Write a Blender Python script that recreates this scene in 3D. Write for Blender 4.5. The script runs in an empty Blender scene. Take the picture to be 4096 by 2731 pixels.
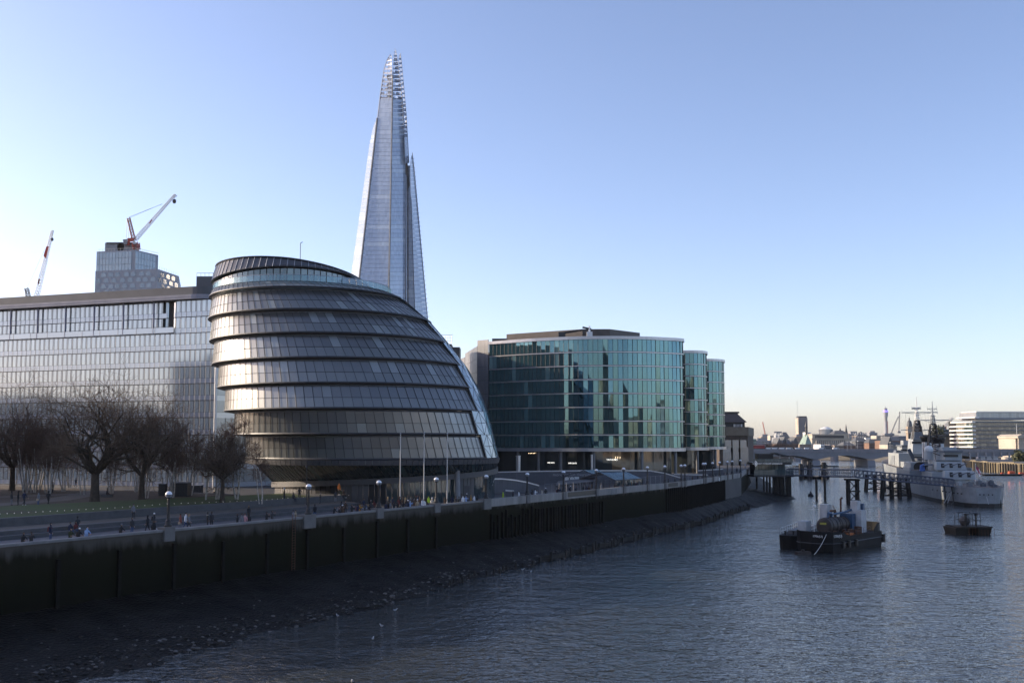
import bpy, bmesh, math, random
from mathutils import Vector, Matrix
PI = math.pi
sc = bpy.context.scene
COL = sc.collection
# ------------------------------------------------------------------ camera, sky, sun, exposure
FPX, CX, HZ, CAMZ = 4000.0, 2048.0, 1765.0, 18.0
TH = math.radians(4.16)
CY = HZ - FPX * math.tan(TH)
cam_data = bpy.data.cameras.new('camera')
cam = bpy.data.objects.new('camera', cam_data)
COL.objects.link(cam)
cam.location = (0, 0, CAMZ)
cam.rotation_euler = (PI / 2 + TH, 0, 0)
cam_data.sensor_width = 36.0
cam_data.lens = 36.0 * FPX / 4096.0
cam_data.shift_y = (CY - 1365.5) / 4096.0
cam_data.clip_start = 0.5
cam_data.clip_end = 20000
sc.camera = cam
SUN_AZ, SUN_EL = 76.0, 17.0          # degrees left of the view axis, elevation
world = bpy.data.worlds.new('World')
sc.world = world
world.use_nodes = True
wn = world.node_tree.nodes
wl = world.node_tree.links
sky = wn.new('ShaderNodeTexSky')
sky.sky_type = 'NISHITA'
sky.sun_disc = False
sky.sun_elevation = math.radians(SUN_EL)
sky.sun_rotation = math.radians(-SUN_AZ)
sky.altitude = 0
sky.air_density = 0.75
sky.dust_density = 1.0
sky.ozone_density = 2.0
bg = wn['Background']
bg.inputs['Strength'].default_value = 0.15
wb = wn.new('ShaderNodeMix'); wb.data_type = 'RGBA'; wb.blend_type = 'MULTIPLY'; wb.inputs[0].default_value = 1
wb.inputs[7].default_value = (1.115, .968, .975, 1)      # white balance of the whole sky
wl.new(sky.outputs[0], wb.inputs[6])
wl.new(wb.outputs[2], bg.inputs['Color'])
sun_data = bpy.data.lights.new('sun', 'SUN')
sun_data.energy = 3.2
sun_data.angle = math.radians(0.53)
sun_data.color = (1.0, 0.83, 0.62)
sun = bpy.data.objects.new('sun', sun_data)
COL.objects.link(sun)
_a, _e = math.radians(SUN_AZ), math.radians(SUN_EL)
SUN = Vector((-math.sin(_a) * math.cos(_e), math.cos(_a) * math.cos(_e), math.sin(_e)))
sun.rotation_euler = SUN.to_track_quat('Z', 'Y').to_euler()
vs = sc.view_settings
vs.view_transform = 'Standard'
vs.look = 'None'
vs.exposure = 0.95
vs.gamma = 1.0
vs.use_curve_mapping = False
sc.cycles.max_bounces = 6
sc.cycles.sample_clamp_indirect = 6.0
sc.cycles.sample_clamp_direct = 30.0
# ------------------------------------------------------------------ helpers
def ray(px, py):
    a = (px - CX) / FPX
    b = (CY - py) / FPX
    s, c = math.sin(TH), math.cos(TH)
    return a, c - s * b, s + c * b
def P(px, py, Y):                    # photo pixel + depth -> world point
    a, y, z = ray(px, py)
    t = Y / y
    return Vector((a * t, Y, CAMZ + z * t))
def G(px, py, z=0.0):                # photo pixel on a horizontal plane
    a, y, zz = ray(px, py)
    t = (z - CAMZ) / zz
    return Vector((a * t, y * t, z))
def proj(v):
    s, c = math.sin(TH), math.cos(TH)
    d = v[1] * c + (v[2] - CAMZ) * s
    u = -v[1] * s + (v[2] - CAMZ) * c
    return CX + FPX * v[0] / d, CY - FPX * u / d
def V(*a):
    return Vector(a)

MATS = {}
def nmat(name):
    m = bpy.data.materials.new(name)
    m.use_nodes = True
    n = m.node_tree.nodes
    return m, n, m.node_tree.links, n['Principled BSDF']
def pm(name, col, rough=0.6, metal=0.0, var=0.15, scale=1.0, bump=0.0, spec=0.5, ior=1.5, bscale=None, streak=False, coat=0.0):
    """painted / stone / metal surface with noise-driven tone, roughness and relief"""
    if name in MATS:
        return MATS[name]
    m, n, l, b = nmat(name)
    tc = n.new('ShaderNodeTexCoord')
    no = n.new('ShaderNodeTexNoise')
    no.inputs['Scale'].default_value = scale
    no.inputs['Detail'].default_value = 6
    no.inputs['Roughness'].default_value = 0.65
    src = tc.outputs['Object']
    if streak:
        mp = n.new('ShaderNodeMapping')
        mp.inputs['Scale'].default_value = (1, 1, 0.12)
        l.new(src, mp.inputs['Vector'])
        src = mp.outputs[0]
    l.new(src, no.inputs['Vector'])
    cr = n.new('ShaderNodeValToRGB')
    cr.color_ramp.elements[0].position = 0.3
    cr.color_ramp.elements[1].position = 0.7
    cr.color_ramp.elements[0].color = [max(0, c * (1 - var)) for c in col] + [1]
    cr.color_ramp.elements[1].color = [min(1, c * (1 + var)) for c in col] + [1]
    l.new(no.outputs['Fac'], cr.inputs[0])
    l.new(cr.outputs[0], b.inputs['Base Color'])
    b.inputs['Roughness'].default_value = rough
    b.inputs['Metallic'].default_value = metal
    b.inputs['Specular IOR Level'].default_value = spec
    b.inputs['IOR'].default_value = ior
    b.inputs['Coat Weight'].default_value = coat
    if bump:
        bp = n.new('ShaderNodeBump')
        bp.inputs['Strength'].default_value = bump
        bp.inputs['Distance'].default_value = 0.05
        n2 = n.new('ShaderNodeTexNoise')
        n2.inputs['Scale'].default_value = bscale or scale * 6
        n2.inputs['Detail'].default_value = 5
        l.new(tc.outputs['Object'], n2.inputs['Vector'])
        l.new(n2.outputs['Fac'], bp.inputs['Height'])
        l.new(bp.outputs[0], b.inputs['Normal'])
    MATS[name] = m
    return m
def gm(name, c1, c2, share=0.12, c3=None, rough=0.06, ior=2.2, metal=0.0, wob=0.0, wscale=0.6, coat=0.0):
    """coated facade glass: each pane (object or island) draws its own tone"""
    if name in MATS:
        return MATS[name]
    m, n, l, b = nmat(name)
    oi = n.new('ShaderNodeObjectInfo')
    ge = n.new('ShaderNodeNewGeometry')
    ad = n.new('ShaderNodeMath'); ad.operation = 'ADD'
    l.new(oi.outputs['Random'], ad.inputs[0]); l.new(ge.outputs['Random Per Island'], ad.inputs[1])
    fr = n.new('ShaderNodeMath'); fr.operation = 'FRACT'
    l.new(ad.outputs[0], fr.inputs[0])
    cr = n.new('ShaderNodeValToRGB')
    e = cr.color_ramp.elements
    e[0].position = 0.0; e[0].color = (*c1, 1)
    e[1].position = 1 - share - 0.02; e[1].color = (*(c3 or [x * 1.35 for x in c1]), 1)
    k = e.new(1 - share); k.color = (*[x * 0.6 + y * 0.4 for x, y in zip(c2, c1)], 1)
    k = e.new(1.0); k.color = (*c2, 1)
    l.new(fr.outputs[0], cr.inputs[0])
    tc = n.new('ShaderNodeTexCoord')
    l.new(cr.outputs[0], b.inputs['Base Color'])
    b.inputs['Roughness'].default_value = rough
    b.inputs['IOR'].default_value = ior
    b.inputs['Metallic'].default_value = metal
    b.inputs['Coat Weight'].default_value = coat
    if wob:
        bp = n.new('ShaderNodeBump')
        bp.inputs['Strength'].default_value = wob
        bp.inputs['Distance'].default_value = 0.1
        no = n.new('ShaderNodeTexNoise')
        no.inputs['Scale'].default_value = wscale
        no.inputs['Detail'].default_value = 1.0
        l.new(tc.outputs['Object'], no.inputs['Vector'])
        l.new(no.outputs['Fac'], bp.inputs['Height'])
        l.new(bp.outputs[0], b.inputs['Normal'])
    MATS[name] = m
    return m
def em(name, col, strength):
    if name in MATS:
        return MATS[name]
    m, n, l, b = nmat(name)
    b.inputs['Base Color'].default_value = (*col, 1)
    b.inputs['Emission Color'].default_value = (*col, 1)
    b.inputs['Emission Strength'].default_value = strength
    MATS[name] = m
    return m

def wloc(o):
    p = Vector((0, 0, 0))
    while o is not None:
        p += o.location
        o = o.parent
    return p
def tag(o, label=None, cat=None, group=None, kind=None):
    if label: o['label'] = label
    if cat: o['category'] = cat
    if group: o['group'] = group
    if kind: o['kind'] = kind
    return o
def thing(name, loc, label, cat, group=None, rz=0.0):
    o = bpy.data.objects.new(name, None)
    o.empty_display_size = 0.5
    COL.objects.link(o)
    o.location = loc
    o.rotation_euler = (0, 0, rz)
    return tag(o, label, cat, group)
def link(name, me, parent=None, kind=None):
    o = bpy.data.objects.new(name, me)
    COL.objects.link(o)
    o.parent = parent
    if kind: o['kind'] = kind
    return o
def copy_tree(o, parent=None):
    c = o.copy()
    COL.objects.link(c)
    c.parent = parent
    for ch in list(o.children):
        copy_tree(ch, c)
    return c
class MB:
    def __init__(self):
        self.v, self.f, self.m = [], [], []
    def add(self, vs, fs, mi=0):
        b = len(self.v)
        self.v += [tuple(x) for x in vs]
        self.f += [tuple(b + i for i in f) for f in fs]
        self.m += [mi] * len(fs)
        return self
    def box(self, c, s, rz=0.0, mi=0):
        cs, sn = math.cos(rz), math.sin(rz)
        vs = []
        for dz in (-.5, .5):
            for dx, dy in ((-.5, -.5), (.5, -.5), (.5, .5), (-.5, .5)):
                x, y = dx * s[0], dy * s[1]
                vs.append((c[0] + x * cs - y * sn, c[1] + x * sn + y * cs, c[2] + dz * s[2]))
        return self.add(vs, [(3, 2, 1, 0), (4, 5, 6, 7), (0, 1, 5, 4), (1, 2, 6, 5), (2, 3, 7, 6), (3, 0, 4, 7)], mi)
    def hexa(self, b4, t4, mi=0):
        return self.add(list(b4) + list(t4), [(3, 2, 1, 0), (4, 5, 6, 7), (0, 1, 5, 4), (1, 2, 6, 5), (2, 3, 7, 6), (3, 0, 4, 7)], mi)
    def slab(self, q, th, mi=0):
        """quad (front, ccw from outside) extruded backwards by th"""
        q = [Vector(x) for x in q]
        n = (q[1] - q[0]).cross(q[-1] - q[0])
        if n.length < 1e-9: n = (q[2] - q[1]).cross(q[0] - q[1])
        n.normalize()
        k = len(q)
        vs = q + [x - n * th for x in q]
        fs = [tuple(range(k)), tuple(range(2 * k - 1, k - 1, -1))] + [(i, k + i, k + (i + 1) % k, (i + 1) % k) for i in range(k)]
        return self.add(vs, fs, mi)
    def prism(self, poly, z0, z1, mi=0):
        k = len(poly)
        vs = [(p[0], p[1], z0) for p in poly] + [(p[0], p[1], z1) for p in poly]
        fs = [tuple(range(k - 1, -1, -1)), tuple(range(k, 2 * k))] + [(i, (i + 1) % k, k + (i + 1) % k, k + i) for i in range(k)]
        return self.add(vs, fs, mi)
    def tube(self, p0, p1, r0, r1=None, n=6, mi=0, caps=True):
        p0, p1 = Vector(p0), Vector(p1)
        r1 = r0 if r1 is None else r1
        d = p1 - p0
        if d.length < 1e-6: return self
        d.normalize()
        a = d.cross(V(0, 0, 1) if abs(d.z) < 0.95 else V(1, 0, 0)).normalized()
        b = d.cross(a)
        vs = []
        for p, r in ((p0, r0), (p1, r1)):
            for i in range(n):
                t = 2 * PI * i / n
                vs.append(p + a * (r * math.cos(t)) + b * (r * math.sin(t)))
        fs = [(i, i + n, (i + 1) % n + n, (i + 1) % n) for i in range(n)]
        if caps:
            fs += [tuple(range(n)), tuple(range(2 * n - 1, n - 1, -1))]
        return self.add(vs, fs, mi)
    def path(self, pts, r, n=6, mi=0):
        for a, b in zip(pts[:-1], pts[1:]):
            self.tube(a, b, r, r, n, mi)
        return self
    def lathe(self, prof, c, n=16, mi=0, a0=0.0, a1=2 * PI):
        full = abs(a1 - a0 - 2 * PI) < 1e-6
        m = n if full else n + 1
        vs = []
        for r, z in prof:
            for i in range(m):
                t = a0 + (a1 - a0) * i / n
                vs.append((c[0] + r * math.cos(t), c[1] + r * math.sin(t), c[2] + z))
        fs = []
        for j in range(len(prof) - 1):
            for i in range(n):
                i2 = (i + 1) % m
                fs.append((j * m + i, j * m + i2, (j + 1) * m + i2, (j + 1) * m + i))
        if full:
            if prof[0][0] > 1e-4: fs.append(tuple(range(n - 1, -1, -1)))
            if prof[-1][0] > 1e-4: fs.append(tuple((len(prof) - 1) * m + i for i in range(n)))
        return self.add(vs, fs, mi)
    def ball(self, c, r, n=10, mi=0, sz=1.0):
        k = max(4, n // 2)
        return self.lathe([(max(1e-5, r * math.sin(PI * i / k)), -r * sz * math.cos(PI * i / k)) for i in range(k + 1)], c, n, mi)
    def mesh(self, name, mats, off=(0, 0, 0), smooth=False):
        me = bpy.data.meshes.new(name)
        o = Vector(off)
        me.from_pydata([(x - o[0], y - o[1], z - o[2]) for x, y, z in self.v], [], self.f)
        if not isinstance(mats, (list, tuple)): mats = [mats]
        for m in mats: me.materials.append(m)
        if len(mats) > 1: me.polygons.foreach_set('material_index', self.m)
        if smooth: me.polygons.foreach_set('use_smooth', [True] * len(self.f))
        me.update()
        return me
    def build(self, name, mats, parent=None, label=None, kind=None, smooth=False, local=False, cat=None, group=None):
        off = V(0, 0, 0) if (parent is None or local) else wloc(parent)
        o = link(name, self.mesh(name, mats, off, smooth), parent)
        return tag(o, label, cat, group, kind)
def box_part(name, c, s, mat, parent, rz=0.0, label=None):
    return MB().box(c, s, rz).build(name, mat, parent, label=label)
def pieces(name, quads, mat, parent, th=0.06, limit=300, stuff_name=None, key=None):
    """pane-like pieces: the first `limit` (largest in view) are objects, the rest one stuff part"""
    if key: quads = sorted(quads, key=key)
    for q in quads[:limit]:
        MB().slab(q, th).build(name, mat, parent)
    if len(quads) > limit:
        mb = MB()
        for q in quads[limit:]: mb.slab(q, th)
        mb.build(stuff_name or name + '_field', mat, parent, kind='stuff')
def text_mesh(name, s, size, mat, parent, origin, xdir, up, depth=0.03, align='CENTER', label=None):
    cu = bpy.data.curves.new(name, 'FONT')
    cu.body = s; cu.size = size; cu.extrude = depth; cu.align_x = align; cu.align_y = 'CENTER'
    cu.resolution_u = 2
    t = bpy.data.objects.new('tmp_text', cu)
    COL.objects.link(t)
    bpy.context.view_layer.update()
    me = bpy.data.meshes.new_from_object(t.evaluated_get(bpy.context.evaluated_depsgraph_get()))
    bpy.data.objects.remove(t)
    x = Vector(xdir).normalized(); u = Vector(up).normalized(); nn = x.cross(u)
    M = Matrix((x, u, nn)).transposed().to_4x4()
    M.translation = Vector(origin) - (wloc(parent) if parent else V(0, 0, 0))
    me.transform(M)
    me.materials.clear(); me.materials.append(mat)
    me.name = name
    return tag(link(name, me, parent), label)
rng = random.Random(7)
# ------------------------------------------------------------------ shared materials
M_stone = pm('pale_stone', (.30, .28, .25), .8, var=.22, scale=.6, bump=.3)
M_conc = pm('grey_concrete', (.24, .24, .25), .8, var=.18, scale=.5, bump=.2)
M_dkmetal = pm('dark_metal', (.035, .037, .042), .45, metal=.3, var=.2, scale=2)
M_steel = pm('brushed_steel', (.45, .46, .48), .32, metal=.85, var=.1, scale=3)
M_alu = pm('aluminium_trim', (.5, .51, .53), .38, metal=.7, var=.08, scale=2)
M_black = pm('black_paint', (.012, .012, .014), .42, var=.3, scale=3)
M_white = pm('white_paint', (.72, .72, .7), .5, var=.06, scale=2)
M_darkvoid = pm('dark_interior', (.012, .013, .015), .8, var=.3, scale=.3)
M_timber = pm('wet_timber', (.022, .019, .015), .75, var=.4, scale=2, bump=.4, streak=True)
M_rust = pm('rust_steel', (.10, .045, .025), .8, var=.4, scale=3, bump=.2)
M_red = pm('crane_red', (.42, .06, .035), .5, var=.2, scale=1)
M_cranewhite = pm('crane_white', (.55, .53, .5), .5, var=.15, scale=1)
# ------------------------------------------------------------------ river wall line (s along the bank, d inland)
W0 = V(-45, 88, 0)
TG = V(.5207, .8537, 0)
NM = V(-.8537, .5207, 0)
def W(s, d, z=0.0):
    p = W0 + TG * s + NM * d
    p.z = z
    return p
WALL = [W(-75, 0), W(161, 0), V(64.5, 283, 0), V(76, 325, 0), V(104, 430, 0), V(140, 600, 0), V(172, 735, 0)]
def wl_at(s):
    """point and inland normal on the whole bank line"""
    s += 75
    for a, b in zip(WALL[:-1], WALL[1:]):
        L = (b - a).length
        if s <= L or b is WALL[-1]:
            t = (b - a) / L
            return a + t * s, V(-t.y, t.x, 0), t
        s -= L
def s_for_px(px, d=0.0, z=9.0):
    lo, hi = -70.0, 400.0
    for _ in range(50):
        m = (lo + hi) / 2
        p, n, t = wl_at(m)
        q = p + n * d
        q.z = z
        if proj(q)[0] < px: lo = m
        else: hi = m
    return lo
# ------------------------------------------------------------------ ground, river, foreshore
def gmat():
    m, n, l, b = nmat('south_ground')
    tc = n.new('ShaderNodeTexCoord')
    no = n.new('ShaderNodeTexNoise'); no.inputs['Scale'].default_value = .15; no.inputs['Detail'].default_value = 8
    l.new(tc.outputs['Object'], no.inputs['Vector'])
    cr = n.new('ShaderNodeValToRGB')
    cr.color_ramp.elements[0].color = (.055, .053, .05, 1); cr.color_ramp.elements[1].color = (.12, .115, .11, 1)
    l.new(no.outputs['Fac'], cr.inputs[0]); l.new(cr.outputs[0], b.inputs['Base Color'])
    b.inputs['Roughness'].default_value = .85
    return m
def paving(name, c1, c2, bw, bh, rough=.7):
    m, n, l, b = nmat(name)
    tc = n.new('ShaderNodeTexCoord')
    mp = n.new('ShaderNodeMapping'); mp.inputs['Rotation'].default_value = (0, 0, -math.atan2(TG.y, TG.x))
    l.new(tc.outputs['Object'], mp.inputs['Vector'])
    br = n.new('ShaderNodeTexBrick')
    br.inputs['Color1'].default_value = (*c1, 1); br.inputs['Color2'].default_value = (*c2, 1)
    br.inputs['Mortar'].default_value = (*[x * .4 for x in c1], 1)
    br.inputs['Scale'].default_value = 1; br.inputs['Brick Width'].default_value = bw; br.inputs['Row Height'].default_value = bh
    br.inputs['Mortar Size'].default_value = .015
    l.new(mp.outputs[0], br.inputs['Vector'])
    no = n.new('ShaderNodeTexNoise'); no.inputs['Scale'].default_value = .7; no.inputs['Detail'].default_value = 7
    l.new(tc.outputs['Object'], no.inputs['Vector'])
    mx = n.new('ShaderNodeMix'); mx.data_type = 'RGBA'; mx.blend_type = 'MULTIPLY'; mx.inputs[0].default_value = .6
    l.new(br.outputs[0], mx.inputs[6]); l.new(no.outputs['Fac'], mx.inputs[7])
    l.new(mx.outputs[2], b.inputs['Base Color'])
    b.inputs['Roughness'].default_value = rough
    return m
def grass_mat(name, c1, c2, c3):
    m, n, l, b = nmat(name)
    tc = n.new('ShaderNodeTexCoord')
    no = n.new('ShaderNodeTexNoise'); no.inputs['Scale'].default_value = .22; no.inputs['Detail'].default_value = 9; no.inputs['Roughness'].default_value = .7
    l.new(tc.outputs['Object'], no.inputs['Vector'])
    cr = n.new('ShaderNodeValToRGB'); e = cr.color_ramp.elements
    e[0].position = .35; e[0].color = (*c3, 1); e[1].position = .65; e[1].color = (*c2, 1)
    k = e.new(.5); k.color = (*c1, 1)
    l.new(no.outputs['Fac'], cr.inputs[0]); l.new(cr.outputs[0], b.inputs['Base Color'])
    b.inputs['Roughness'].default_value = .9
    bp = n.new('ShaderNodeBump'); bp.inputs['Strength'].default_value = .6; bp.inputs['Distance'].default_value = .05
    n2 = n.new('ShaderNodeTexNoise'); n2.inputs['Scale'].default_value = 9; n2.inputs['Detail'].default_value = 4
    l.new(tc.outputs['Object'], n2.inputs['Vector']); l.new(n2.outputs['Fac'], bp.inputs['Height']); l.new(bp.outputs[0], b.inputs['Normal'])
    return m
M_ground = gmat()
M_pave = paving('promenade_paving', (.11, .11, .12), (.14, .14, .15), 1.2, .6)
M_plaza = paving('plaza_paving', (.05, .05, .053), (.07, .07, .073), 1.6, .8)
M_grass = grass_mat('winter_grass', (.045, .07, .014), (.06, .08, .02), (.055, .055, .022))
M_path = pm('gravel_path', (.10, .085, .07), .9, var=.2, scale=.6, bump=.3)
M_mulch = pm('leaf_mulch', (.06, .04, .025), .95, var=.4, scale=1.2, bump=.5)

def sheet(name, poly, z, mat, kind='structure', th=0):
    mb = MB()
    if th: mb.prism(poly, z - th, z)
    else: mb.add([(p[0], p[1], z) for p in poly], [tuple(range(len(poly)))])
    return mb.build(name, mat, kind=kind)
south = [tuple(p[:2]) for p in WALL] + [(190, 900), (330, 1300), (500, 2500), (500, 9000), (-6000, 9000), (-6000, -800), (-200, -800), tuple(W(-160, 0)[:2])]
mb = MB()
mb.prism(south[::1], -4, 8.0)
mb.build('south_bank_ground', M_ground, kind='structure')
# water with wind ripples
def water_mat():
    m, n, l, b = nmat('river_water')
    tc = n.new('ShaderNodeTexCoord')
    b.inputs['Base Color'].default_value = (.043, .048, .048, 1)
    b.inputs['Roughness'].default_value = .03
    b.inputs['IOR'].default_value = 1.42
    prev = None
    for sx, sy, rot, det, st, dist in ((.42, .5, .35, 3, .7, .44), (1.2, 1.6, -.3, 2, .7, .23), (3.6, 5, .1, 2, .4, .05), (.09, .2, .9, 3, .4, .8), (.02, .035, .2, 2, .25, 2.0)):
        mp = n.new('ShaderNodeMapping')
        mp.inputs['Scale'].default_value = (sx, sy, 1); mp.inputs['Rotation'].default_value = (0, 0, rot)
        l.new(tc.outputs['Object'], mp.inputs['Vector'])
        no = n.new('ShaderNodeTexNoise'); no.inputs['Scale'].default_value = 1; no.inputs['Detail'].default_value = det; no.inputs['Roughness'].default_value = .55
        no.inputs['Distortion'].default_value = .6
        l.new(mp.outputs[0], no.inputs['Vector'])
        bp = n.new('ShaderNodeBump'); bp.inputs['Strength'].default_value = st; bp.inputs['Distance'].default_value = dist
        l.new(no.outputs['Fac'], bp.inputs['Height'])
        if prev: l.new(prev.outputs[0], bp.inputs['Normal'])
        prev = bp
    l.new(prev.outputs[0], b.inputs['Normal'])
    return m
M_water = water_mat()
MB().add([(-9000, -3000, 0), (9000, -3000, 0), (9000, 9000, 0), (-9000, 9000, 0)], [(0, 1, 2, 3)]).build('river_water', M_water, kind='structure')
# foreshore: from the wall foot down to the water's edge
EDGE = [(-75, 22), (-40, 20), (-4, 17), (18, 14), (36, 14.5), (58, 10.6), (95, 9.4), (129, 6.5), (187, 4.2), (215, 4.5), (240, 8), (262, 15), (285, 13), (310, 8), (400, 5), (520, 4)]
def edge_at(s):
    for (a, x), (b, y) in zip(EDGE[:-1], EDGE[1:]):
        if s <= b: return x + (y - x) * (s - a) / (b - a)
    return EDGE[-1][1]
def hz(x, y, k):
    return math.sin(x * 1.7 * k + 1.3) * math.sin(y * 2.3 * k + .7) + .6 * math.sin(x * 4.1 * k + y * 3.3 * k) + .4 * math.sin(x * 7.9 * k - y * 6.1 * k + 2)
def shore_pt(s, u):
    """u 0 at the wall, 1 at the water's edge, beyond under water"""
    p, n, t = wl_at(s)
    e = edge_at(s) + .5 * math.sin(s * .61) + .35 * math.sin(s * 1.7 + 1)
    d = e * u
    q = p - n * d
    z = 2.75 * (1 - u) ** 1.05 if u < 1 else -1.4 * (u - 1)
    z += .07 * hz(q.x, q.y, .5) + .05 * hz(q.y, q.x, 1.3)
    if u == 0: z += .15
    return V(q.x, q.y, z)
mb = MB()
SS = [-75 + i * 1.0 for i in range(0, 400)] + [325 + i * 6 for i in range(40)]
UU = [i / 18 for i in range(19)] + [1.1, 1.3, 1.8]
for s in SS:
    for u in UU: mb.v.append(tuple(shore_pt(s, u)))
k = len(UU)
for i in range(len(SS) - 1):
    for j in range(k - 1):
        mb.f.append((i * k + j, i * k + j + 1, (i + 1) * k + j + 1, (i + 1) * k + j)); mb.m.append(0)
def mud_mat():
    m, n, l, b = nmat('wet_foreshore')
    tc = n.new('ShaderNodeTexCoord')
    vo = n.new('ShaderNodeTexVoronoi'); vo.inputs['Scale'].default_value = 3.2; vo.inputs['Randomness'].default_value = 1
    l.new(tc.outputs['Object'], vo.inputs['Vector'])
    no = n.new('ShaderNodeTexNoise'); no.inputs['Scale'].default_value = .35; no.inputs['Detail'].default_value = 8
    l.new(tc.outputs['Object'], no.inputs['Vector'])
    cr = n.new('ShaderNodeValToRGB'); e = cr.color_ramp.elements
    e[0].position = .35; e[0].color = (.006, .0055, .005, 1); e[1].position = .7; e[1].color = (.018, .0165, .0145, 1)
    l.new(no.outputs['Fac'], cr.inputs[0]); l.new(cr.outputs[0], b.inputs['Base Color'])
    b.inputs['Roughness'].default_value = .6
    b.inputs['Specular IOR Level'].default_value = .12
    bp = n.new('ShaderNodeBump'); bp.inputs['Strength'].default_value = .8; bp.inputs['Distance'].default_value = .12
    l.new(vo.outputs['Distance'], bp.inputs['Height']); l.new(bp.outputs[0], b.inputs['Normal'])
    return m
mb.build('foreshore', mud_mat(), kind='structure', smooth=True)
# stones and shells on the mud: uncountable
M_rock = pm('foreshore_stone', (.017, .0155, .013), .8, var=.6, scale=.8, bump=.4)
M_shell = pm('pale_stone_chip', (.11, .105, .10), .75, var=.5, scale=.9)
ico = bmesh.new(); bmesh.ops.create_icosphere(ico, subdivisions=1, radius=1)
IV = [v.co.copy() for v in ico.verts]; IF = [tuple(v.index for v in f.verts) for f in ico.faces]; ico.free()
mb = MB()
for i in range(9000):
    s = -62 + 200 * rng.random() ** 1.5
    u = 1.03 - abs(rng.gauss(0, .33))
    if u < 0.02: continue
    q = shore_pt(s, u)
    r = rng.uniform(.05, .17) * (1.7 if rng.random() < .05 else 1) * (1.35 if u > .75 else 1)
    R = Matrix.Rotation(rng.random() * 6.3, 3, 'Z')
    sc3 = V(r * rng.uniform(.8, 1.7), r, r * rng.uniform(.4, .8))
    mb.add([q + R @ V(v.x * sc3.x, v.y * sc3.y, v.z * sc3.z) * rng.uniform(.85, 1.1) for v in IV], IF, 1 if rng.random() < (.16 if u > .7 else .05) else 0)
mb.build('foreshore_stones', [M_rock, M_shell], kind='stuff')
# ---------------------------------------------------------------- river wall
rw = thing('river_wall', W(0, 0, 0), 'long dark weed-stained river wall with pale coping above the muddy foreshore', 'river wall')
def wall_mat():
    m, n, l, b = nmat('weedy_wall')
    tc = n.new('ShaderNodeTexCoord')
    sp = n.new('ShaderNodeSeparateXYZ'); l.new(tc.outputs['Object'], sp.inputs[0])
    mp = n.new('ShaderNodeMapping'); mp.inputs['Scale'].default_value = (1, 1, .15); l.new(tc.outputs['Object'], mp.inputs['Vector'])
    no = n.new('ShaderNodeTexNoise'); no.inputs['Scale'].default_value = 1.1; no.inputs['Detail'].default_value = 8; l.new(mp.outputs[0], no.inputs['Vector'])
    ad = n.new('ShaderNodeMath'); ad.operation = 'MULTIPLY_ADD'; ad.inputs[1].default_value = 2.4
    l.new(no.outputs['Fac'], ad.inputs[0]); l.new(sp.outputs['Z'], ad.inputs[2])
    mr = n.new('ShaderNodeMapRange'); mr.inputs[1].default_value = 2.5; mr.inputs[2].default_value = 9.6; l.new(ad.outputs[0], mr.inputs[0])
    cr = n.new('ShaderNodeValToRGB'); e = cr.color_ramp.elements
    e[0].position = 0; e[0].color = (.005, .0052, .0045, 1); e[1].position = 1; e[1].color = (.085, .078, .068, 1)
    k = e.new(.55); k.color = (.010, .0115, .006, 1)
    k = e.new(.86); k.color = (.016, .016, .010, 1)
    l.new(mr.outputs[0], cr.inputs[0]); l.new(cr.outputs[0], b.inputs['Base Color'])
    b.inputs['Roughness'].default_value = .9; b.inputs['Specular IOR Level'].default_value = .1
    bp = n.new('ShaderNodeBump'); bp.inputs['Strength'].default_value = .5; bp.inputs['Distance'].default_value = .08
    l.new(no.outputs['Fac'], bp.inputs['Height']); l.new(bp.outputs[0], b.inputs['Normal'])
    return m
M_wall = wall_mat()
def strip(prof, ss, mat, name, parent, kind=None, label=None):
    """prof: list of (d inland, z); swept along the bank"""
    mb = MB()
    for s in ss:
        p, n, t = wl_at(s)
        for d, z in prof: mb.v.append((p.x + n.x * d, p.y + n.y * d, z))
    k = len(prof)
    for i in range(len(ss) - 1):
        for j in range(k - 1):
            mb.f.append((i * k + j, (i + 1) * k + j, (i + 1) * k + j + 1, i * k + j + 1)); mb.m.append(0)
    mb.f.append(tuple(range(k))); mb.m.append(0)
    mb.f.append(tuple(range((len(ss) - 1) * k + k - 1, (len(ss) - 1) * k - 1, -1))); mb.m.append(0)
    return mb.build(name, mat, parent, kind=kind, label=label)
KN = [-75, 161, 224.4, 268, 376.7, 550.4, 689]
strip([(-.02, -2), (0, 8.75), (.45, 8.75), (.45, 7.9)], KN, M_wall, 'wall_face', rw)
M_coping = pm('wall_coping', (.19, .19, .19), .75, var=.2, scale=.8, bump=.2)
s_step = s_for_px(1945)
strip([(-.1, 8.76), (-.12, 9.0), (.6, 9.0), (.6, 8.76), (-.1, 8.76)], [-75, s_step], M_coping, 'coping', rw)
M_ashlar = pm('pale_parapet', (.25, .24, .225), .8, var=.3, scale=.5, bump=.25, streak=True)
strip([(-.06, 7.9), (-.08, 9.1), (.62, 9.1), (.62, 7.9)], [s_step, 161, 224.4, 262], M_ashlar, 'parapet', rw)
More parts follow.
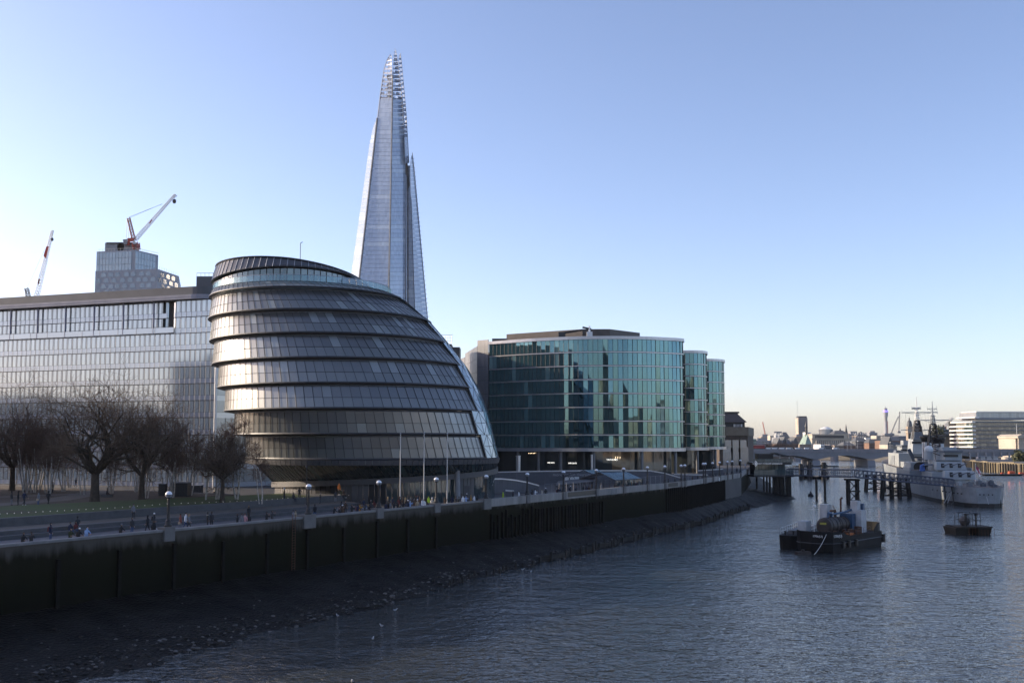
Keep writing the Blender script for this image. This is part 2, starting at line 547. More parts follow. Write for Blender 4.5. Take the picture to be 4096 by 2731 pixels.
# piers under the lamps
LAMPS = [672, 1233, 1515, 1745, 1945, 2109, 2254, 2386, 2495, 2590, 2660, 2725, 2740, 2814, 2822, 2851, 2879, 2910, 2929, 2962]
M_pier = pm('stone_pier', (.15, .145, .14), .75, var=.18, scale=.9, bump=.2)
BIG = {1233, 1945}
for px in LAMPS:
    s = s_for_px(px)
    p, n, t = wl_at(s)
    rz = math.atan2(t.y, t.x)
    w = 2.0 if px in BIG else (1.3 if px < 2000 else 1.0)
    dz = 1.55 if px in BIG else (1.35 if px == 672 else 1.25)
    o = MB().box((p.x + n.x * .25, p.y + n.y * .25, 9.15 - dz / 2), (w, 1.15, dz), rz).box((p.x + n.x * .25, p.y + n.y * .25, 9.19), (w + .1, 1.25, .08), rz).build('pier', M_pier, rw)
M_pile = pm('weedy_pile', (.009, .0085, .007), .85, var=.5, scale=1.5, bump=.3, spec=.2)
s = -60.0
while s < 70:
    p, n, t = wl_at(s)
    o = MB().box((p.x - n.x * .16, p.y - n.y * .16, 4.6 + .2 * math.sin(s * 7)), (.34, .3, 5.6), math.atan2(t.y, t.x)).build('rubbing_pile', M_pile, rw)
    s += 6.6
for i in range(38):                    # sheet-pile stretch farther along
    s = 80 + i * 1.05 + .25 * math.sin(i * 5)
    p, n, t = wl_at(s)
    h = rng.uniform(3.0, 5.2) if i < 14 else 4.6
    MB().box((p.x - n.x * .18, p.y - n.y * .18, 2.2 + h / 2), (.3 if i < 14 else .42, .34, h), math.atan2(t.y, t.x)).build('rubbing_pile', M_pile, rw)
for i in range(46):
    s = 150 + i * 1.15
    p, n, t = wl_at(s)
    MB().box((p.x - n.x * .14, p.y - n.y * .14, 5.2), (.26, .26, 5.6), math.atan2(t.y, t.x)).build('rubbing_pile', M_pile, rw)
# ladder, plate on the wall
s = s_for_px(1170); p, n, t = wl_at(s)
mb = MB()
for e in (-.25, .25): mb.tube(p - n * .25 + t * e + V(0, 0, 2.9), p - n * .25 + t * e + V(0, 0, 9.4), .035)
for i in range(20): mb.tube(p - n * .25 - t * .25 + V(0, 0, 3.1 + i * .3), p - n * .25 + t * .25 + V(0, 0, 3.1 + i * .3), .02)
mb.build('ladder', M_rust, rw)
for px, w in ((2454, 2.6), (2876, 1.3)):
    s = s_for_px(px); p, n, t = wl_at(s)
    MB().box((p.x - n.x * .12, p.y - n.y * .12, 8.35), (w, .06, 1.0), math.atan2(t.y, t.x)).build('notice_plate', M_white if px > 2800 else M_coping, rw)
# timber revetment at the water's edge
rv = thing('timber_revetment', shore_pt(s_for_px(2300), 1), 'low rotting line of timber posts and boards along the water edge of the foreshore', 'revetment')
for i in range(96):
    s = 52 + i * 1.75
    if s > 214: break
    q = shore_pt(s, .985)
    p, n, t = wl_at(s)
    h = .75 + .25 * math.sin(i * 3.1) + (.5 if s > 80 else 0)
    MB().box((q.x, q.y, h / 2 - .25), (.26, .26, h + .6), math.atan2(t.y, t.x) + .1 * math.sin(i)).build('post', M_timber, rv)
mbs = [MB(), MB()]
for i in range(64):
    s = 78 + i * 2.1
    if s > 212: break
    a, b = shore_pt(s, .97), shore_pt(s + 2.1, .97)
    for j in range(2):
        z = .05 + j * .42
        MB().hexa([V(a.x, a.y, z), V(b.x, b.y, z), V(b.x - .12, b.y + .07, z), V(a.x - .12, a.y + .07, z)],
                  [V(a.x, a.y, z + .38), V(b.x, b.y, z + .38), V(b.x - .12, b.y + .07, z + .38), V(a.x - .12, a.y + .07, z + .38)]).build('plank', M_timber, rv)
# ---------------------------------------------------------------- promenade, terraces, lawns
def wpoly(pts): return [tuple(W(s, d)[:2]) for s, d in pts]
sheet('promenade', wpoly([(-90, .6), (161, .6), (161, 13), (60, 13), (-90, 13)]), 8.012, M_pave)
sheet('plaza', wpoly([(45, 13.02), (160, 13.02), (160, 110), (45, 110)]), 8.006, M_plaza)
M_step = pm('step_granite', (.075, .075, .078), .75, var=.2, scale=.8, bump=.15)
M_tread = pm('step_tread', (.085, .078, .066), .85, var=.25, scale=.5)
S1 = 66
for nm, d0, d1, z, send in (('step', 13, 14.1, 8.42, S1), ('step', 14.1, 15.2, 8.84, S1 - .6)):
    x = -90.0
    root = thing('granite_step', W(0, d0, 8), 'lower long granite step edging the promenade below the lawn' if d0 == 13 else 'upper long granite step between promenade and gravel terrace', 'step')
    while x < send - .5:
        e = min(send, x + 3.2)
        MB().prism(wpoly([(x + .01, d0), (e - .01, d0), (e - .01, d1 + (.3 if d0 == 13 else .0)), (x + .01, d1 + (.3 if d0 == 13 else .0))]), 7.9, z).build('granite_block', M_step, root)
        x = e
sheet('gravel_terrace', wpoly([(-90, 15.2), (S1, 15.2), (S1 + 1.5, 19.5), (-90, 19.5)]), 8.84, M_tread, th=.9)
kb = thing('lawn_retaining_wall', W(0, 20, 8.8), 'low dark stone retaining wall holding the lawn above the gravel terrace', 'wall')
x = -90.0
while x < S1 + 2:
    e = min(S1 + 2.6, x + 4)
    MB().prism(wpoly([(x + .012, 19.5), (e - .012, 19.5), (e - .012, 20.2), (x + .012, 20.2)]), 8.5, 9.72).build('granite_block', M_step, kb)
    x = e
mb = MB()
MB().prism(wpoly([(68.01, 19.5), (68.6, 19.5), (68.6, 31.5), (68.01, 31.5)]), 7.9, 9.72).build('granite_block', M_step, kb)
LS = [-90 + i * 4 for i in range(37)] + [57.5, 63, 68]; LD = [20.2, 24, 28, 31.49]
def lawn_z(s, d):
    return 9.62 + .055 * (d - 20) - (.012 * max(0, s - 20))
for s in LS:
    for d in LD: mb.v.append(tuple(W(s, d, lawn_z(s, d))))
for i in range(len(LS) - 1):
    for j in range(len(LD) - 1):
        mb.f.append((i * 4 + j, (i + 1) * 4 + j, (i + 1) * 4 + j + 1, i * 4 + j + 1)); mb.m.append(0)
mb.build('lawn', M_grass, kind='structure')
MB().prism(wpoly([(57.5, 31.55), (58.2, 31.55), (58.2, 60), (57.5, 60)]), 7.9, 9.95).build('lawn_kerb', M_step, kind='structure')
MB().prism(wpoly([(-120, 31.5), (57.5, 31.5), (57.5, 170), (-120, 170)]), 7.95, 9.9).build('park_ground', M_mulch, kind='structure')
def strip_on(name, pts, w, z, mat):
    mb = MB()
    for i, (s, d) in enumerate(pts):
        a = pts[max(0, i - 1)]; b = pts[min(len(pts) - 1, i + 1)]
        t = V(b[0] - a[0], b[1] - a[1], 0).normalized()
        for sg in (-1, 1):
            mb.v.append(tuple(W(s - t.y * w / 2 * sg, d + t.x * w / 2 * sg, z)))
    for i in range(len(pts) - 1): mb.f.append((2 * i, 2 * i + 1, 2 * i + 3, 2 * i + 2)); mb.m.append(0)
    return mb.build(name, mat, kind='structure')
strip_on('gravel_path', [(-60, 32.5), (-20, 34.5), (0, 36), (20, 38), (34, 42), (44, 50), (57, 62)], 4.4, 9.93, M_path)
strip_on('gravel_path', [(-60, 62), (-20, 62), (10, 60), (30, 57), (46, 54)], 3.4, 9.935, M_path)
sheet('back_lawn', wpoly([(-100, 38), (-14, 41), (12, 44), (26, 52), (24, 56), (-100, 58)]), 9.915, M_grass)
sheet('back_lawn', wpoly([(-100, 66), (10, 65), (34, 62), (40, 70), (-100, 90)]), 9.92, M_grass)
# ------------------------------------------------------------------ egg-shaped office
def az_of(px, e):
    lo, hi = -1.0, 1.0
    s, c = math.sin(TH), math.cos(TH)
    for _ in range(50):
        m = (lo + hi) / 2
        if CX + FPX * math.sin(m) / (math.cos(m) * c + e * s) < px: lo = m
        else: hi = m
    return lo
def ring(z, L, R, Dn):
    D = Dn * 1.14
    for _ in range(8):
        e = (z - CAMZ) / D
        a, b = az_of(L, e), az_of(R, e)
        h = math.sin((b - a) / 2)
        D = Dn / (1 - h)
    m = (a + b) / 2
    return (D * math.sin(m), D * math.cos(m), z, D * h)
def rp(r, ph, dr=0.0, dz=0.0):
    return V(r[0] + (r[3] + dr) * math.cos(ph), r[1] + (r[3] + dr) * math.sin(ph), r[2] + dz)
GZ = [42.85, 38.9, 34.95, 31.0, 27.05, 23.1, 19.15, 15.2]
BL = [841, 837, 842, 852, 873, 900, 938, 985]
BR = [1622, 1723, 1797, 1866, 1914, 1949, 1972, 1992]
BD = [163.5, 160.5, 158, 157, 156.5, 156, 157, 158]
TL = [849, 851, 851, 860, 878, 905, 941, 984]
TR = [1566] + [x - 3 for x in BR[:-1]]
TD = [166.5] + [x + .6 for x in BD[:-1]]
TZ = [44.25] + [z - .36 for z in GZ[:-1]]
ENDPX = [1570, 1668, 1735, 1798, 1846, 1886, 1893, 1928]
eg = thing('egg_shaped_office', (-33, 180, 8), 'leaning egg-shaped glass office with stepped floor rings behind the promenade crowd', 'office building')
M_cg = gm('egg_glass', (.055, .057, .058), (.20, .22, .22), .10, (.08, .083, .082), rough=.30, ior=2.25)
M_cg2 = gm('egg_spandrel', (.08, .087, .085), (.19, .21, .20), .08, (.105, .112, .108), rough=.32, ior=2.25)
M_frame = pm('egg_frame', (.03, .033, .038), .4, metal=.5, var=.2, scale=2)
M_lip = pm('egg_lip', (.05, .05, .053), .5, metal=.3, var=.2, scale=1)
M_soffit = pm('egg_soffit', (.05, .045, .042), .6, var=.2, scale=1)
M_dia = gm('lens_glass', (.16, .25, .30), (.28, .40, .47), .25, (.22, .33, .39), rough=.05, ior=2.5)
M_edge = pm('bright_edge', (.5, .52, .55), .3, metal=.9, var=.1, scale=3)
NC = 94
cam_ph = math.atan2(-180, 33)
up_q, lo_q = [], []
endph = []
for k in range(8):
    tr, br = ring(TZ[k], TL[k], TR[k], TD[k]), ring(GZ[k] + .22, BL[k], BR[k], BD[k])
    # where the ring stops and the lens begins
    lo, hi = cam_ph, cam_ph + 1.9
    for _ in range(40):
        m = (lo + hi) / 2
        if proj((rp(tr, m) + rp(br, m)) / 2)[0] < ENDPX[k]: lo = m
        else: hi = m
    pe = lo
    endph.append(pe)
    st = 2 * PI / NC
    cols = []
    a = pe
    while a - st > cam_ph - 2.15: cols.append((a - st, a)); a -= st
    mull = MB()
    for i, (a0, a1) in enumerate(cols):
        g = .02 / br[3]
        for t0, t1, L in ((0.0, .43, lo_q), (.445, .98, up_q)):
            f = lambda a, t: rp(br, a).lerp(rp(tr, a), t)
            L.append([f(a0 + g, t0), f(a1 - g, t0), f(a1 - g, t1), f(a0 + g, t1)])
        p0, p1 = rp(br, a0, .09), rp(tr, a0, .09)
        mull.tube(p0, p1, .032, .032, 4)
    # transom at 0.43 and the top rail
    A = [cols[-1][0] + (pe - cols[-1][0]) * i / 60 for i in range(61)]
    for t, w in ((.4375, .04), (.985, .08)):
        pts = [rp(br, a, .05).lerp(rp(tr, a, .05), t) for a in A]
        for p, q in zip(pts[:-1], pts[1:]): mull.tube(p, q, w * .6, w * .6, 4, caps=False)
    mull.build('mullions', M_frame, eg)
    back = MB(); lip = MB(); sof = MB(); edge = MB()
    for a, b in zip(A[:-1], A[1:]):
        back.slab([rp(br, a, -.2), rp(br, b, -.2), rp(tr, b, -.2), rp(tr, a, -.2)], .1)
        lip.hexa([rp(br, a, -.3, -.34), rp(br, b, -.3, -.34), rp(br, b, .26, -.2), rp(br, a, .26, -.2)][::1],
                 [rp(br, a, -.3, -.02), rp(br, b, -.3, -.02), rp(br, b, .2, -.02), rp(br, a, .2, -.02)])
        if k < 7:
            nt = ring(TZ[k + 1], TL[k + 1], TR[k + 1], TD[k + 1])
            sof.hexa([rp(nt, a, -1.6, .02), rp(nt, b, -1.6, .02), rp(nt, b, .05, .02), rp(nt, a, .05, .02)],
                     [rp(br, a, -1.6, -.36), rp(br, b, -1.6, -.36), rp(br, b, -.32, -.36), rp(br, a, -.32, -.36)])
            edge.tube(rp(nt, a, .10, -.02), rp(nt, b, .10, -.02), .07, .07, 4, caps=False)
    back.build('band_backing', M_darkvoid, eg); lip.build('lip', M_lip, eg)
    if k < 7: sof.build('soffit', M_soffit, eg); edge.build('edge_rail', M_edge, eg)
    # rear shell
    A2 = [pe + 1.1 + (2 * PI - 1.1 - (pe - cols[-1][0])) * i / 24 for i in range(25)]
    rear = MB()
    for a, b in zip(A2[:-1], A2[1:]): rear.slab([rp(br, a, -.15, -.5), rp(br, b, -.15, -.5), rp(tr, b, -.15, .4), rp(tr, a, -.15, .4)], .2)
    rear.build('rear_facade', M_cg, eg)
def inview(q):
    c = sum((Vector(x) for x in q), V(0, 0, 0)) / len(q)
    n = (Vector(q[1]) - Vector(q[0])).cross(Vector(q[-1]) - Vector(q[0])).normalized()
    d = V(0, 0, CAMZ) - c
    return -n.dot(d.normalized()) * 1e4 / d.length
pieces('glass_pane', up_q, M_cg, eg, .08, 300, 'glass_pane_field', inview)
pieces('spandrel_pane', lo_q, M_cg2, eg, .08, 300, 'spandrel_pane_field', inview)
# triangulated lens on the river side
LZ = [45.3] + [z for z in GZ]
lens = []
LR = [ring(TZ[0], TL[0], TR[0], TD[0])] + [ring(GZ[k], BL[k], BR[k], BD[k]) for k in range(8)]
NS = 9
dia = MB()
for k in range(8):
    r0, r1 = LR[k], LR[k + 1]
    for h in range(2):
        ra = tuple(r0[i] + (r1[i] - r0[i]) * h / 2 for i in range(4)); rb = tuple(r0[i] + (r1[i] - r0[i]) * (h + 1) / 2 for i in range(4))
        pe = endph[k] + .012
        aa = [pe + (1.05) * j / NS for j in range(NS + 1)]
        for j in range(NS):
            a0, a1 = aa[j], aa[j + 1]
            p00, p10, p11, p01 = rp(rb, a0, .12), rp(rb, a1, .12), rp(ra, a1, .12), rp(ra, a0, .12)
            sh = .02
            if (j + h) % 2 == 0: tris = ((p00, p10, p11), (p00, p11, p01))
            else: tris = ((p00, p10, p01), (p10, p11, p01))
            for t in tris:
                c = (t[0] + t[1] + t[2]) / 3
                lens.append([c + (x - c) * .965 for x in t])
            for x, y in ((p00, p10), (p00, p01), (p00, p11) if (j + h) % 2 == 0 else (p10, p01)): dia.tube(x - V(0, 0, 0), y, .045, .045, 4, caps=False)
pieces('lens_pane', lens, M_dia, eg, .05, 300, 'lens_pane_field')
dia.build('lens_frame', M_frame, eg)
mb = MB()
for k in range(8):
    r0, r1 = LR[k], LR[k + 1]
    tr, br = (ring(TZ[k], TL[k], TR[k], TD[k]), LR[k + 1])
    mb.hexa([rp(br, endph[k] - .004, -.3), rp(br, endph[k] + .014, -.3), rp(br, endph[k] + .014, .3), rp(br, endph[k] - .004, .3)],
            [rp(tr, endph[k] - .004, -.3), rp(tr, endph[k] + .014, -.3), rp(tr, endph[k] + .014, .3), rp(tr, endph[k] - .004, .3)])
mb.build('lens_kerb', M_lip, eg)
# open deck, recessed glazing, louvred crown, roof
cb = ring(48.1, 846, 1464, 175); ct = ring(49.7, 866, 1452, 176.5)
azc = math.atan2(cb[0], cb[1])
def rel(ph): return math.cos(ph + azc)
def cbp(ph, dr=0): return rp(cb, ph, dr, .2 * rel(ph) - 1.0 * rel(ph) ** 2)
def ctp(ph, dr=0): return rp(ct, ph, dr, -1.2 * rel(ph) - .9 * rel(ph) ** 2)
A = [cam_ph - PI + 2 * PI * i / 72 for i in range(73)]
t1 = ring(TZ[0], TL[0], TR[0], TD[0])
deck = MB(); gl = []; crown = []; sof = MB(); fin = MB(); rim = MB()
gr = (cb[0], cb[1], 43.0, cb[3] - .6)
for i, (a, b) in enumerate(zip(A[:-1], A[1:])):
    deck.hexa([rp(gr, a, -1, .2), rp(gr, b, -1, .2), rp(t1, b, -.4, -2.0), rp(t1, a, -.4, -2.0)], [rp(gr, a, -1, .5), rp(gr, b, -1, .5), rp(t1, b, -.4, -1.7), rp(t1, a, -.4, -1.7)])
    gl.append([rp(gr, a + .006), rp(gr, b - .006), V(*rp(gr, b - .006)[:2], cbp(b).z - .25), V(*rp(gr, a + .006)[:2], cbp(a).z - .25)])
    crown.append([cbp(a + .004), cbp(b - .004), ctp(b - .004), ctp(a + .004)])
    sof.hexa([cbp(a, -3) + V(0, 0, .3), cbp(b, -3) + V(0, 0, .3), cbp(b, -.02), cbp(a, -.02)], [cbp(a, -3) + V(0, 0, .5), cbp(b, -3) + V(0, 0, .5), cbp(b, -.1) + V(0, 0, .25), cbp(a, -.1) + V(0, 0, .25)])
    fin.tube(cbp(a, .08), ctp(a, .08), .05, .05, 4)
    rim.tube(ctp(a, .1), ctp(b, .1), .16, .16, 6, caps=False)
    rim.tube(cbp(a, .05), cbp(b, .05), .09, .09, 4, caps=False)
deck.build('deck', M_conc, eg)
SA_ = [endph[0] - .25 + 2.6 * i / 28 for i in range(29)]
pieces('shoulder_pane', [[rp(t1, a + .004), rp(t1, b - .004), cbp(b - .004), cbp(a + .004)] for a, b in zip(SA_[:-1], SA_[1:])], M_dia, eg, .1)
M_rg = gm('deck_glazing_glass', (.06, .10, .10), (.16, .24, .23), .2, rough=.05, ior=2.0)
pieces('deck_glazing', gl, M_rg, eg, .05)
M_crown = gm('crown_louvre_metal', (.045, .045, .05), (.075, .075, .082), .5, rough=.3, ior=1.8, metal=.3)
pieces('crown_louvre', crown, M_crown, eg, .12)
sof.build('crown_soffit', M_soffit, eg); fin.build('crown_fins', M_alu, eg); rim.build('crown_rim', M_frame, eg)
mb = MB()
for a in A[::1]:
    if math.cos(a - cam_ph) > -.3: mb.tube(cbp(a, -2.2) + V(0, 0, .3), cbp(a, -.1) + V(0, 0, -.02), .05, .05, 4)
mb.build('soffit_slats', M_alu, eg)
M_roof = pm('roof_panel', (.20, .21, .23), .35, metal=.6, var=.15, scale=1.5)
dome = []
ctr = sum((ctp(a) for a in A[:-1]), V(0, 0, 0)) / 72
def dp(a, q): # q 0 rim .. 1 centre
    p = ctp(a, .05).lerp(ctr, q)
    return p + V(0, 0, 2.1 * (1 - (1 - q) ** 2))
QS = [0, .07, .15, .25, .4, .6, .85]
for q0, q1 in zip(QS[:-1], QS[1:]):
    for a, b in zip(A[:-1:2], A[2::2]):
        dome.append([dp(a + .006, q0 + .003), dp(b - .006, q0 + .003), dp(b - .006, q1 - .003), dp(a + .006, q1 - .003)])
pieces('roof_panel', dome, M_roof, eg, .05)
mb = MB()
mb.add([dp(a, .005) - V(0, 0, .06) for a in A[:-1:2]] + [dp(a, .5) - V(0, 0, .06) for a in A[:-1:2]] + [ctr + V(0, 0, 2.04)], [(i, (i + 1) % 36, 36 + (i + 1) % 36, 36 + i) for i in range(36)] + [(36 + i, 36 + (i + 1) % 36, 72) for i in range(36)])
mb.build('roof_deck', M_frame, eg)
# glass balustrade on the open deck
m, n, l, b = nmat('clear_balustrade_glass')
n.remove(b); g1_, g2_, g3_ = n.new('ShaderNodeBsdfTransparent'), n.new('ShaderNodeBsdfGlossy'), n.new('ShaderNodeMixShader')
g1_.inputs[0].default_value = (.6, .75, .72, 1); g2_.inputs[1].default_value = .03; g3_.inputs[0].default_value = .18
l.new(g1_.outputs[0], g3_.inputs[1]); l.new(g2_.outputs[0], g3_.inputs[2]); l.new(g3_.outputs[0], n['Material Output'].inputs[0])
pieces('balustrade_pane', [[rp(t1, a + .004, 0, .02), rp(t1, b - .004, 0, .02), rp(t1, b - .004, -.1, 1.05), rp(t1, a + .004, -.1, 1.05)] for a, b in zip(A[:-1], A[1:]) if math.cos(a - cam_ph) > -.3], m, eg, .04)
mb = MB()
AA = [a for a in A if math.cos(a - cam_ph) > -.3]
for a, b in zip(AA[:-1], AA[1:]): mb.tube(rp(t1, a, -.1, 1.1), rp(t1, b, -.1, 1.1), .05, .05, 5, caps=False)
mb.build('balustrade_rail', M_alu, eg)
# fascia, sloping lower glazing, ramp, base walls, columns
fr = ring(15.0, 985, 1992, 158)
bs = ring(8.0, 1105, 1985, 163.5)
M_fascia = pm('egg_fascia', (.075, .075, .08), .55, metal=.2, var=.12, scale=.8)
fas = []; cone = []; ramp = []; cm = MB(); soff = MB()
A = [cam_ph - 2.2 + 4.0 * i / 84 for i in range(85)]
def mixr(t, z): return (bs[0] + (fr[0] - bs[0]) * t, bs[1] + (fr[1] - bs[1]) * t, z, bs[3] + (fr[3] - bs[3]) * t)
rt, rb_ = mixr(.72, 14.2), mixr(.12, 0)
def rampz(a): return 12.2 + .85 * (a - cam_ph)
for a, b in zip(A[:-1], A[1:]):
    fas.append([rp(fr, a + .002, .15, -.75), rp(fr, b - .002, .15, -.75), rp(fr, b - .002, .35, .05), rp(fr, a + .002, .35, .05)])
    soff.hexa([rp(rt, a, -.5), rp(rt, b, -.5), rp(fr, b, .1, -.76), rp(fr, a, .1, -.76)], [rp(rt, a, -.5, .2), rp(rt, b, -.5, .2), rp(fr, b, .1, -.6), rp(fr, a, .1, -.6)])
    za, zb = min(13.8, rampz(a)), min(13.8, rampz(b))
    wa, wb = rp(rb_, a), rp(rb_, b)
    if za < 13.7:
        cone.append([V(wa.x, wa.y, za), V(wb.x, wb.y, zb), rp(rt, b - .002), rp(rt, a + .002)])
    cm.tube(V(wa.x, wa.y, za), rp(rt, a), .06, .06, 4)
    r2a, r2b = rp(rb_, a, .3), rp(rb_, b, .3)
    ramp.append([V(r2a.x, r2a.y, za - .9), V(r2b.x, r2b.y, zb - .9), V(r2b.x, r2b.y, zb), V(r2a.x, r2a.y, za)])
M_lowg = gm('low_glass', (.032, .048, .052), (.08, .13, .13), .06, rough=.06, ior=2.0)
pieces('fascia_panel', fas, M_fascia, eg, .3); pieces('sloping_pane', cone, M_lowg, eg, .05); pieces('ramp_panel', ramp, M_fascia, eg, .25)
cm.build('sloping_mullions', M_frame, eg); soff.build('base_soffit', M_soffit, eg)
wallp, basep, glp = [], [], []
for i, (a, b) in enumerate(zip(A[:-1], A[1:])):
    za, zb = min(13.8, rampz(a)) - .9, min(13.8, rampz(b)) - .9
    x = proj(rp(bs, (a + b) / 2))[0]
    near = math.cos((a + b) / 2 - cam_ph) > 0
    q = [V(*rp(rb_, a + .003, -.3)[:2], 8), V(*rp(rb_, b - .003, -.3)[:2], 8), V(*rp(rb_, b - .003, -.3)[:2], zb), V(*rp(rb_, a + .003, -.3)[:2], za)]
    if near and 1270 < x < 1375 or near and 1480 < x < 1555: wallp.append(q)
    elif near and x > 1555 and not 1850 < x < 1900: glp.append(q)
    else: basep.append(q)
pieces('dark_recess', wallp, M_darkvoid, eg, .2); pieces('base_panel', basep, M_fascia, eg, .2); pieces('base_pane', glp, M_lowg, eg, .06)
for px in (1272, 1557, 1832):
    p = P(px, 1990, 166); 
    MB().tube((p.x, p.y, 8), (p.x - .2, p.y + .5, 14.6), .42, .42, 14).build('column', M_conc, eg)
MB().tube((ctr.x + 3, ctr.y - 6, ctr.z), (ctr.x + 3, ctr.y - 6, ctr.z + 4.6), .06).tube((ctr.x + 3, ctr.y - 6, ctr.z + 4.6), (ctr.x + 3.4, ctr.y - 6, ctr.z + 4.8), .06).build('roof_mast', M_dkmetal, eg)
for px, y0 in ((1418, 1962), (1868, 1964)):
    p = P(px, y0, 161.5)
    MB().box((p.x, p.y, 9.6), (.9, .06, 2.6)).build('notice_board', M_fascia, eg)

# ------------------------------------------------------------------ long glass office on the south side
A0 = P(0, 1700, 238); A1 = P(690, 1700, 222)
U = V(A1.x - A0.x, A1.y - A0.y, 0).normalized(); UN = V(U.y, -U.x, 0)   # UN faces the camera
def F(x, d, z):                       # along the facade from px 0, d outward
    return V(A0.x + U.x * x + UN.x * d, A0.y + U.y * x + UN.y * d, z)
def xpx(px):                          # facade x for a photo column
    lo, hi = -60, 120
    for _ in range(40):
        m = (lo + hi) / 2
        if proj(F(m, 0, 35))[0] < px: lo = m
        else: hi = m
    return lo
gb = thing('glass_office_building', F(20, -10, 8), 'long pale glass office with thin fins and dark flat roof behind the bare trees', 'office building')
X0, XR0, XR1, XE = -22.0, xpx(655), xpx(694), xpx(866)
M_ow = gm('office_window_glass', (.34, .39, .41), (.46, .52, .52), .25, (.38, .44, .46), rough=.09, ior=3.1, wob=.02, wscale=.25)
M_of = gm('office_fin_glass', (.12, .14, .16), (.15, .17, .19), .3, rough=.15, ior=2.5)
M_os = gm('office_spandrel_glass', (.26, .29, .34), (.31, .34, .39), .3, rough=.12, ior=2.8, wob=.02, wscale=.2)
M_orf = pm('office_roof_band', (.085, .088, .098), .55, metal=.3, var=.15, scale=.3)
M_osof = pm('office_soffit', (.24, .24, .28), .6, metal=.2, var=.15, scale=.4)
M_ocol = pm('office_column', (.17, .18, .25), .5, var=.15, scale=1)
FZ = [8, 12, 15.75, 19.5, 23.25, 27, 30.75, 34.5, 38.25, 42.0, 45.6, 49.3]
wins, fins, spans = [], [], []
lines = MB(); mull = MB()
pitch = 1.36
ncol = int((XE - X0) / pitch)
for r in range(len(FZ) - 1):
    z0, z1 = FZ[r], FZ[r + 1]
    d = 0 if r < 9 else -.7
    hs = 1.15
    for i in range(ncol):
        x = XE - (i + 1) * pitch
        dd = d if x < XR1 - .2 else 0
        if r >= 9 and XR0 - pitch < x < XR1 - .2: continue
        wins.append([F(x + .04, dd, z0 + hs), F(x + .93, dd, z0 + hs), F(x + .93, dd, z1 - .12), F(x + .04, dd, z1 - .12)])
        fins.append([F(x + .97, dd - .02, z0 + hs), F(x + 1.32, dd - .02, z0 + hs), F(x + 1.32, dd - .02, z1 - .12), F(x + .97, dd - .02, z1 - .12)])
        mull.tube(F(x, dd + .05, z0), F(x, dd + .05, z1), .035, .035, 4, caps=False)
    segs = [(X0, XE)] if r < 9 else [(X0, XR0), (XR1, XE)]
    for a, b in segs:
        dd = d if b < XR1 else 0
        n = max(1, int((b - a) / 8.16))
        for j in range(n):
            xa, xb = a + (b - a) * j / n, a + (b - a) * (j + 1) / n
            spans.append([F(xa + .01, dd, z0 + .06), F(xb - .01, dd, z0 + .06), F(xb - .01, dd, z0 + hs - .05), F(xa + .01, dd, z0 + hs - .05)])
        lines.hexa([F(a, dd - .3, z0 - .08), F(b, dd - .3, z0 - .08), F(b, dd + .1, z0 - .08), F(a, dd + .1, z0 - .08)], [F(a, dd - .3, z0 + .05), F(b, dd - .3, z0 + .05), F(b, dd + .1, z0 + .05), F(a, dd + .1, z0 + .05)])
pieces('window_pane', wins, M_ow, gb, .05, 300, 'window_pane_field', key=lambda q: -q[0].z)
pieces('fin_pane', fins, M_of, gb, .05, 300, 'fin_pane_field', key=lambda q: -q[0].z)
pieces('spandrel', spans, M_os, gb, .05)
lines.build('floor_lines', M_dkmetal, gb); mull.build('mullions', pm('office_mullion', (.2, .21, .23), .4, metal=.5), gb)
MB().hexa([F(X0, -28, 8), F(XE - .3, -28, 8), F(XE - .3, -.95, 8), F(X0, -.95, 8)], [F(X0, -28, 49.4), F(XE - .3, -28, 49.4), F(XE - .3, -.95, 49.4), F(X0, -.95, 49.4)]).build('core_block', M_darkvoid, gb)
MB().hexa([F(X0, -.94, 8), F(XE - .3, -.94, 8), F(XE - .3, -.12, 8), F(X0, -.12, 8)], [F(X0, -.94, 41.8), F(XE - .3, -.94, 41.8), F(XE - .3, -.12, 41.8), F(X0, -.12, 41.8)]).build('backing', M_darkvoid, gb)
# balcony, glass balustrade, columns, roof band
bal = []
mbr = MB()
n = 14
for j in range(n):
    xa, xb = X0 + (XR1 - X0) * j / n, X0 + (XR1 - X0) * (j + 1) / n
    bal.append([F(xa + .05, .25, 42.2), F(xb - .05, .25, 42.2), F(xb - .05, .25, 43.4), F(xa + .05, .25, 43.4)])
    mbr.tube(F(xa, .25, 42.1), F(xa, .25, 43.55), .04, .04, 4)
mbr.tube(F(X0, .25, 43.5), F(XR1, .25, 43.5), .045, .045, 4)
pieces('balustrade_pane', bal, M_os, gb, .04); mbr.build('balustrade_rail', M_dkmetal, gb)
for px in (-120, 37, 145, 257, 372, 489, 611):
    x = xpx(px)
    MB().tube(F(x, .1, 42.1), F(x, .1, 49.6), .2, .2, 10).build('column', M_ocol, gb)
def curveband(d0, z0, z1, name, mat, x1=None):
    x1 = x1 if x1 is not None else XE - 6
    poly = [F(X0 - 3, d0, 0)] + [F(x1 + 6 * math.sin(t), d0 - 6 * (1 - math.cos(t)), 0) for t in [i * PI / 16 for i in range(9)]] + [F(x1 + 6, -30, 0), F(X0 - 3, -30, 0)]
    MB().prism([(p.x, p.y) for p in poly], z0, z1).build(name, mat, gb)
curveband(1.3, 49.42, 49.9, 'roof_soffit', M_osof)
curveband(1.35, 49.905, 50.4, 'roof_fascia', M_osof)
curveband(.9, 50.41, 52.2, 'roof_band', M_orf)
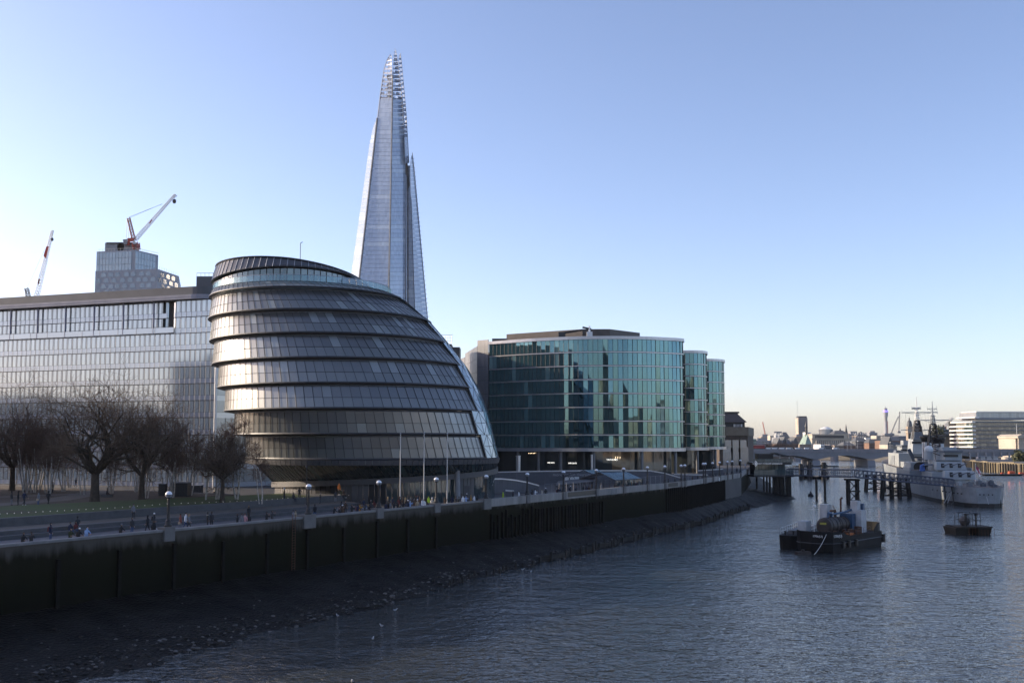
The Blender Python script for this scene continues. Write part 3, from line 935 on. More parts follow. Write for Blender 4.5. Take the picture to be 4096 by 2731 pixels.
# glass return of the notch and the receding side
cn = []
for xa, sg in ((XR0 - .3, 1), (XR1 + .2, -1)):
    for r in (9, 10):
        for j in range(3):
            t0, t1 = j * PI / 6, (j + 1) * PI / 6
            c0 = F(xa + sg * .9 * math.sin(t0), -.9 * (1 - math.cos(t0)) - (.7 if sg > 0 else 0), 0); c1 = F(xa + sg * .9 * math.sin(t1), -.9 * (1 - math.cos(t1)) - (.7 if sg > 0 else 0), 0)
            q = [V(c0.x, c0.y, FZ[r] + .1), V(c1.x, c1.y, FZ[r] + .1), V(c1.x, c1.y, FZ[r + 1] - .1), V(c0.x, c0.y, FZ[r + 1] - .1)]
            cn.append(q if sg > 0 else [q[1], q[0], q[3], q[2]])
pieces('curved_pane', cn, M_ow, gb, .05)
sd = []
SDir = (U * .35 - UN).normalized()
E0 = F(XE, 0, 0)
sl = MB()
for r in range(len(FZ) - 1):
    for j in range(9):
        a, b = E0 + SDir * (j * 2.6 + .05), E0 + SDir * (j * 2.6 + 2.5)
        sd.append([V(a.x, a.y, FZ[r] + 1.1), V(b.x, b.y, FZ[r] + 1.1), V(b.x, b.y, FZ[r + 1] - .1), V(a.x, a.y, FZ[r + 1] - .1)])
    a, b = E0 + SDir * 0, E0 + SDir * 24
    sl.hexa([V(a.x, a.y, FZ[r] - .1) - U * .6, V(b.x, b.y, FZ[r] - .1) - U * .6, V(b.x, b.y, FZ[r] - .1) + U * .02, V(a.x, a.y, FZ[r] - .1) + U * .02], [V(a.x, a.y, FZ[r] + 1.05) - U * .6, V(b.x, b.y, FZ[r] + 1.05) - U * .6, V(b.x, b.y, FZ[r] + 1.05) + U * .02, V(a.x, a.y, FZ[r] + 1.05) + U * .02])
pieces('side_pane', sd, M_of, gb, .05); sl.build('side_spandrel', M_os, gb)
mb = MB()
p = F(XE, .05, 0)
mb.tube((p.x, p.y, 8), (p.x, p.y, 49.4), .3, .3, 10)
mb.build('corner_post', M_alu, gb)
# grey plant room behind it
pb = thing('rooftop_plant_room', P(820, 1160, 262), 'small dark grey louvred plant room rising behind the roof of the long glass office', 'plant room')
a, b = P(786, 1105, 262), P(900, 1105, 262); z0 = P(786, 1158, 262).z
MB().box(((a.x + b.x) / 2, 266, (a.z + z0) / 2), (b.x - a.x, 8, a.z - z0)).build('louvre_box', M_orf, pb)
MB().box(((a.x + b.x) / 2, 266, (z0 + 46) / 2), (b.x - a.x - .6, 7, z0 - 46)).build('glazed_base', M_of, pb)
mb = MB()
for i in range(8):
    x = a.x + (b.x - a.x) * i / 7
    mb.tube((x, 262.2, a.z), (x, 262.2, a.z + .9), .05, .05, 4)
mb.tube((a.x, 262.2, a.z + .9), (b.x, 262.2, a.z + .9), .05, .05, 4)
mb.build('guard_rail', M_dkmetal, pb)
# ------------------------------------------------------------------ curved green-glass offices
def catmull(pts, step):
    pts = [V(*p, 0) for p in pts]
    out = []
    for i in range(len(pts) - 1):
        p0, p1, p2, p3 = pts[max(i - 1, 0)], pts[i], pts[i + 1], pts[min(i + 2, len(pts) - 1)]
        for k in range(24):
            t = k / 24
            out.append(.5 * ((2 * p1) + (p2 - p0) * t + (2 * p0 - 5 * p1 + 4 * p2 - p3) * t * t + (3 * p1 - p0 - 3 * p2 + p3) * t ** 3))
    out.append(pts[-1])
    res = [out[0]]; acc = 0
    L = sum((b - a).length for a, b in zip(out[:-1], out[1:]))
    n = max(2, round(L / step)); st = L / n; want = st
    for a, b in zip(out[:-1], out[1:]):
        l = (b - a).length
        while acc + l >= want - 1e-6 and len(res) <= n:
            res.append(a.lerp(b, max(0, min(1, (want - acc) / max(l, 1e-9))))); want += st
        acc += l
    return res
M_gg = gm('green_glass', (.008, .022, .024), (.12, .20, .20), .08, (.020, .048, .050), rough=.02, ior=2.75, wob=.012, wscale=.25)
M_gg.node_tree.nodes['Principled BSDF'].inputs['Specular Tint'].default_value = (.47, .80, .85, 1)
M_slab = pm('slab_edge_metal', (.42, .41, .42), .3, metal=.7, var=.12, scale=.5)
M_shop = gm('shop_glass', (.03, .035, .035), (.16, .11, .06), .2, rough=.03, ior=1.8)
M_gcol = pm('column_grey', (.15, .155, .165), .45, metal=.4, var=.1)
def curved_office(name, label, pts, zg, zt, nfl, pane, depth, cols=()):
    c = catmull(pts, pane)
    t = thing('curved_glass_office', (c[len(c) // 2].x, c[len(c) // 2].y, 8), label, 'office building', 'stepped curved glass offices')
    hs = (zt - zg) / nfl
    def nrm(i):
        a, b = c[max(0, i - 1)], c[min(len(c) - 1, i + 1)]
        d = (b - a).normalized()
        return V(d.y, -d.x, 0)
    qs = []; fin = MB()
    r2 = random.Random(len(pts) + int(zg * 10))
    cj = [(r2.gauss(0, .016), r2.gauss(0, .018)) for _ in c]
    for f in range(nfl):
        z0, z1 = zg + f * hs + .42, zg + (f + 1) * hs - .06
        for i in range(len(c) - 1):
            a, b = c[i], c[i + 1]
            n = (nrm(i) + nrm(i + 1)).normalized()
            u = (b - a).normalized()
            k_ = 1 + 1.6 * i / len(c)
            j1, j2 = cj[i][0] * k_ + r2.gauss(0, .005), cj[i][1] * k_ + r2.gauss(0, .007)
            A, B = a + u * .03 + n * j1, b - u * .03 - n * j1
            qs.append([V(A.x, A.y, z0), V(B.x, B.y, z0), V(B.x - n.x * j2, B.y - n.y * j2, z1), V(A.x - n.x * j2, A.y - n.y * j2, z1)])
    for i in range(len(c)):
        p = c[i] + nrm(i) * .03
        fin.tube((p.x, p.y, zg), (p.x, p.y, zt), .06, .06, 4, caps=False)
    pieces('glass_pane', qs, M_gg, t, .05, 300, 'glass_pane_field', key=lambda q: -q[0].z * 1.0)
    fin.build('mullions', M_dkmetal, t)
    for f in range(nfl + 1):
        z = zg + f * hs
        big = f in (0, nfl)
        mb = MB()
        zz0, zz1, o = (z - .55, z + .38, .5) if f == 0 else ((z - .1, z + .75, .45) if f == nfl else (z + .02, z + .32, .22))
        for i in range(len(c) - 1):
            na, nb = nrm(i), nrm(i + 1)
            q = [c[i] - na * .4, c[i + 1] - nb * .4, c[i + 1] + nb * o, c[i] + na * o]
            mb.hexa([V(p.x, p.y, zz0) for p in q], [V(p.x, p.y, zz1) for p in q])
        mb.build('floor_edge', M_slab, t)
    inner = [p - nrm(i) * .6 for i, p in enumerate(c)]
    back = [c[-1] + V(-4, depth, 0), c[0] + V(6, depth, 0)]
    poly = [(p.x, p.y) for p in inner + back]
    MB().prism(poly, zg - .5, zt + .2).build('floor_block', M_darkvoid, t)
    # set-back shop front
    sh = [p - nrm(i) * 3.6 for i, p in enumerate(c)]
    q2 = []
    for i in range(0, len(c) - 2, 2):
        q2.append([V(sh[i].x, sh[i].y, 8), V(sh[i + 2].x, sh[i + 2].y, 8), V(sh[i + 2].x, sh[i + 2].y, zg - .6), V(sh[i].x, sh[i].y, zg - .6)])
    pieces('shop_pane', q2, M_shop, t, .05)
    MB().prism([(p.x, p.y) for p in [q - nrm(i) * 3.9 for i, q in enumerate(c)] + back], 8, zg - .6).build('ground_block', M_darkvoid, t)
    for px in cols:
        k = min(range(len(c)), key=lambda i: abs(proj(V(c[i].x, c[i].y, 10))[0] - px))
        p = c[k] - nrm(k) * 1.0
        MB().tube((p.x, p.y, 8), (p.x, p.y, zg - .5), .45, .45, 16).build('column', M_gcol, t, smooth=False)
    return t, c, nrm, sh
tA, cA, nA, shA = curved_office('A', 'widest curved green glass office with a bronze plant box on its roof', [(-6.6, 290), (7, 280.5), (20.8, 275), (34.5, 275.2), (44.5, 279), (48.2, 281.6), (48.6, 287)], 15.8, 46.2, 8, 1.38, 30, (2057, 2147, 2241, 2372, 2568, 2707))
tB, cB, nB, shB = curved_office('B', 'middle of the stepped curved glass offices, squeezed between the widest and narrowest', [(46, 322), (53, 316.8), (58.5, 316), (62.2, 319.5), (63.4, 328)], 15.8, 46.0, 8, 1.38, 25, (2790,))
tC, cC, nC, shC = curved_office('C', 'narrowest curved glass office nearest the dark brick warehouse', [(58, 350), (65, 346), (70.5, 346), (74.4, 350.5), (75.3, 360)], 15.8, 45.8, 8, 1.38, 25, (2870,))
# roof plant, side wall of the widest one
M_bronze = pm('bronze_cladding', (.075, .065, .06), .5, metal=.3, var=.2, scale=.3)
def plant(pts, z0, z1, name, parent, mat=M_bronze):
    MB().prism(pts, z0, z1).build(name, mat, parent)
z1 = P(2300, 1316, 286).z
rp_ = [P(2026, 1400, 300), P(2330, 1400, 286), P(2440, 1400, 286), P(2560, 1400, 296)]
plant([(p.x, p.y) for p in rp_] + [(rp_[3].x - 3, 312), (rp_[0].x + 4, 312)], 46.4, z1, 'roof_plant_box', tA)
a, b = P(1972, 1357, 297), P(2026, 1357, 297)
MB().box(((a.x + b.x) / 2, 300, (46 + a.z) / 2), (b.x - a.x + .5, 8, a.z - 46 + .3)).build('roof_plant_box', M_bronze, tA)
M_panel = pm('side_panel_metal', (.19, .19, .20), .45, metal=.3, var=.12, scale=.3)
sdw = [(V(-6.9, 290.2, 0), V(-10.2, 293, 0), P(1948, 1357, 290).z), (V(-10.25, 293.1, 0), V(-15, 318, 0), P(1905, 1385, 310).z - 1.5), (V(-15.1, 318.2, 0), V(-18.2, 330, 0), P(1890, 1440, 330).z)]
for a, b, zt in sdw:
    for r in range(10):
        z0 = 8 + (zt - 8) * r / 10; z1 = 8 + (zt - 8) * (r + 1) / 10
        for j in range(3):
            p, q = a.lerp(b, j / 3), a.lerp(b, (j + 1) / 3)
            e = (q - p) * .015
            MB().slab([V(q.x - e.x, q.y - e.y, z0 + .04), V(p.x + e.x, p.y + e.y, z0 + .04), V(p.x + e.x, p.y + e.y, z1 - .04), V(q.x - e.x, q.y - e.y, z1 - .04)], .2).build('side_panel', M_panel, tA)
MB().prism([(-7, 291), (-6, 300), (-8, 330), (-17.5, 330), (-14.4, 318.5), (-9.8, 293.6)], 8, 44).build('side_block', M_darkvoid, tA)
# window cleaning cradle arm on the roof
ck = thing('roof_crane', P(2243, 1346, 284), 'grey window-cleaning crane arm lying on the roof of the widest curved office', 'roof crane')
mb = MB()
a, b, c_ = P(2235, 1334, 283), P(2330, 1320, 283), P(2356, 1315, 283)
mb.tube(a, b, .35, .25, 6).tube(P(2330, 1309, 283), P(2365, 1316, 283), .3, .25, 6)
mb.build('jib', M_dkmetal, ck)
MB().box(P(2247, 1340, 283), (2, 1.4, 1.6)).build('winch_house', M_dkmetal, ck)
mb = MB()
q = P(2358, 1340, 283)
mb.box((q.x, q.y, q.z), (1.6, 1.4, 1.8)); mb.tube((q.x, q.y, q.z), (q.x, q.y, q.z + 2.6), .3)
mb.build('pedestal', M_alu, ck)
# signs in the shop fronts
M_sign = em('lit_sign_white', (1, .97, .9), .9)
def shop_sign(s, px, py, size, mat, name='shop_sign'):
    k = min(range(len(shA)), key=lambda i: abs(proj(V(shA[i].x, shA[i].y, 11))[0] - px))
    n = nA(k); z = P(px, py, shA[k].y).z
    u = V(-n.y, n.x, 0)
    text_mesh(name, s, size, mat, tA, (shA[k].x + n.x * .12, shA[k].y + n.y * .12, z), u, V(0, 0, 1), .03)
shop_sign('FIVE GUYS', 2199, 1850, .46, M_sign)
shop_sign('FIVE GUYS', 2298, 1852, .52, M_sign)
shop_sign('TAVOLINO', 2451, 1838, .62, M_sign)
mb = MB()
for i in range(5):
    p = P(2115 + i * 6, 1812, 284); mb.ball(p, .09, 6)
for i in range(7):
    p = P(2462 + (i % 3) * 9, 1827 + (i // 3) * 5, 274.5); mb.ball(p, .08, 6)
mb.build('pendant_lights', em('warm_bulb', (1, .75, .45), 2.5), tA, kind='stuff')
# ------------------------------------------------------------------ glass spire
sh = thing('tapering_glass_spire_tower', P(1560, 1900, 745), 'very tall tapering glass spire tower with splintered tip rising above the egg-shaped office', 'skyscraper')
M_sg = gm('spire_glass', (.27, .33, .43), (.42, .48, .55), .12, (.30, .36, .46), rough=.12, ior=2.3, metal=.0)
M_sgl = gm('spire_glass_sunlit', (.30, .33, .36), (.45, .48, .5), .3, (.34, .37, .4), rough=.22, ior=2.3)  # lighter, less blue copy of the spire glass: sunlight painted into the left facet
def cellify(m, sx, sz, lo=.8, hi=1.25):
    """tone per window cell on a strip, from a cell noise"""
    n = m.node_tree.nodes; l = m.node_tree.links
    b = n['Principled BSDF']
    src = b.inputs['Base Color'].links[0].from_socket
    tc = n.new('ShaderNodeTexCoord'); mp = n.new('ShaderNodeMapping'); mp.inputs['Scale'].default_value = (sx, sx, sz)
    l.new(tc.outputs['Object'], mp.inputs['Vector'])
    vo = n.new('ShaderNodeTexWhiteNoise'); vo.noise_dimensions = '3D'
    fl = n.new('ShaderNodeVectorMath'); fl.operation = 'FLOOR'
    l.new(mp.outputs[0], fl.inputs[0]); l.new(fl.outputs[0], vo.inputs['Vector'])
    mr = n.new('ShaderNodeMapRange'); mr.inputs[3].default_value = lo; mr.inputs[4].default_value = hi
    l.new(vo.outputs['Value'], mr.inputs[0])
    mx = n.new('ShaderNodeMix'); mx.data_type = 'RGBA'; mx.blend_type = 'MULTIPLY'; mx.inputs[0].default_value = 1
    l.new(src, mx.inputs[6]); l.new(mr.outputs[0], mx.inputs[7]); l.new(mx.outputs[2], b.inputs['Base Color'])
cellify(M_sg, .55, .27, .9, 1.14); cellify(M_sgl, .55, .27, .9, 1.1)
M_seam = pm('spire_seam', (.17, .18, .20), .6, var=.3, scale=.2)
def pl(poly, y):
    for (x0, y0), (x1, y1) in zip(poly[:-1], poly[1:]):
        if y0 <= y <= y1: return x0 + (x1 - x0) * (y - y0) / (y1 - y0)
    return None
def sY(base, py): return base + (1800 - py) / 1600 * 24
CLl = [(1443, 1096 - 0), (1510, 473), (1521, 380), (1536, 278), (1549, 240), (1563, 217)]
CLl = sorted([(x, y) for x, y in CLl] + [(1370, 1776)], key=lambda t: t[1])
CLr = sorted([(1525, 1776), (1551, 1157), (1569, 386), (1566, 217)], key=lambda t: t[1])
CRl = sorted([(1529, 1776), (1556, 1157), (1571, 307), (1576, 225), (1580, 197)], key=lambda t: t[1])
CRr = sorted([(1624, 1776), (1621, 1193), (1622, 660), (1612, 430), (1592, 260), (1582, 197)], key=lambda t: t[1])
T3l = sorted([(1622, 653), (1614, 430), (1595, 245), (1599, 213)], key=lambda t: t[1])
T3r = sorted([(1636, 653), (1625, 458), (1607, 262), (1601, 213)], key=lambda t: t[1])
RWl = sorted([(1668, 1776), (1661, 1237), (1642, 653), (1647, 618)], key=lambda t: t[1])
RWr = sorted([(1762, 1776), (1709, 1260), (1656, 690), (1649, 618)], key=lambda t: t[1])
LFl = sorted([(1290, 1776), (1407, 1082), (1478, 580), (1492, 509), (1508, 473)], key=lambda t: t[1])
LFr = sorted([(1366, 1776), (1439, 1096), (1509, 473)], key=lambda t: t[1])
REl = sorted([(1628, 1776), (1625, 1193), (1624, 660)], key=lambda t: t[1])
REr = sorted([(1664, 1776), (1657, 1237), (1640, 660)], key=lambda t: t[1])
M_crn = gm('crown_glass', (.07, .09, .14), (.14, .17, .23), .15, rough=.35, ior=1.45)
def facet(nm, pl_l, pl_r, Bl, Br, mat, y0, y1, dy=17.2, openabove=None):
    y = y1; k = 0
    lat = MB()
    while y > y0:
        ya, yb = y, max(y - dy, y0)
        h = (ya - yb)
        op = openabove is not None and y < openabove
        ytop = ya - h * (.42 if op else .95)
        xs = [pl(pl_l, ya), pl(pl_r, ya), pl(pl_r, ytop), pl(pl_l, ytop)]
        if None not in xs and xs[1] - xs[0] > 1.2:
            q = [P(xs[0], ya, sY(Bl, ya)), P(xs[1], ya, sY(Br, ya)), P(xs[2], ytop, sY(Br, ytop)), P(xs[3], ytop, sY(Bl, ytop))]
            if op:
                # open crown: floor edge, rows of separate panes with the sky between
                nc = max(2, int((xs[1] - xs[0]) / 7))
                for j in range(nc):
                    if rng.random() < .86 - .5 * max(0, (openabove - y) / 300):
                        a, b = (j + .04) / nc, (j + .96) / nc
                        tt = rng.choice((.9, .9, .55, 1.0)) if y > openabove - 140 else rng.choice((.3, .5, .9))
                        A, B = q[0].lerp(q[1], a), q[0].lerp(q[1], b); C, D = q[3].lerp(q[2], b), q[3].lerp(q[2], a)
                        lat.slab([A, B, B.lerp(C, tt * 1.9), A.lerp(D, tt * 1.9)], .12)
                MB().slab(q, .3).build('glazing_strip', mat, sh)
                for t in ([0, .5, 1] if y < openabove - 70 else [0, .25, .5, .75, 1]):
                    e0 = q[0].lerp(q[1], t); e1 = q[3].lerp(q[2], t); lat.tube(e0, e0 + (e1 - e0) * 2.1, .16, .16, 4)
            else:
                MB().slab(q, .3).build('glazing_strip', mat, sh)
        y -= dy; k += 1
    if lat.v: lat.build('crown_panes', M_crn, sh, kind='stuff')
facet('CL', CLl, CLr, 748, 742, M_sg, 222, 1776, openabove=400)
facet('CR', CRl, CRr, 742, 756, M_sg, 205, 1776, openabove=400)
facet('T3', T3l, T3r, 752, 760, M_sg, 220, 653, openabove=560)
facet('RW', RWl, RWr, 755, 776, M_sg, 622, 1776)
facet('LF', LFl, LFr, 776, 750, M_sgl, 476, 1776)
facet('RE', REl, REr, 766, 766, M_sg, 662, 1776)
mb = MB()
def pts_on(poly, B, ys): return [P(pl(poly, y), y, sY(B, y)) for y in ys if pl(poly, y) is not None]
ys = [1776, 1500, 1200, 1096, 900, 700, 473]
mb.path(pts_on(LFr, 748, ys), .75, 6)
mb.build('edge_seam', M_seam, sh)
mb = MB(); mb.path(pts_on(CRl, 740.5, [1776, 1500, 1157, 900, 700, 500, 307]), .65, 6); mb.build('edge_seam', M_seam, sh)
mb = MB(); mb.path(pts_on(REl, 758, [1776, 1500, 1193, 900, 700]), .5, 6); mb.build('edge_seam', M_sg, sh)
mb = MB()
mb.path([P(*p, sY(776, p[1])) for p in [(1711, 1280), (1658, 690), (1649, 612)]], .35, 6).path([P(*p, sY(776, p[1])) for p in [(1764, 1776), (1711, 1280)]], .35)
mb.path(pts_on(CRr, 757, [660, 430, 260, 200]), .25, 4).path(pts_on(T3r, 760, [650, 458, 262, 214]), .28, 4).path(pts_on(CLl, 748, [470, 380, 278, 240, 218]), .28, 4)
mb.tube(P(1580, 198, 766), P(1580, 193, 766), .3, .02, 4)
for y in range(640, 1280, 18):
    x = pl(RWr, y); mb.tube(P(x, y, sY(776, y)), P(x + 6, y - 6, sY(777, y)), .16, .16, 4)
mb.build('fin_blades', pm('fin_blue_grey', (.22, .25, .30), .6, var=.1), sh)
MB().hexa([P(1385, 1776, 780), P(1745, 1776, 800), P(1730, 1776, 830), P(1400, 1776, 830)], [P(1512, 520, 778), P(1617, 520, 778), P(1612, 520, 790), P(1516, 520, 790)]).build('core', pm('spire_core', (.10, .12, .15), .7, var=.2, scale=.1), sh)
mb = MB()                              # steel core showing in the split of the tip
for x, y0, y1 in ((1557, 480, 300), (1563, 470, 270), (1570, 440, 285), (1552, 400, 300)): mb.tube(P(x, y0, 770), P(x + 2, y1, 770), .55, .4, 6)
for y in (308, 345, 383): mb.box(P(1560, y, 768), (4.6, 4, .9))
mb.tube(P(1548, 312, 767), P(1566, 345, 767), .3).tube(P(1572, 312, 767), P(1556, 345, 767), .3)
mb.build('tip_steelwork', pm('tip_steel', (.30, .28, .25), .6, var=.2, scale=.3), sh)
# ------------------------------------------------------------------ textured tower with cranes
def cl(x, y): return x * .4464, 700 + y * .4464
tw = thing('textured_office_tower', P(540, 1160, 620), 'pale tower with crystalline textured windows below and a glass box on top', 'tower')
M_tpan = pm('tower_panel', (.25, .27, .31), .5, var=.1, scale=.15)
M_tgl = gm('tower_glass', (.22, .27, .30), (.32, .37, .39), .3, rough=.08, ior=2.0)
M_tgd = gm('tower_window', (.11, .14, .17), (.2, .24, .27), .3, rough=.08, ior=2.0)
def cp(x, y, Y):
    return P(*cl(x, y), Y)
a, b, c_ = cp(845, 1180, 620), cp(1400, 1180, 612), cp(1597, 1180, 640)
zt = cp(1120, 850, 616).z
poly = [(a.x, a.y), (b.x, b.y), (c_.x, c_.y), (c_.x - 12, c_.y + 40), (a.x, a.y + 40)]
MB().prism(poly, 8, zt).build('lower_block', M_tpan, tw)
ztc = zt + .8
a2, b2, c2 = cp(862, 850, 622), cp(1207, 850, 616), cp(1415, 850, 634)
z2 = cp(1050, 676, 618).z
MB().prism([(a2.x, a2.y), (b2.x, b2.y), (c2.x, c2.y), (c2.x - 10, c2.y + 24), (a2.x + 1, a2.y + 24)], zt, z2).build('upper_block', M_tpan, tw)
def tower_face(p, q, z0, z1, rows, cols, mat, nm, stag=False, inset=.12, w=.62, hgt=.66):
    u = (q - p); u.z = 0; L = u.length; u.normalize(); n = V(u.y, -u.x, 0)
    for r in range(rows):
        h = (z1 - z0) / rows
        for c in range(cols):
            ww = L / cols
            off = (ww * .5 if stag and r % 2 else 0) + (rng.uniform(-.15, .15) * ww if stag else 0)
            x0, x1 = c * ww + off + ww * (1 - w) / 2, c * ww + off + ww * (1 + w) / 2
            if x1 > L - .4: continue
            za, zb = z0 + r * h + h * (1 - hgt) * .4, z0 + r * h + h * (1 - hgt) * .4 + h * hgt
            A, B = p + u * x0 + n * inset, p + u * x1 + n * inset
            if stag:
                mid = (A + B) / 2
                MB().slab([V(A.x, A.y, za), V(mid.x, mid.y, za - h * .08), V(B.x, B.y, za), V(B.x - u.x * .4, B.y - u.y * .4, zb), V(mid.x, mid.y, zb + h * .1), V(A.x + u.x * .4, A.y + u.y * .4, zb)], .3).build(nm, mat, tw)
            else:
                MB().slab([V(A.x, A.y, za), V(B.x, B.y, za), V(B.x, B.y, zb), V(A.x, A.y, zb)], .3).build(nm, mat, tw)
zz = zt - (zt - cp(1120, 1060, 616).z)
tower_face(V(a.x, a.y, 0), V(b.x, b.y, 0), zz - 8, zt - .8, 6, 8, M_tgd, 'window', True, .1, .68, .62)
tower_face(V(b.x, b.y, 0), V(c_.x, c_.y, 0), zz - 8, zt - .8, 6, 4, M_tgd, 'window', True, .1, .68, .62)
tower_face(V(a2.x, a2.y, 0), V(b2.x, b2.y, 0), zt, z2 - .8, 3, 12, M_tgl, 'glass_panel', False, .25, .9, .94)
tower_face(V(b2.x, b2.y, 0), V(c2.x, c2.y, 0), zt, z2 - .8, 3, 8, M_tgl, 'glass_panel', False, .25, .9, .94)
mb = MB()
for p, q in ((a2, b2), (b2, c2)):
    for i in range(14):
        x = p.lerp(q, i / 13); mb.tube((x.x, x.y, z2), (x.x, x.y, z2 + 1.3), .07, .07, 4)
    mb.tube((p.x, p.y, z2 + 1.3), (q.x, q.y, z2 + 1.3), .08, .08, 4)
for i in range(9):
    x = b.lerp(c_, .1 + .85 * i / 8); mb.tube((x.x, x.y, zt), (x.x, x.y, zt + 2.2), .08, .08, 4)
mb.build('guard_rail', M_cranewhite, tw)
for x in (1040, 1150):
    p = cp(x, 650, 626)
    MB().box((p.x, p.y, (z2 + p.z + 2.6) / 2), (12, 5, p.z + 2.6 - z2)).build('roof_plant', M_conc, tw)
    MB().box((p.x, p.y - 2.6, p.z + 2.2), (10, .4, 1.2)).build('fan_grille', M_dkmetal, tw)
def lattice(mb, p, q, w0, w1, n, r, mi=0):
    p, q = Vector(p), Vector(q)
    d = (q - p).normalized(); a = d.cross(V(0, 1, 0)).normalized(); b = d.cross(a)
    C = []
    for i in range(n + 1):
        t = i / n; w = (w0 + (w1 - w0) * t) / 2; o = p.lerp(q, t)
        C.append([o + a * w * sx + b * w * sy for sx, sy in ((-1, -1), (1, -1), (1, 1), (-1, 1))])
    for i in range(n):
        for k in range(4):
            mb.tube(C[i][k], C[i + 1][k], r, r, 4, mi, False)
            mb.tube(C[i][k], C[i + 1][(k + 1) % 4], r * .6, r * .6, 3, mi, False)
        for k in range(4): mb.tube(C[i][k], C[i][(k + 1) % 4], r * .6, r * .6, 3, mi, False)
    return mb
cr = thing('luffing_crane', cp(1222, 640, 622), 'red and white luffing crane standing on the roof of the textured tower', 'crane')
YC = 622
lattice(MB(), cp(1213, 580, YC), cp(1570, 175, YC), 1.9, 1.0, 26, .14).build('jib', M_cranewhite, cr)
lattice(MB(), cp(1200, 585, YC), cp(1152, 385, YC), 1.9, 1.5, 8, .22).build('a_frame', pm('crane_rust_red', (.25, .07, .05), .6, var=.2), cr)
mb = MB(); mb.hexa([cp(1108, 620, YC - 2), cp(1140, 622, YC - 2), cp(1140, 622, YC + 2), cp(1108, 620, YC + 2)], [cp(1100, 578, YC - 2), cp(1140, 574, YC - 2), cp(1140, 574, YC + 2), cp(1100, 578, YC + 2)]); mb.build('counterweight', M_conc, cr)
mb = MB(); mb.hexa([cp(1141, 600, YC - 1.5), cp(1205, 596, YC - 1.5), cp(1205, 596, YC + 1.5), cp(1141, 600, YC + 1.5)], [cp(1141, 566, YC - 1.5), cp(1200, 562, YC - 1.5), cp(1200, 562, YC + 1.5), cp(1141, 566, YC + 1.5)])
mb.hexa([cp(1130, 630, YC - 1), cp(1160, 628, YC - 1), cp(1160, 628, YC + 1), cp(1130, 630, YC + 1)], [cp(1140, 596, YC - 1), cp(1168, 596, YC - 1), cp(1168, 596, YC + 1), cp(1140, 596, YC + 1)])
mb.build('machinery_deck', M_red, cr)
mb = MB(); mb.hexa([cp(1190, 618, YC - 2.5), cp(1216, 618, YC - 2.5), cp(1216, 618, YC - .6), cp(1190, 618, YC - .6)], [cp(1190, 590, YC - 2.5), cp(1214, 590, YC - 2.5), cp(1214, 590, YC - .6), cp(1190, 590, YC - .6)]); mb.build('cab', M_cranewhite, cr)
lattice(MB(), cp(1222, 665, YC), cp(1218, 606, YC), 3.4, 3.4, 3, .3).build('mast', M_red, cr)
mb = MB()
mb.tube(cp(1155, 378, YC), cp(1450, 262, YC), .09, .09, 4).tube(cp(1158, 386, YC), cp(1455, 258, YC), .07, .07, 4)
mb.tube(cp(1140, 390, YC), cp(1130, 570, YC), .12, .12, 4).tube(cp(1158, 400, YC), cp(1152, 565, YC), .12, .12, 4)
mb.tube(cp(1560, 185, YC), cp(1562, 230, YC), .08, .08, 4)
mb.tube(cp(1570, 175, YC), cp(1586, 190, YC), .15, .15, 4).tube(cp(1586, 190, YC), cp(1562, 205, YC), .12, .12, 4)
mb.build('ropes', M_dkmetal, cr)
MB().ball(cp(1562, 236, YC), 1.3, 8, sz=1.2).build('hook_block', M_dkmetal, cr)
mb = MB(); q = [cp(1333, 432, YC - 1.2), cp(1340, 436, YC - 1.2), cp(1366, 404, YC - 1.2), cp(1358, 399, YC - 1.2)]; mb.slab(q, .1); mb.build('jib_banner', M_red, cr)
cr2 = thing('luffing_crane', cp(300, 1140, 480), 'white luffing crane with a red jib banner behind the roof of the long glass office', 'crane')
YC = 480
lattice(MB(), cp(305, 1190, YC), cp(470, 495, YC), 1.9, .9, 28, .12).build('jib', M_cranewhite, cr2)
lattice(MB(), cp(268, 1160, YC), cp(238, 1012, YC), 1.6, 1.4, 6, .18).build('a_frame', M_dkmetal, cr2)
mb = MB()
mb.tube(cp(240, 1005, YC), cp(272, 948, YC), .06, .06, 4).tube(cp(272, 948, YC), cp(405, 655, YC), .07, .07, 4).tube(cp(230, 1010, YC), cp(226, 1120, YC), .07, .07, 4)
mb.tube(cp(470, 495, YC), cp(482, 505, YC), .1, .1, 4).tube(cp(470, 510, YC), cp(468, 570, YC), .05, .05, 4); mb.build('ropes', M_dkmetal, cr2)
MB().ball(cp(468, 577, YC), .7, 8, sz=1.3).build('hook_block', M_dkmetal, cr2)
M_banner = pm('banner_red', (.5, .05, .03), .6, var=.1, scale=.5)
MB().slab([cp(389, 724, YC - 1.1), cp(411, 746, YC - 1.1), cp(437, 640, YC - 1.1), cp(415, 640, YC - 1.1)], .1).build('jib_banner', M_banner, cr2)
MB().slab([cp(336, 975, YC - 1.1), cp(346, 978, YC - 1.1), cp(357, 930, YC - 1.1), cp(347, 930, YC - 1.1)], .1).build('jib_banner', pm('banner_dark', (.2, .05, .05), .6), cr2)
MB().box((cp(300, 1230, YC).x, YC, 40), (3, 3, 50)).build('mast', M_red, cr2)
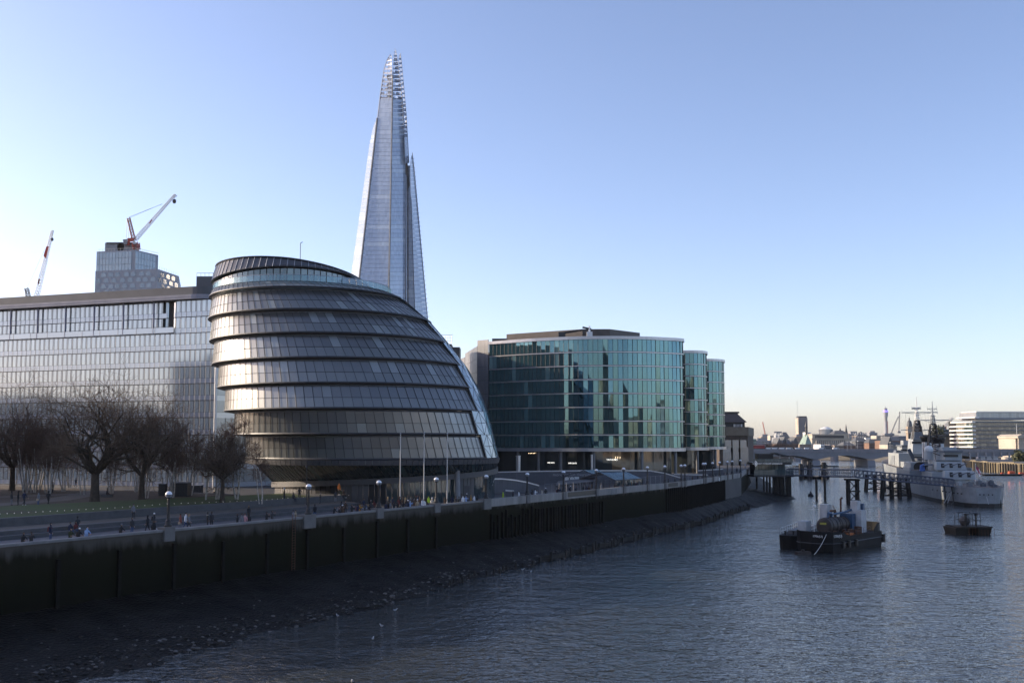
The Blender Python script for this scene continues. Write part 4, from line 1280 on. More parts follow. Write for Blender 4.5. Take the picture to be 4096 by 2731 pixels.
# ------------------------------------------------------------------ small roofs behind the egg, brick warehouse
lowb = thing('scaffolded_roof_block', P(1800, 1500, 420), 'dark rooftop block with open steel frame peeping out beside the egg-shaped office', 'building')
a, b = P(1805, 1388, 420), P(1839, 1388, 420)
MB().box(((a.x + b.x) / 2, 425, (a.z + 8) / 2), (b.x - a.x, 10, a.z - 8)).build('dark_block', M_dkmetal, lowb)
a0, b0 = P(1740, 1375, 424), P(1806, 1375, 424)
MB().box(((a0.x + b0.x) / 2, 430, (a0.z + 8) / 2), (b0.x - a0.x, 10, a0.z - 8)).build('lower_block', M_bronze, lowb)
mb = MB()
for i in range(8):
    x = a0.x + (b0.x - a0.x) * i / 7
    mb.tube((x, 424, a0.z), (x, 424, P(1780, 1340, 424).z), .09, .09, 4)
for y in (1340, 1350, 1362): q, r = P(1755, y, 424), P(1811, y, 424); mb.tube(q, r, .08, .08, 4)
mb.build('open_frame', M_alu, lowb)
farl = thing('pale_end_block', P(1880, 1600, 345), 'narrow pale end of an office block sunlit between egg-shaped office and widest curved office', 'building')
a, b = P(1878, 1452, 345), P(1898, 1452, 345)
MB().box(((a.x + b.x) / 2, 350, (a.z + 8) / 2), (b.x - a.x, 10, a.z - 8)).build('block', M_stone, farl)
for r in range(8): MB().box(((a.x + b.x) / 2, 344.9, 12 + r * 3.9), (b.x - a.x - .5, .3, 1.5)).build('window', M_of, farl)
bw = thing('brick_warehouse', P(2930, 1850, 425), 'dark brick riverside warehouse with arched top windows beyond the narrowest curved office', 'warehouse')
M_brick = pm('dark_brick', (.075, .058, .045), .85, var=.3, scale=.6, bump=.3)
M_cornice = pm('brick_cornice', (.16, .135, .10), .8, var=.2, scale=.5)
def c5(x, y, Y): return P(2840 + x * .306, 1600 + y * .306, Y)
a, b = c5(120, 500, 420), c5(493, 500, 420); zt = c5(300, 350, 420).z
bw_side = 40
MB().prism([(a.x, 420), (b.x, 420), (b.x + 12, 420 + bw_side), (a.x, 420 + bw_side)], 8, zt - 3.6).build('brick_wall', M_brick, bw)
MB().prism([(a.x - .3, 419.6), (b.x + .3, 419.6), (b.x + 12.3, 420 + bw_side), (a.x - .3, 420 + bw_side)], zt - 3.59, zt).build('cornice', M_cornice, bw)
za = c5(300, 290, 424).z; zr = c5(300, 225, 424).z; zq = c5(300, 165, 424).z
p0, p1 = c5(170, 300, 422), c5(462, 300, 422)
MB().box(((p0.x + p1.x) / 2, 430, (zt + za) / 2), (p1.x - p0.x, 14, za - zt)).build('attic', M_dkmetal, bw)
mb = MB(); mb.box(((c5(308, 0, 422).x + c5(420, 0, 422).x) / 2, 422.6, (c5(0, 312, 422).z + c5(0, 348, 422).z) / 2), (c5(420, 0, 422).x - c5(308, 0, 422).x, .3, c5(0, 312, 422).z - c5(0, 348, 422).z)); mb.build('attic_window', M_white, bw)
for i in range(1, 6):
    x = c5(308 + i * 18, 0, 422).x; MB().box((x, 422.4, (c5(0, 312, 422).z + c5(0, 348, 422).z) / 2), (.25, .3, c5(0, 312, 422).z - c5(0, 348, 422).z)).build('attic_mullion', M_dkmetal, bw)
r0, r1 = c5(170, 235, 426), c5(370, 235, 426)
MB().hexa([V(p0.x, 421.5, za), V(p1.x + .6, 421.5, za), V(p1.x + .6, 440, za), V(p0.x, 440, za)], [V(r0.x, 427, zr + 1.5), V(r1.x, 427, zr + 1.5), V(r1.x, 436, zr + 1.5), V(r0.x, 436, zr + 1.5)]).build('slate_roof', pm('slate', (.03, .03, .035), .7, var=.2, scale=1), bw)
q0, q1 = c5(170, 165, 430), c5(365, 165, 430)
MB().box(((q0.x + q1.x) / 2, 434, (zr + zq) / 2), (q1.x - q0.x, 8, zq - zr)).build('lift_house', M_cornice, bw)
MB().box(((q0.x + q1.x) / 2, 434, zq + .3), (q1.x - q0.x + 1, 9, .7)).build('lift_house_cornice', M_dkmetal, bw)
for i in range(3):
    x = a.x + (b.x - a.x) * (.3 + i * .27)
    zc = zt - 9.5
    mb = MB(); R = 2.1
    poly = [V(x - R, 419.9, zc - 7), V(x + R, 419.9, zc - 7)] + [V(x + R * math.cos(t), 419.9, zc + R * math.sin(t)) for t in [PI * k / 10 for k in range(11)]]
    mb.slab(poly, .5).build('arched_window', M_of, bw)
    for r in range(2): MB().box((x, 419.85, 12 + r * 5), (2.6, .4, 3.2)).build('window', M_of, bw)
# ------------------------------------------------------------------ grey museum warship
SO = V(130.5, 277, 0); SA = V(.22, .9755, 0); SR = V(.9755, -.22, 0)
def S(l, w, z): return SO + SA * l + SR * w + V(0, 0, z)
def sY_(l): return SO.y + SA.y * l
def sz(py, l): return CAMZ - (py - HZ) / FPX * sY_(l)
def sw(px, l):                         # athwartships offset for a photo column at station l
    Y = sY_(l); X = (px - CX) / FPX * Y
    return ((X - SO.x) - SA.x * l) / SR.x
ws = thing('warship', S(90, 0, 0), 'grey camouflaged gun warship moored stern-on with lattice masts and two funnels', 'warship')
def hull_mat():
    m, n, l, b = nmat('warship_hull')
    tc = n.new('ShaderNodeTexCoord')
    mp = n.new('ShaderNodeMapping'); mp.inputs['Scale'].default_value = (.05, .028, .05); mp.inputs['Rotation'].default_value = (0, .5, .3)
    l.new(tc.outputs['Object'], mp.inputs['Vector'])
    vo = n.new('ShaderNodeTexVoronoi'); vo.inputs['Scale'].default_value = 1.0
    l.new(mp.outputs[0], vo.inputs['Vector'])
    sp = n.new('ShaderNodeSeparateColor'); l.new(vo.outputs['Color'], sp.inputs[0])
    cr = n.new('ShaderNodeValToRGB'); cr.color_ramp.interpolation = 'CONSTANT'; e = cr.color_ramp.elements
    e[0].position = 0; e[0].color = (.24, .262, .28, 1); e[1].position = .62; e[1].color = (.10, .115, .14, 1)
    k = e.new(.78); k.color = (.32, .345, .34, 1)
    l.new(sp.outputs[0], cr.inputs[0])
    no = n.new('ShaderNodeTexNoise'); no.inputs['Scale'].default_value = .5; no.inputs['Detail'].default_value = 8
    l.new(tc.outputs['Object'], no.inputs['Vector'])
    mr = n.new('ShaderNodeMapRange'); mr.inputs[1].default_value = .3; mr.inputs[2].default_value = .7; mr.inputs[3].default_value = .8; mr.inputs[4].default_value = 1.1
    l.new(no.outputs['Fac'], mr.inputs[0])
    mx = n.new('ShaderNodeMix'); mx.data_type = 'RGBA'; mx.blend_type = 'MULTIPLY'; mx.inputs[0].default_value = 1
    l.new(cr.outputs[0], mx.inputs[6]); l.new(mr.outputs[0], mx.inputs[7]); l.new(mx.outputs[2], b.inputs['Base Color'])
    b.inputs['Roughness'].default_value = .5
    return m
M_hull = hull_mat()
M_ship = pm('ship_pale_grey', (.33, .352, .36), .5, var=.1, scale=.4)
M_shipd = pm('ship_mid_grey', (.12, .135, .155), .5, var=.12, scale=.4)
M_shipb = pm('ship_dark_blue', (.05, .065, .09), .5, var=.15, scale=.5)
M_boot = pm('boot_topping', (.015, .015, .015), .6, var=.3, scale=1)
M_sdeck = pm('ship_deck', (.12, .10, .085), .8, var=.2, scale=.6)
ST = [(0, 2.6, 1.9), (1.2, 4.2, 3.4), (4, 5.6, 4.9), (12, 7.2, 6.6), (25, 8.7, 8.3), (45, 9.8, 9.5), (62, 10, 9.8), (62.1, 10, 9.8), (80, 10, 10), (110, 10, 9.8), (140, 8.5, 7.4), (165, 5.2, 3.6), (187, .3, .1)]
def dz_(l): return 5.2 if l <= 62 else 8.0 + max(0, (l - 62.1)) * .016
def hullmesh(z0f, z1f, name, mat, wl_only=False):
    mb = MB()
    for l, hd, hw in ST:
        for z in (0, 1):
            zz = z1f(l) if z else z0f(l)
            t = max(0, min(1, (zz + .5) / 5.7))
            h = hw + (hd - hw) * t
            mb.v.append(tuple(S(l, -h, zz))); mb.v.append(tuple(S(l, h, zz)))
    for i in range(len(ST) - 1):
        a, b = i * 4, i * 4 + 4
        for f in ((a, b, b + 2, a + 2), (a + 1, a + 3, b + 3, b + 1), (a + 2, b + 2, b + 3, a + 3)):
            mb.f.append(f); mb.m.append(0)
    mb.f.append((0, 2, 3, 1)); mb.m.append(0)
    return mb.build(name, mat, ws)
hullmesh(lambda l: .95, dz_, 'hull', M_hull)
hullmesh(lambda l: -1.5, lambda l: .93, 'boot_topping', M_boot)
mb = MB()
for (l0, h0, _), (l1, h1, _) in zip(ST[:-1], ST[1:]):
    mb.add([S(l0, -h0 + .2, dz_(l0) + .03), S(l0, h0 - .2, dz_(l0) + .03), S(l1, h1 - .2, dz_(l1) + .03), S(l1, -h1 + .2, dz_(l1) + .03)], [(0, 1, 2, 3)])
mb.build('deck', M_sdeck, ws)
def sbox(name, l0, l1, w0, w1, z0, z1, mat, taper=0.0, label=None):
    return MB().hexa([S(l0, w0, z0), S(l0, w1, z0), S(l1, w1, z0), S(l1, w0, z0)], [S(l0 + taper, w0 + taper, z1), S(l0 + taper, w1 - taper, z1), S(l1 - taper, w1 - taper, z1), S(l1 - taper, w0 + taper, z1)]).build(name, mat, ws, label=label)
for l in (4, 6.5, 9, 12, 15, 18, 23, 28):
    for (a, ha, _), (b, hb, _) in zip(ST[:-1], ST[1:]):
        if a <= l <= b:
            h = ha + (hb - ha) * (l - a) / (b - a)
            d = (S(b, -hb, 0) - S(a, -ha, 0)).normalized(); n = V(-d.y, d.x, 0)
            q = S(l, -h, 3.4) + V(0, 0, 0)
            MB().tube(q - n * .25, q + n * .06, .2, .2, 10).build('porthole', M_black, ws)
for w in (-1.6, -.6, .6, 1.6): MB().tube(S(.3, w, 3.4), S(-.06 - .2 * 0, w, 3.4), .2, .2, 10).build('porthole', M_black, ws)
def turret(l, zb, zt):
    t = MB()
    W_ = 4.6
    t.hexa([S(l - 3, -W_, zb), S(l - 3, W_, zb), S(l + 5, W_ - .6, zb), S(l + 5, -W_ + .6, zb)], [S(l - 1.8, -W_ + .5, zt), S(l - 1.8, W_ - .5, zt), S(l + 5, W_ - 1, zt), S(l + 5, -W_ + 1, zt)])
    o = t.build('gun_turret', M_ship, ws)
    MB().tube(S(l + 1, 0, zb - 1.8), S(l + 1, 0, zb), 3.6, 3.6, 20).build('barbette', M_ship, ws)
    for w in (-2.5, 0, 2.5):
        mb = MB(); z = (zb + zt) / 2 + .1
        mb.tube(S(l - 2.3, w, z), S(l - 4.0, w + .3, z + .25), .3, .25, 8).tube(S(l - 4.0, w + .3, z + .25), S(l - 8.0, w + .9, z + .9), .2, .14, 8)
        mb.build('gun_barrel', M_shipd, o)
        MB().hexa([S(l - 2.75, w - .5, z - .9), S(l - 2.75, w + .5, z - .9), S(l - 2.0, w + .5, z - .9), S(l - 2.0, w - .5, z - .9)], [S(l - 2.2, w - .45, z + .8), S(l - 2.2, w + .45, z + .8), S(l - 1.4, w + .45, z + .8), S(l - 1.4, w - .45, z + .8)]).build('gun_port', M_black, o)
turret(35, 6.4, 8.9)
turret(48, 8.9, 11.3)
sbox('aft_deckhouse', 43, 62, -6.2, 6.0, 5.2, 8.2, M_ship)
sbox('aft_superstructure', 56, 71, sw(3731, 60), sw(3824, 60), 8.0, 11.8, M_ship)
sbox('aft_control_position', 58, 66, sw(3763, 62), sw(3824, 62), 11.8, 14.4, M_ship)
sbox('aft_control_platform', 57, 67, sw(3757, 62), sw(3826, 62), 14.4, 15.0, M_shipd)
sbox('aft_director', 59, 64, sw(3757, 62), sw(3808, 62), 15.0, 16.1, M_ship)
sbox('bulkhead', 61.9, 62.6, -9.9, 9.9, 5.2, 8.1, M_hull)
for w0, w1, z in ((-9.9, -9.5, 9.2), (9.5, 9.9, 9.2)): sbox('bulwark', 62.7, 76, w0, w1, 8.0, z, M_ship)
M_fun = pm('funnel_grey', (.48, .51, .52), .5, var=.12, scale=.4)
def funnel(l, px0, px1, zt):
    w0, w1 = sw(px0, l), sw(px1, l); wc, r = (w0 + w1) / 2, (w1 - w0) / 2
    c = S(l, wc, 0); ang = math.atan2(SA.y, SA.x)
    def ell(r0, z0, r1, z1, mi=0):
        vs = []
        for rr, z in ((r0, z0), (r1, z1)):
            for i in range(24):
                t = 2 * PI * i / 24
                vs.append(c + SA * (rr * 1.35 * math.cos(t)) + SR * (rr * math.sin(t)) + V(0, 0, z))
        return vs, [(i, i + 24, (i + 1) % 24 + 24, (i + 1) % 24) for i in range(24)] + [tuple(range(24, 48)), tuple(range(23, -1, -1))]
    o = MB().add(*ell(r, 8, r * .96, zt - 1.6)).build('funnel', M_fun, ws, smooth=False)
    MB().add(*ell(r * 1.02, zt - 1.6, r * 1.3, zt - .1)).add(*ell(r * 1.42, zt - .1, r * 1.42, zt + .5)).build('funnel_cap', M_black, o)
    mb = MB()
    mb.tube(S(l - 3.2, wc, 8.5), S(l - 3.2, wc, zt - 1.5), .16, .16, 6); mb.tube(S(l - 2, wc - r * .9, 8.5), S(l - 2, wc - r * .9, zt - 2), .12, .12, 6)
    mb.build('steam_pipe', M_shipd, o)
funnel(75, 3728, 3767, 18.9)
funnel(88, 3684, 3720, 19.4)
sbox('boat_deck_house', 76, 100, -7.4, 6.5, 8.0, 10.6, M_ship)
sbox('bridge_base', 98, 125, -8.0, 7.5, 8.0, 13.6, M_ship)
sbox('bridge_tower', 103, 115, sw(3640, 107), sw(3690, 107), 13.6, 19.0, M_ship, .4)
sbox('bridge_director', 104, 112, sw(3648, 107), sw(3682, 107), 19.0, 21.6, M_shipd, .3)
sbox('forward_block', 124, 137, sw(3598, 129), sw(3652, 129), 9, 16.0, M_ship)
sbox('forward_platform', 123, 138, sw(3595, 129), sw(3656, 129), 16.0, 16.6, M_shipd)
sbox('forward_lookout', 126, 133, sw(3606, 129), sw(3640, 129), 16.6, 18.4, M_ship)
sbox('sponson', 108, 122, sw(3563, 118), sw(3605, 118), 9.0, 12.6, M_hull)
sbox('sponson_gun', 110, 117, sw(3570, 118), sw(3600, 118), 12.6, 14.6, M_shipd, .4)
MB().hexa([S(99, sw(3626, 99), 15.5), S(99, sw(3634, 99), 15.5), S(100.4, sw(3634, 99), 15.5), S(100.4, sw(3626, 99), 15.5)], [S(99, sw(3626, 99), 15.5)] * 0 or [S(99, sw(3630, 99), 15.9), S(99, sw(3641, 99), 15.9), S(100.4, sw(3641, 99), 15.9), S(100.4, sw(3630, 99), 15.9)])
mb = MB(); l = 95; mb.slab([S(l, sw(3652, l), sz(1858, l)), S(l, sw(3664, l), sz(1852, l)), S(l, sw(3641, l), sz(1793, l)), S(l, sw(3629, l), sz(1797, l))], 1.2); mb.build('crane_jib', M_shipb, ws)
l = 75.9; mb = MB(); R = 2.1; c0 = sw(3677, l)
mb.slab([S(l, c0 + R * math.cos(t), 9.0 + 0.9 * R * math.sin(t)) for t in [2 * PI * k / 18 for k in range(18)]], .15); mb.build('hangar_opening', M_black, ws)
MB().ball(S(66, sw(3713, 66), sz(1798, 66)), 1.45, 14).build('radar_dome', M_white, ws)
mb = MB(); mb.tube(S(66, sw(3713, 66), 11.8), S(66, sw(3713, 66), sz(1803, 66)), 1.6, 1.25, 12); mb.build('dome_pedestal', M_ship, ws)
for l, px, z in ((83, 3700, 11.6), (92, 3672, 11.4), (70, 3750, 9.0), (80, 3660, 9.0)):
    c = S(l, sw(px, l), z); mb = MB(); mb.hexa([c + SA * 2 + SR * 1 - V(0, 0, .5), c + SA * 2 - SR * 1 - V(0, 0, .5), c - SA * 2 - SR * .7 - V(0, 0, .5), c - SA * 2 + SR * .7 - V(0, 0, .5)], [c + SA * 2.6 + SR * 1.2 + V(0, 0, .5), c + SA * 2.6 - SR * 1.2 + V(0, 0, .5), c - SA * 2.6 - SR * 1.1 + V(0, 0, .5), c - SA * 2.6 + SR * 1.1 + V(0, 0, .5)]); mb.build('ship_boat', M_shipd, ws)
mb = MB(); l = 58; mb.hexa([S(56, sw(3682, 56), 8.2), S(56, sw(3700, 56), 8.2), S(60, sw(3700, 58), 8.2), S(60, sw(3682, 58), 8.2)], [S(56.6, sw(3684, 56), 10.0), S(56.6, sw(3698, 56), 10.6), S(60, sw(3698, 58), 10.6), S(60, sw(3684, 58), 10.0)]); mb.build('blue_tarpaulin', pm('blue_tarp', (.05, .13, .4), .7, var=.2), ws)
mb = MB(); q = [S(55, sw(3690, 55), 10.1), S(55, sw(3728, 55), 10.3), S(63, sw(3728, 62), 10.5), S(63, sw(3690, 62), 10.3)]; mb.slab(q[::1], .12); mb.build('canopy', M_shipd, ws)
def mast(l, px, z0, z1, zl, ztop, yards, dark):
    w = sw(px, l); mb = MB(); H = 2.2
    cs = [(1, 1), (-1, 1), (-1, -1), (1, -1)]
    def corner(c, t): h = H * (1 - t) + .75 * t; return S(l + c[0] * h * .8, w + c[1] * h, z0 + (zl - z0) * t)
    N = 7
    for i in range(N):
        t0, t1 = i / N, (i + 1) / N
        for a in range(4):
            mb.tube(corner(cs[a], t0), corner(cs[a], t1), .24, .24, 5)
            mb.tube(corner(cs[a], t1), corner(cs[(a + 1) % 4], t1), .13, .13, 4)
            mb.tube(corner(cs[a], t0), corner(cs[(a + 1) % 4], t1), .11, .11, 4)
    o = mb.build('lattice_mast', dark, ws)
    mb = MB()
    mb.tube(S(l, w, zl - 1), S(l, w, zl + (ztop - zl) * .55), .34, .26, 6).tube(S(l, w, zl + (ztop - zl) * .55), S(l, w, ztop), .2, .1, 6)
    for a in range(4): mb.tube(corner(cs[a], 1), S(l + cs[a][0] * .4, w + cs[a][1] * .45, zl + (ztop - zl) * .4), .12, .1, 5)
    for k in range(3): z = zl + (ztop - zl) * (.1 + .12 * k); mb.box(S(l, w, z), (1.6, 1.6, .12))
    mb.build('topmast', M_white if z1 else M_ship, o)
    for z, a, b, r in yards:
        mb = MB(); mb.tube(S(l, a, z), S(l, b, z), r * 1.35, r * 1.35, 5)
        mb.tube(S(l, a + (w - a) * .15, z), S(l, w, z - .9), .05, .05, 4).tube(S(l, b + (w - b) * .15, z), S(l, w, z - .9), .05, .05, 4)
        for e in (a, b): mb.tube(S(l, e, z), S(l, e, z + .9), .05, .05, 4).tube(S(l, e, z), S(l, e, z - .5), .1, .1, 5)
        mb.build('yardarm', M_ship, o)
mast(107, 3666, 17, 1, 26.0, 35.0, [(29.0, sw(3611, 107), sw(3741, 107), .14), (22.4, sw(3606, 107), sw(3712, 107), .11), (30.6, sw(3648, 107), sw(3680, 107), .28)], M_black)
mast(74, 3729, 13, 0, 24.2, 32.0, [(25.4, sw(3684, 74), sw(3789, 74), .12), (29.4, sw(3711, 74), sw(3744, 74), .09)], M_black)
mb = MB()
for w in (3676, 3694, 3706): mb.tube(S(107, sw(w, 107), 29), S(80, sw(3720, 80), 14), .03, .03, 3)
mb.tube(S(107, sw(3741, 107), 29), S(74, sw(3735, 74), 29), .025, .025, 3).tube(S(107, sw(3625, 107), 29), S(129, sw(3615, 129), 17), .03, .03, 3)
mb.build('rigging', M_dkmetal, ws)
mb = MB()
L_ = [0.3, 1.4, 4, 8, 12, 18, 25, 32, 40, 50, 60]
def hbd(l):
    for (a, ha, _), (b, hb, _) in zip(ST[:-1], ST[1:]):
        if a <= l <= b: return ha + (hb - ha) * (l - a) / (b - a)
for sg in (-1, 1):
    for a, b in zip(L_[:-1], L_[1:]):
        n = max(1, int((b - a) / 1.8))
        for i in range(n):
            l0, l1 = a + (b - a) * i / n, a + (b - a) * (i + 1) / n
            mb.tube(S(l0, sg * (hbd(l0) - .15), 5.2), S(l0, sg * (hbd(l0) - .15), 6.3), .035, .035, 4)
            for z in (5.75, 6.28): mb.tube(S(l0, sg * (hbd(l0) - .15), z), S(l1, sg * (hbd(l1) - .15), z), .025, .025, 3)
for w in (-2, -.7, .7, 2): mb.tube(S(.3, w, 5.2), S(.3, w, 6.3), .035, .035, 4)
mb.tube(S(.3, -2.5, 6.28), S(.3, 2.5, 6.28), .025, .025, 3)
mb.build('guard_rail', M_shipd, ws)
for l, w, h in ((8, -2.5, 1.2), (10, 1.5, .9), (14, -4, 1.0), (17, 2, 1.4), (21, -5.2, 1.6), (24, 3, 1.1), (27, -3.5, 1.3), (6, 3.5, .8), (13, 4.2, 1.5)):
    MB().box(S(l, w, 5.2 + h / 2), (1.3, 1.0, h), .22).tube(S(l, w, 5.2 + h), S(l, w, 5.5 + h), .35, .3, 8).build(rng.choice(['deck_locker', 'ventilator', 'capstan']), rng.choice([M_shipd, M_shipb, M_ship]), ws)
for l, w0, w1, z in ((56, 3740, 3822, 10.6), (57.9, 3768, 3820, 13.3), (98, 3645, 3690, 12.0), (102.9, 3646, 3686, 17.6), (124, 3602, 3648, 14.6), (76, 3684, 3720, 9.6)):
    a, b = sw(w0, l), sw(w1, l)
    for i in range(7): x = a + (b - a) * (i + .5) / 7; MB().hexa([S(l - .08, x - .35, z - .4), S(l - .08, x + .35, z - .4), S(l + .3, x + .35, z - .4), S(l + .3, x - .35, z - .4)], [S(l - .08, x - .35, z + .35), S(l - .08, x + .35, z + .35), S(l + .3, x + .35, z + .35), S(l + .3, x - .35, z + .35)]).build('scuttle', M_black, ws)
    sbox('platform_edge', l - .7, l + .5, a - .5, b + .5, z + 1.1, z + 1.25, M_shipd)
for px0, y0, px1, y1 in ((3806, 1965, 3790, 2012), (3800, 1968, 3776, 2012), (3946, 1985, 3954, 2016)):
    mb = MB(); a, b = P(px0, y0, 287 if px0 < 3900 else 276), P(px1, y1, 284.6 if px0 < 3900 else 275)
    for i in range(12):
        p = a.lerp(b, i / 12); mb.tube(p, a.lerp(b, (i + .8) / 12), .11, .11, 5)
    mb.build('mooring_chain', M_ship, ws)
# white ensign
fl = thing('naval_ensign', S(.8, .2, 5.2), 'white naval flag with red cross drooping from a staff on the warship stern', 'flag')
l = .8
top, bot = P(3902, 1853, sY_(l)), P(3903, 1925, sY_(l))
MB().tube(bot, top, .07, .05, 6).build('flagstaff', M_white, fl)
mb = MB(); NX, NY = 14, 10
cols = {}
for i in range(NX + 1):
    for j in range(NY + 1):
        u, v = i / NX, j / NY
        x = 3904 + 20 * u - 3 * v * u; y = 1859 + 24 * u ** .8 + 22 * v + 3 * math.sin(u * 9) * u
        mb.v.append(tuple(P(x, y, sY_(l) + .35 * math.sin(u * 11 + v * 2) * u)))
for i in range(NX):
    for j in range(NY):
        u, v = (i + .5) / NX, (j + .5) / NY
        mi = 1 if abs(v - .5) < .09 or abs(u - .5) < .06 else (2 if u < .46 and v < .42 else 0)
        if mi == 2 and (abs(v - .21) < .05 or abs(u - .23) < .04): mi = 1
        a = i * (NY + 1) + j
        mb.f.append((a, a + NY + 1, a + NY + 2, a + 1)); mb.m.append(mi)
mb.build('flag_cloth', [pm('flag_white', (.75, .75, .76), .8, var=.05), pm('flag_red', (.5, .03, .04), .8), pm('flag_blue', (.03, .05, .22), .8)], fl)
# stern pontoon and camel
sp = thing('mooring_pontoon', S(-2, 9, 0), 'dark timber and steel pontoon floating beside the warship stern', 'pontoon')
a, b = P(3950, 2005, 279), P(3987, 2005, 279)
MB().box(((a.x + b.x) / 2, 280, .7), (b.x - a.x + 1.4, 4, .9)).build('platform', M_timber, sp)
MB().box((b.x + .2, 278.4, .8), (1.0, 1.0, 2.6)).build('fender_post', M_timber, sp)
mb = MB()
for i in range(5): x = a.x + .4 + (b.x - a.x - .6) * i / 4; mb.tube((x, 278.2, 1.1), (x, 278.2, 3.0), .05, .05, 4)
mb.tube((a.x, 278.2, 2.9), (b.x, 278.2, 2.9), .05, .05, 4).tube((a.x, 278.2, 2.1), (b.x, 278.2, 2.1), .04, .04, 4); mb.build('railing', M_steel, sp)
MB().box((a.x + .9, 279, 2.0), (1.4, 1.6, 1.7)).build('control_hut', M_shipd, sp)
# ------------------------------------------------------------------ gangway, dolphins, pavilion
M_truss = pm('truss_grey', (.09, .105, .14), .5, metal=.3, var=.15, scale=1)
def truss(t, a, b, n, h=2.1, w=2.2):
    a, b = Vector(a), Vector(b)
    d = (b - a).normalized(); s = d.cross(V(0, 0, 1)).normalized() * w / 2
    mb = MB()
    for sg in (-1, 1):
        o = s * sg
        mb.tube(a + o, b + o, .22, .22, 5).tube(a + o + V(0, 0, h), b + o + V(0, 0, h), .17, .17, 5).tube(a + o + V(0, 0, h * .5), b + o + V(0, 0, h * .5), .05, .05, 4)
        for i in range(n + 1):
            p = a.lerp(b, i / n) + o; mb.tube(p, p + V(0, 0, h), .1, .1, 4)
            if i < n: q = a.lerp(b, (i + 1) / n) + o; mb.tube(p, q + V(0, 0, h), .06, .06, 4)
    mb.build('truss', M_truss, t)
    MB().hexa([a - s - V(0, 0, .12), a + s - V(0, 0, .12), b + s - V(0, 0, .12), b - s - V(0, 0, .12)], [a - s, a + s, b + s, b - s]).build('walkway_deck', M_black, t)
gw = thing('gangway_bridge', (100, 294, 6.5), 'long grey truss gangway from the riverside pavilion out to the warship', 'gangway')
g0, g1, g2 = P(3158, 1901, 318), P(3415, 1907, 294), P(3812, 1945, 287)
truss(gw, g0, g1, 18); truss(gw, g1 + V(.3, 0, -.03), g2, 22)
mb = MB()
a = P(3778, 1943, 288); mb.path([a, a + V(0, -.6, -5), a + V(.5, -.4, -7.5), a + V(2, -.4, -7)], .2, 6); mb.path([a + V(2, 0, 0), a + V(2.2, -.6, -4.5), a + V(1, -.4, -6.5)], .16, 6)
mb.build('service_hose', M_black, gw)
def trestle(t, pxa, pxb, Yd, ztop, mat, depth=1.7, batter=0.0, posts=2, name='trestle_post'):
    a, b = P(pxa, 1900, Yd).x, P(pxb, 1900, Yd).x
    mb = MB()
    for i in range(posts):
        x = a + (b - a) * i / max(1, posts - 1)
        for dy in (0, depth):
            sx = batter * (1 if i == posts - 1 else (-1 if i == 0 else 0))
            MB().hexa([V(x - .3 + sx, Yd + dy - .3, -2), V(x + .3 + sx, Yd + dy - .3, -2), V(x + .3 + sx, Yd + dy + .3, -2), V(x - .3 + sx, Yd + dy + .3, -2)], [V(x - .28, Yd + dy - .28, ztop), V(x + .28, Yd + dy - .28, ztop), V(x + .28, Yd + dy + .28, ztop), V(x - .28, Yd + dy + .28, ztop)]).build('post', mat, t)
    for z0, z1 in ((.8, ztop * .5), (ztop * .5, ztop - .3)):
        for dy in (-.36,):
            MB().tube((a, Yd + dy, z0), (b, Yd + dy, z1), .13, .13, 5).build('brace', mat, t)
            MB().tube((b, Yd + dy - .02, z0), (a, Yd + dy - .02, z1), .13, .13, 5).build('brace', mat, t)
    for z in (.8, ztop * .5, ztop - .25):
        MB().box(((a + b) / 2, Yd - .42, z), (b - a + 1, .3, .42)).build('beam', mat, t)
    return a, b
t1_ = thing('timber_trestle', P(3412, 2000, 294), 'tall cross-braced timber trestle carrying the middle of the gangway', 'trestle')
trestle(t1_, 3395, 3431, 294, 7.0, M_timber)
MB().box((P(3412, 1900, 294).x, 295.4, 6.85), (3.6, 3, .5)).build('cap_beam', M_timber, t1_)
d1 = thing('timber_dolphin', P(3498, 1960, 370), 'splayed timber mooring dolphin farther off behind the gangway', 'dolphin', 'timber mooring dolphins')
trestle(d1, 3472, 3532, 366, 6.0, M_timber, 2, .8, 3)
d2 = thing('timber_dolphin', P(3585, 1985, 326), 'splayed timber mooring dolphin against the warship side', 'dolphin', 'timber mooring dolphins')
trestle(d2, 3538, 3632, 322, 6.4, M_timber, 2, .9, 4)
for px, wd in ((3266, 'left'), (3300, 'right')):
    x = P(px, 1960, 308)
    q = MB().tube((x.x, 308, -2), (x.x, 308, 6.6), .36, .36, 10).build('steel_pile', M_black)
    tag(q, 'slender dark pile standing in the water under the gangway, nearer the ' + ('pavilion' if wd == 'left' else 'timber trestle'), 'pile', 'slender piles under the gangway')
pv = thing('pier_pavilion', P(3090, 1900, 325), 'two-storey glass entrance pavilion on stilts over the mud with a dark sign band', 'pavilion')
def pv5(x, y, Y=325): return P(2840 + x * .306, 1600 + y * .306, Y)
xl, xr = pv5(590, 0).x, pv5(1038, 0).x
zd = pv5(0, 978).z; zr = pv5(0, 842).z; zs = pv5(0, 812).z
MB().box(((xl + xr) / 2, 331, zd - .3), (xr - xl + 2, 13, .6)).build('deck', M_dkmetal, pv)
MB().box(((xl + xr) / 2, 333, (zd + zr) / 2), (xr - xl - 1.2, 7, zr - zd - .02)).build('room', M_darkvoid, pv)
M_pg = gm('pavilion_glass', (.07, .10, .10), (.25, .3, .28), .3, rough=.05, ior=1.9)
qs = []
n = 9
for i in range(n):
    x0, x1 = xl + .6 + (xr - xl - 1.2) * i / n + .05, xl + .6 + (xr - xl - 1.2) * (i + 1) / n - .05
    qs.append([V(x0, 329.4, zd + .05), V(x1, 329.4, zd + .05), V(x1, 329.4, zr - .05), V(x0, 329.4, zr - .05)])
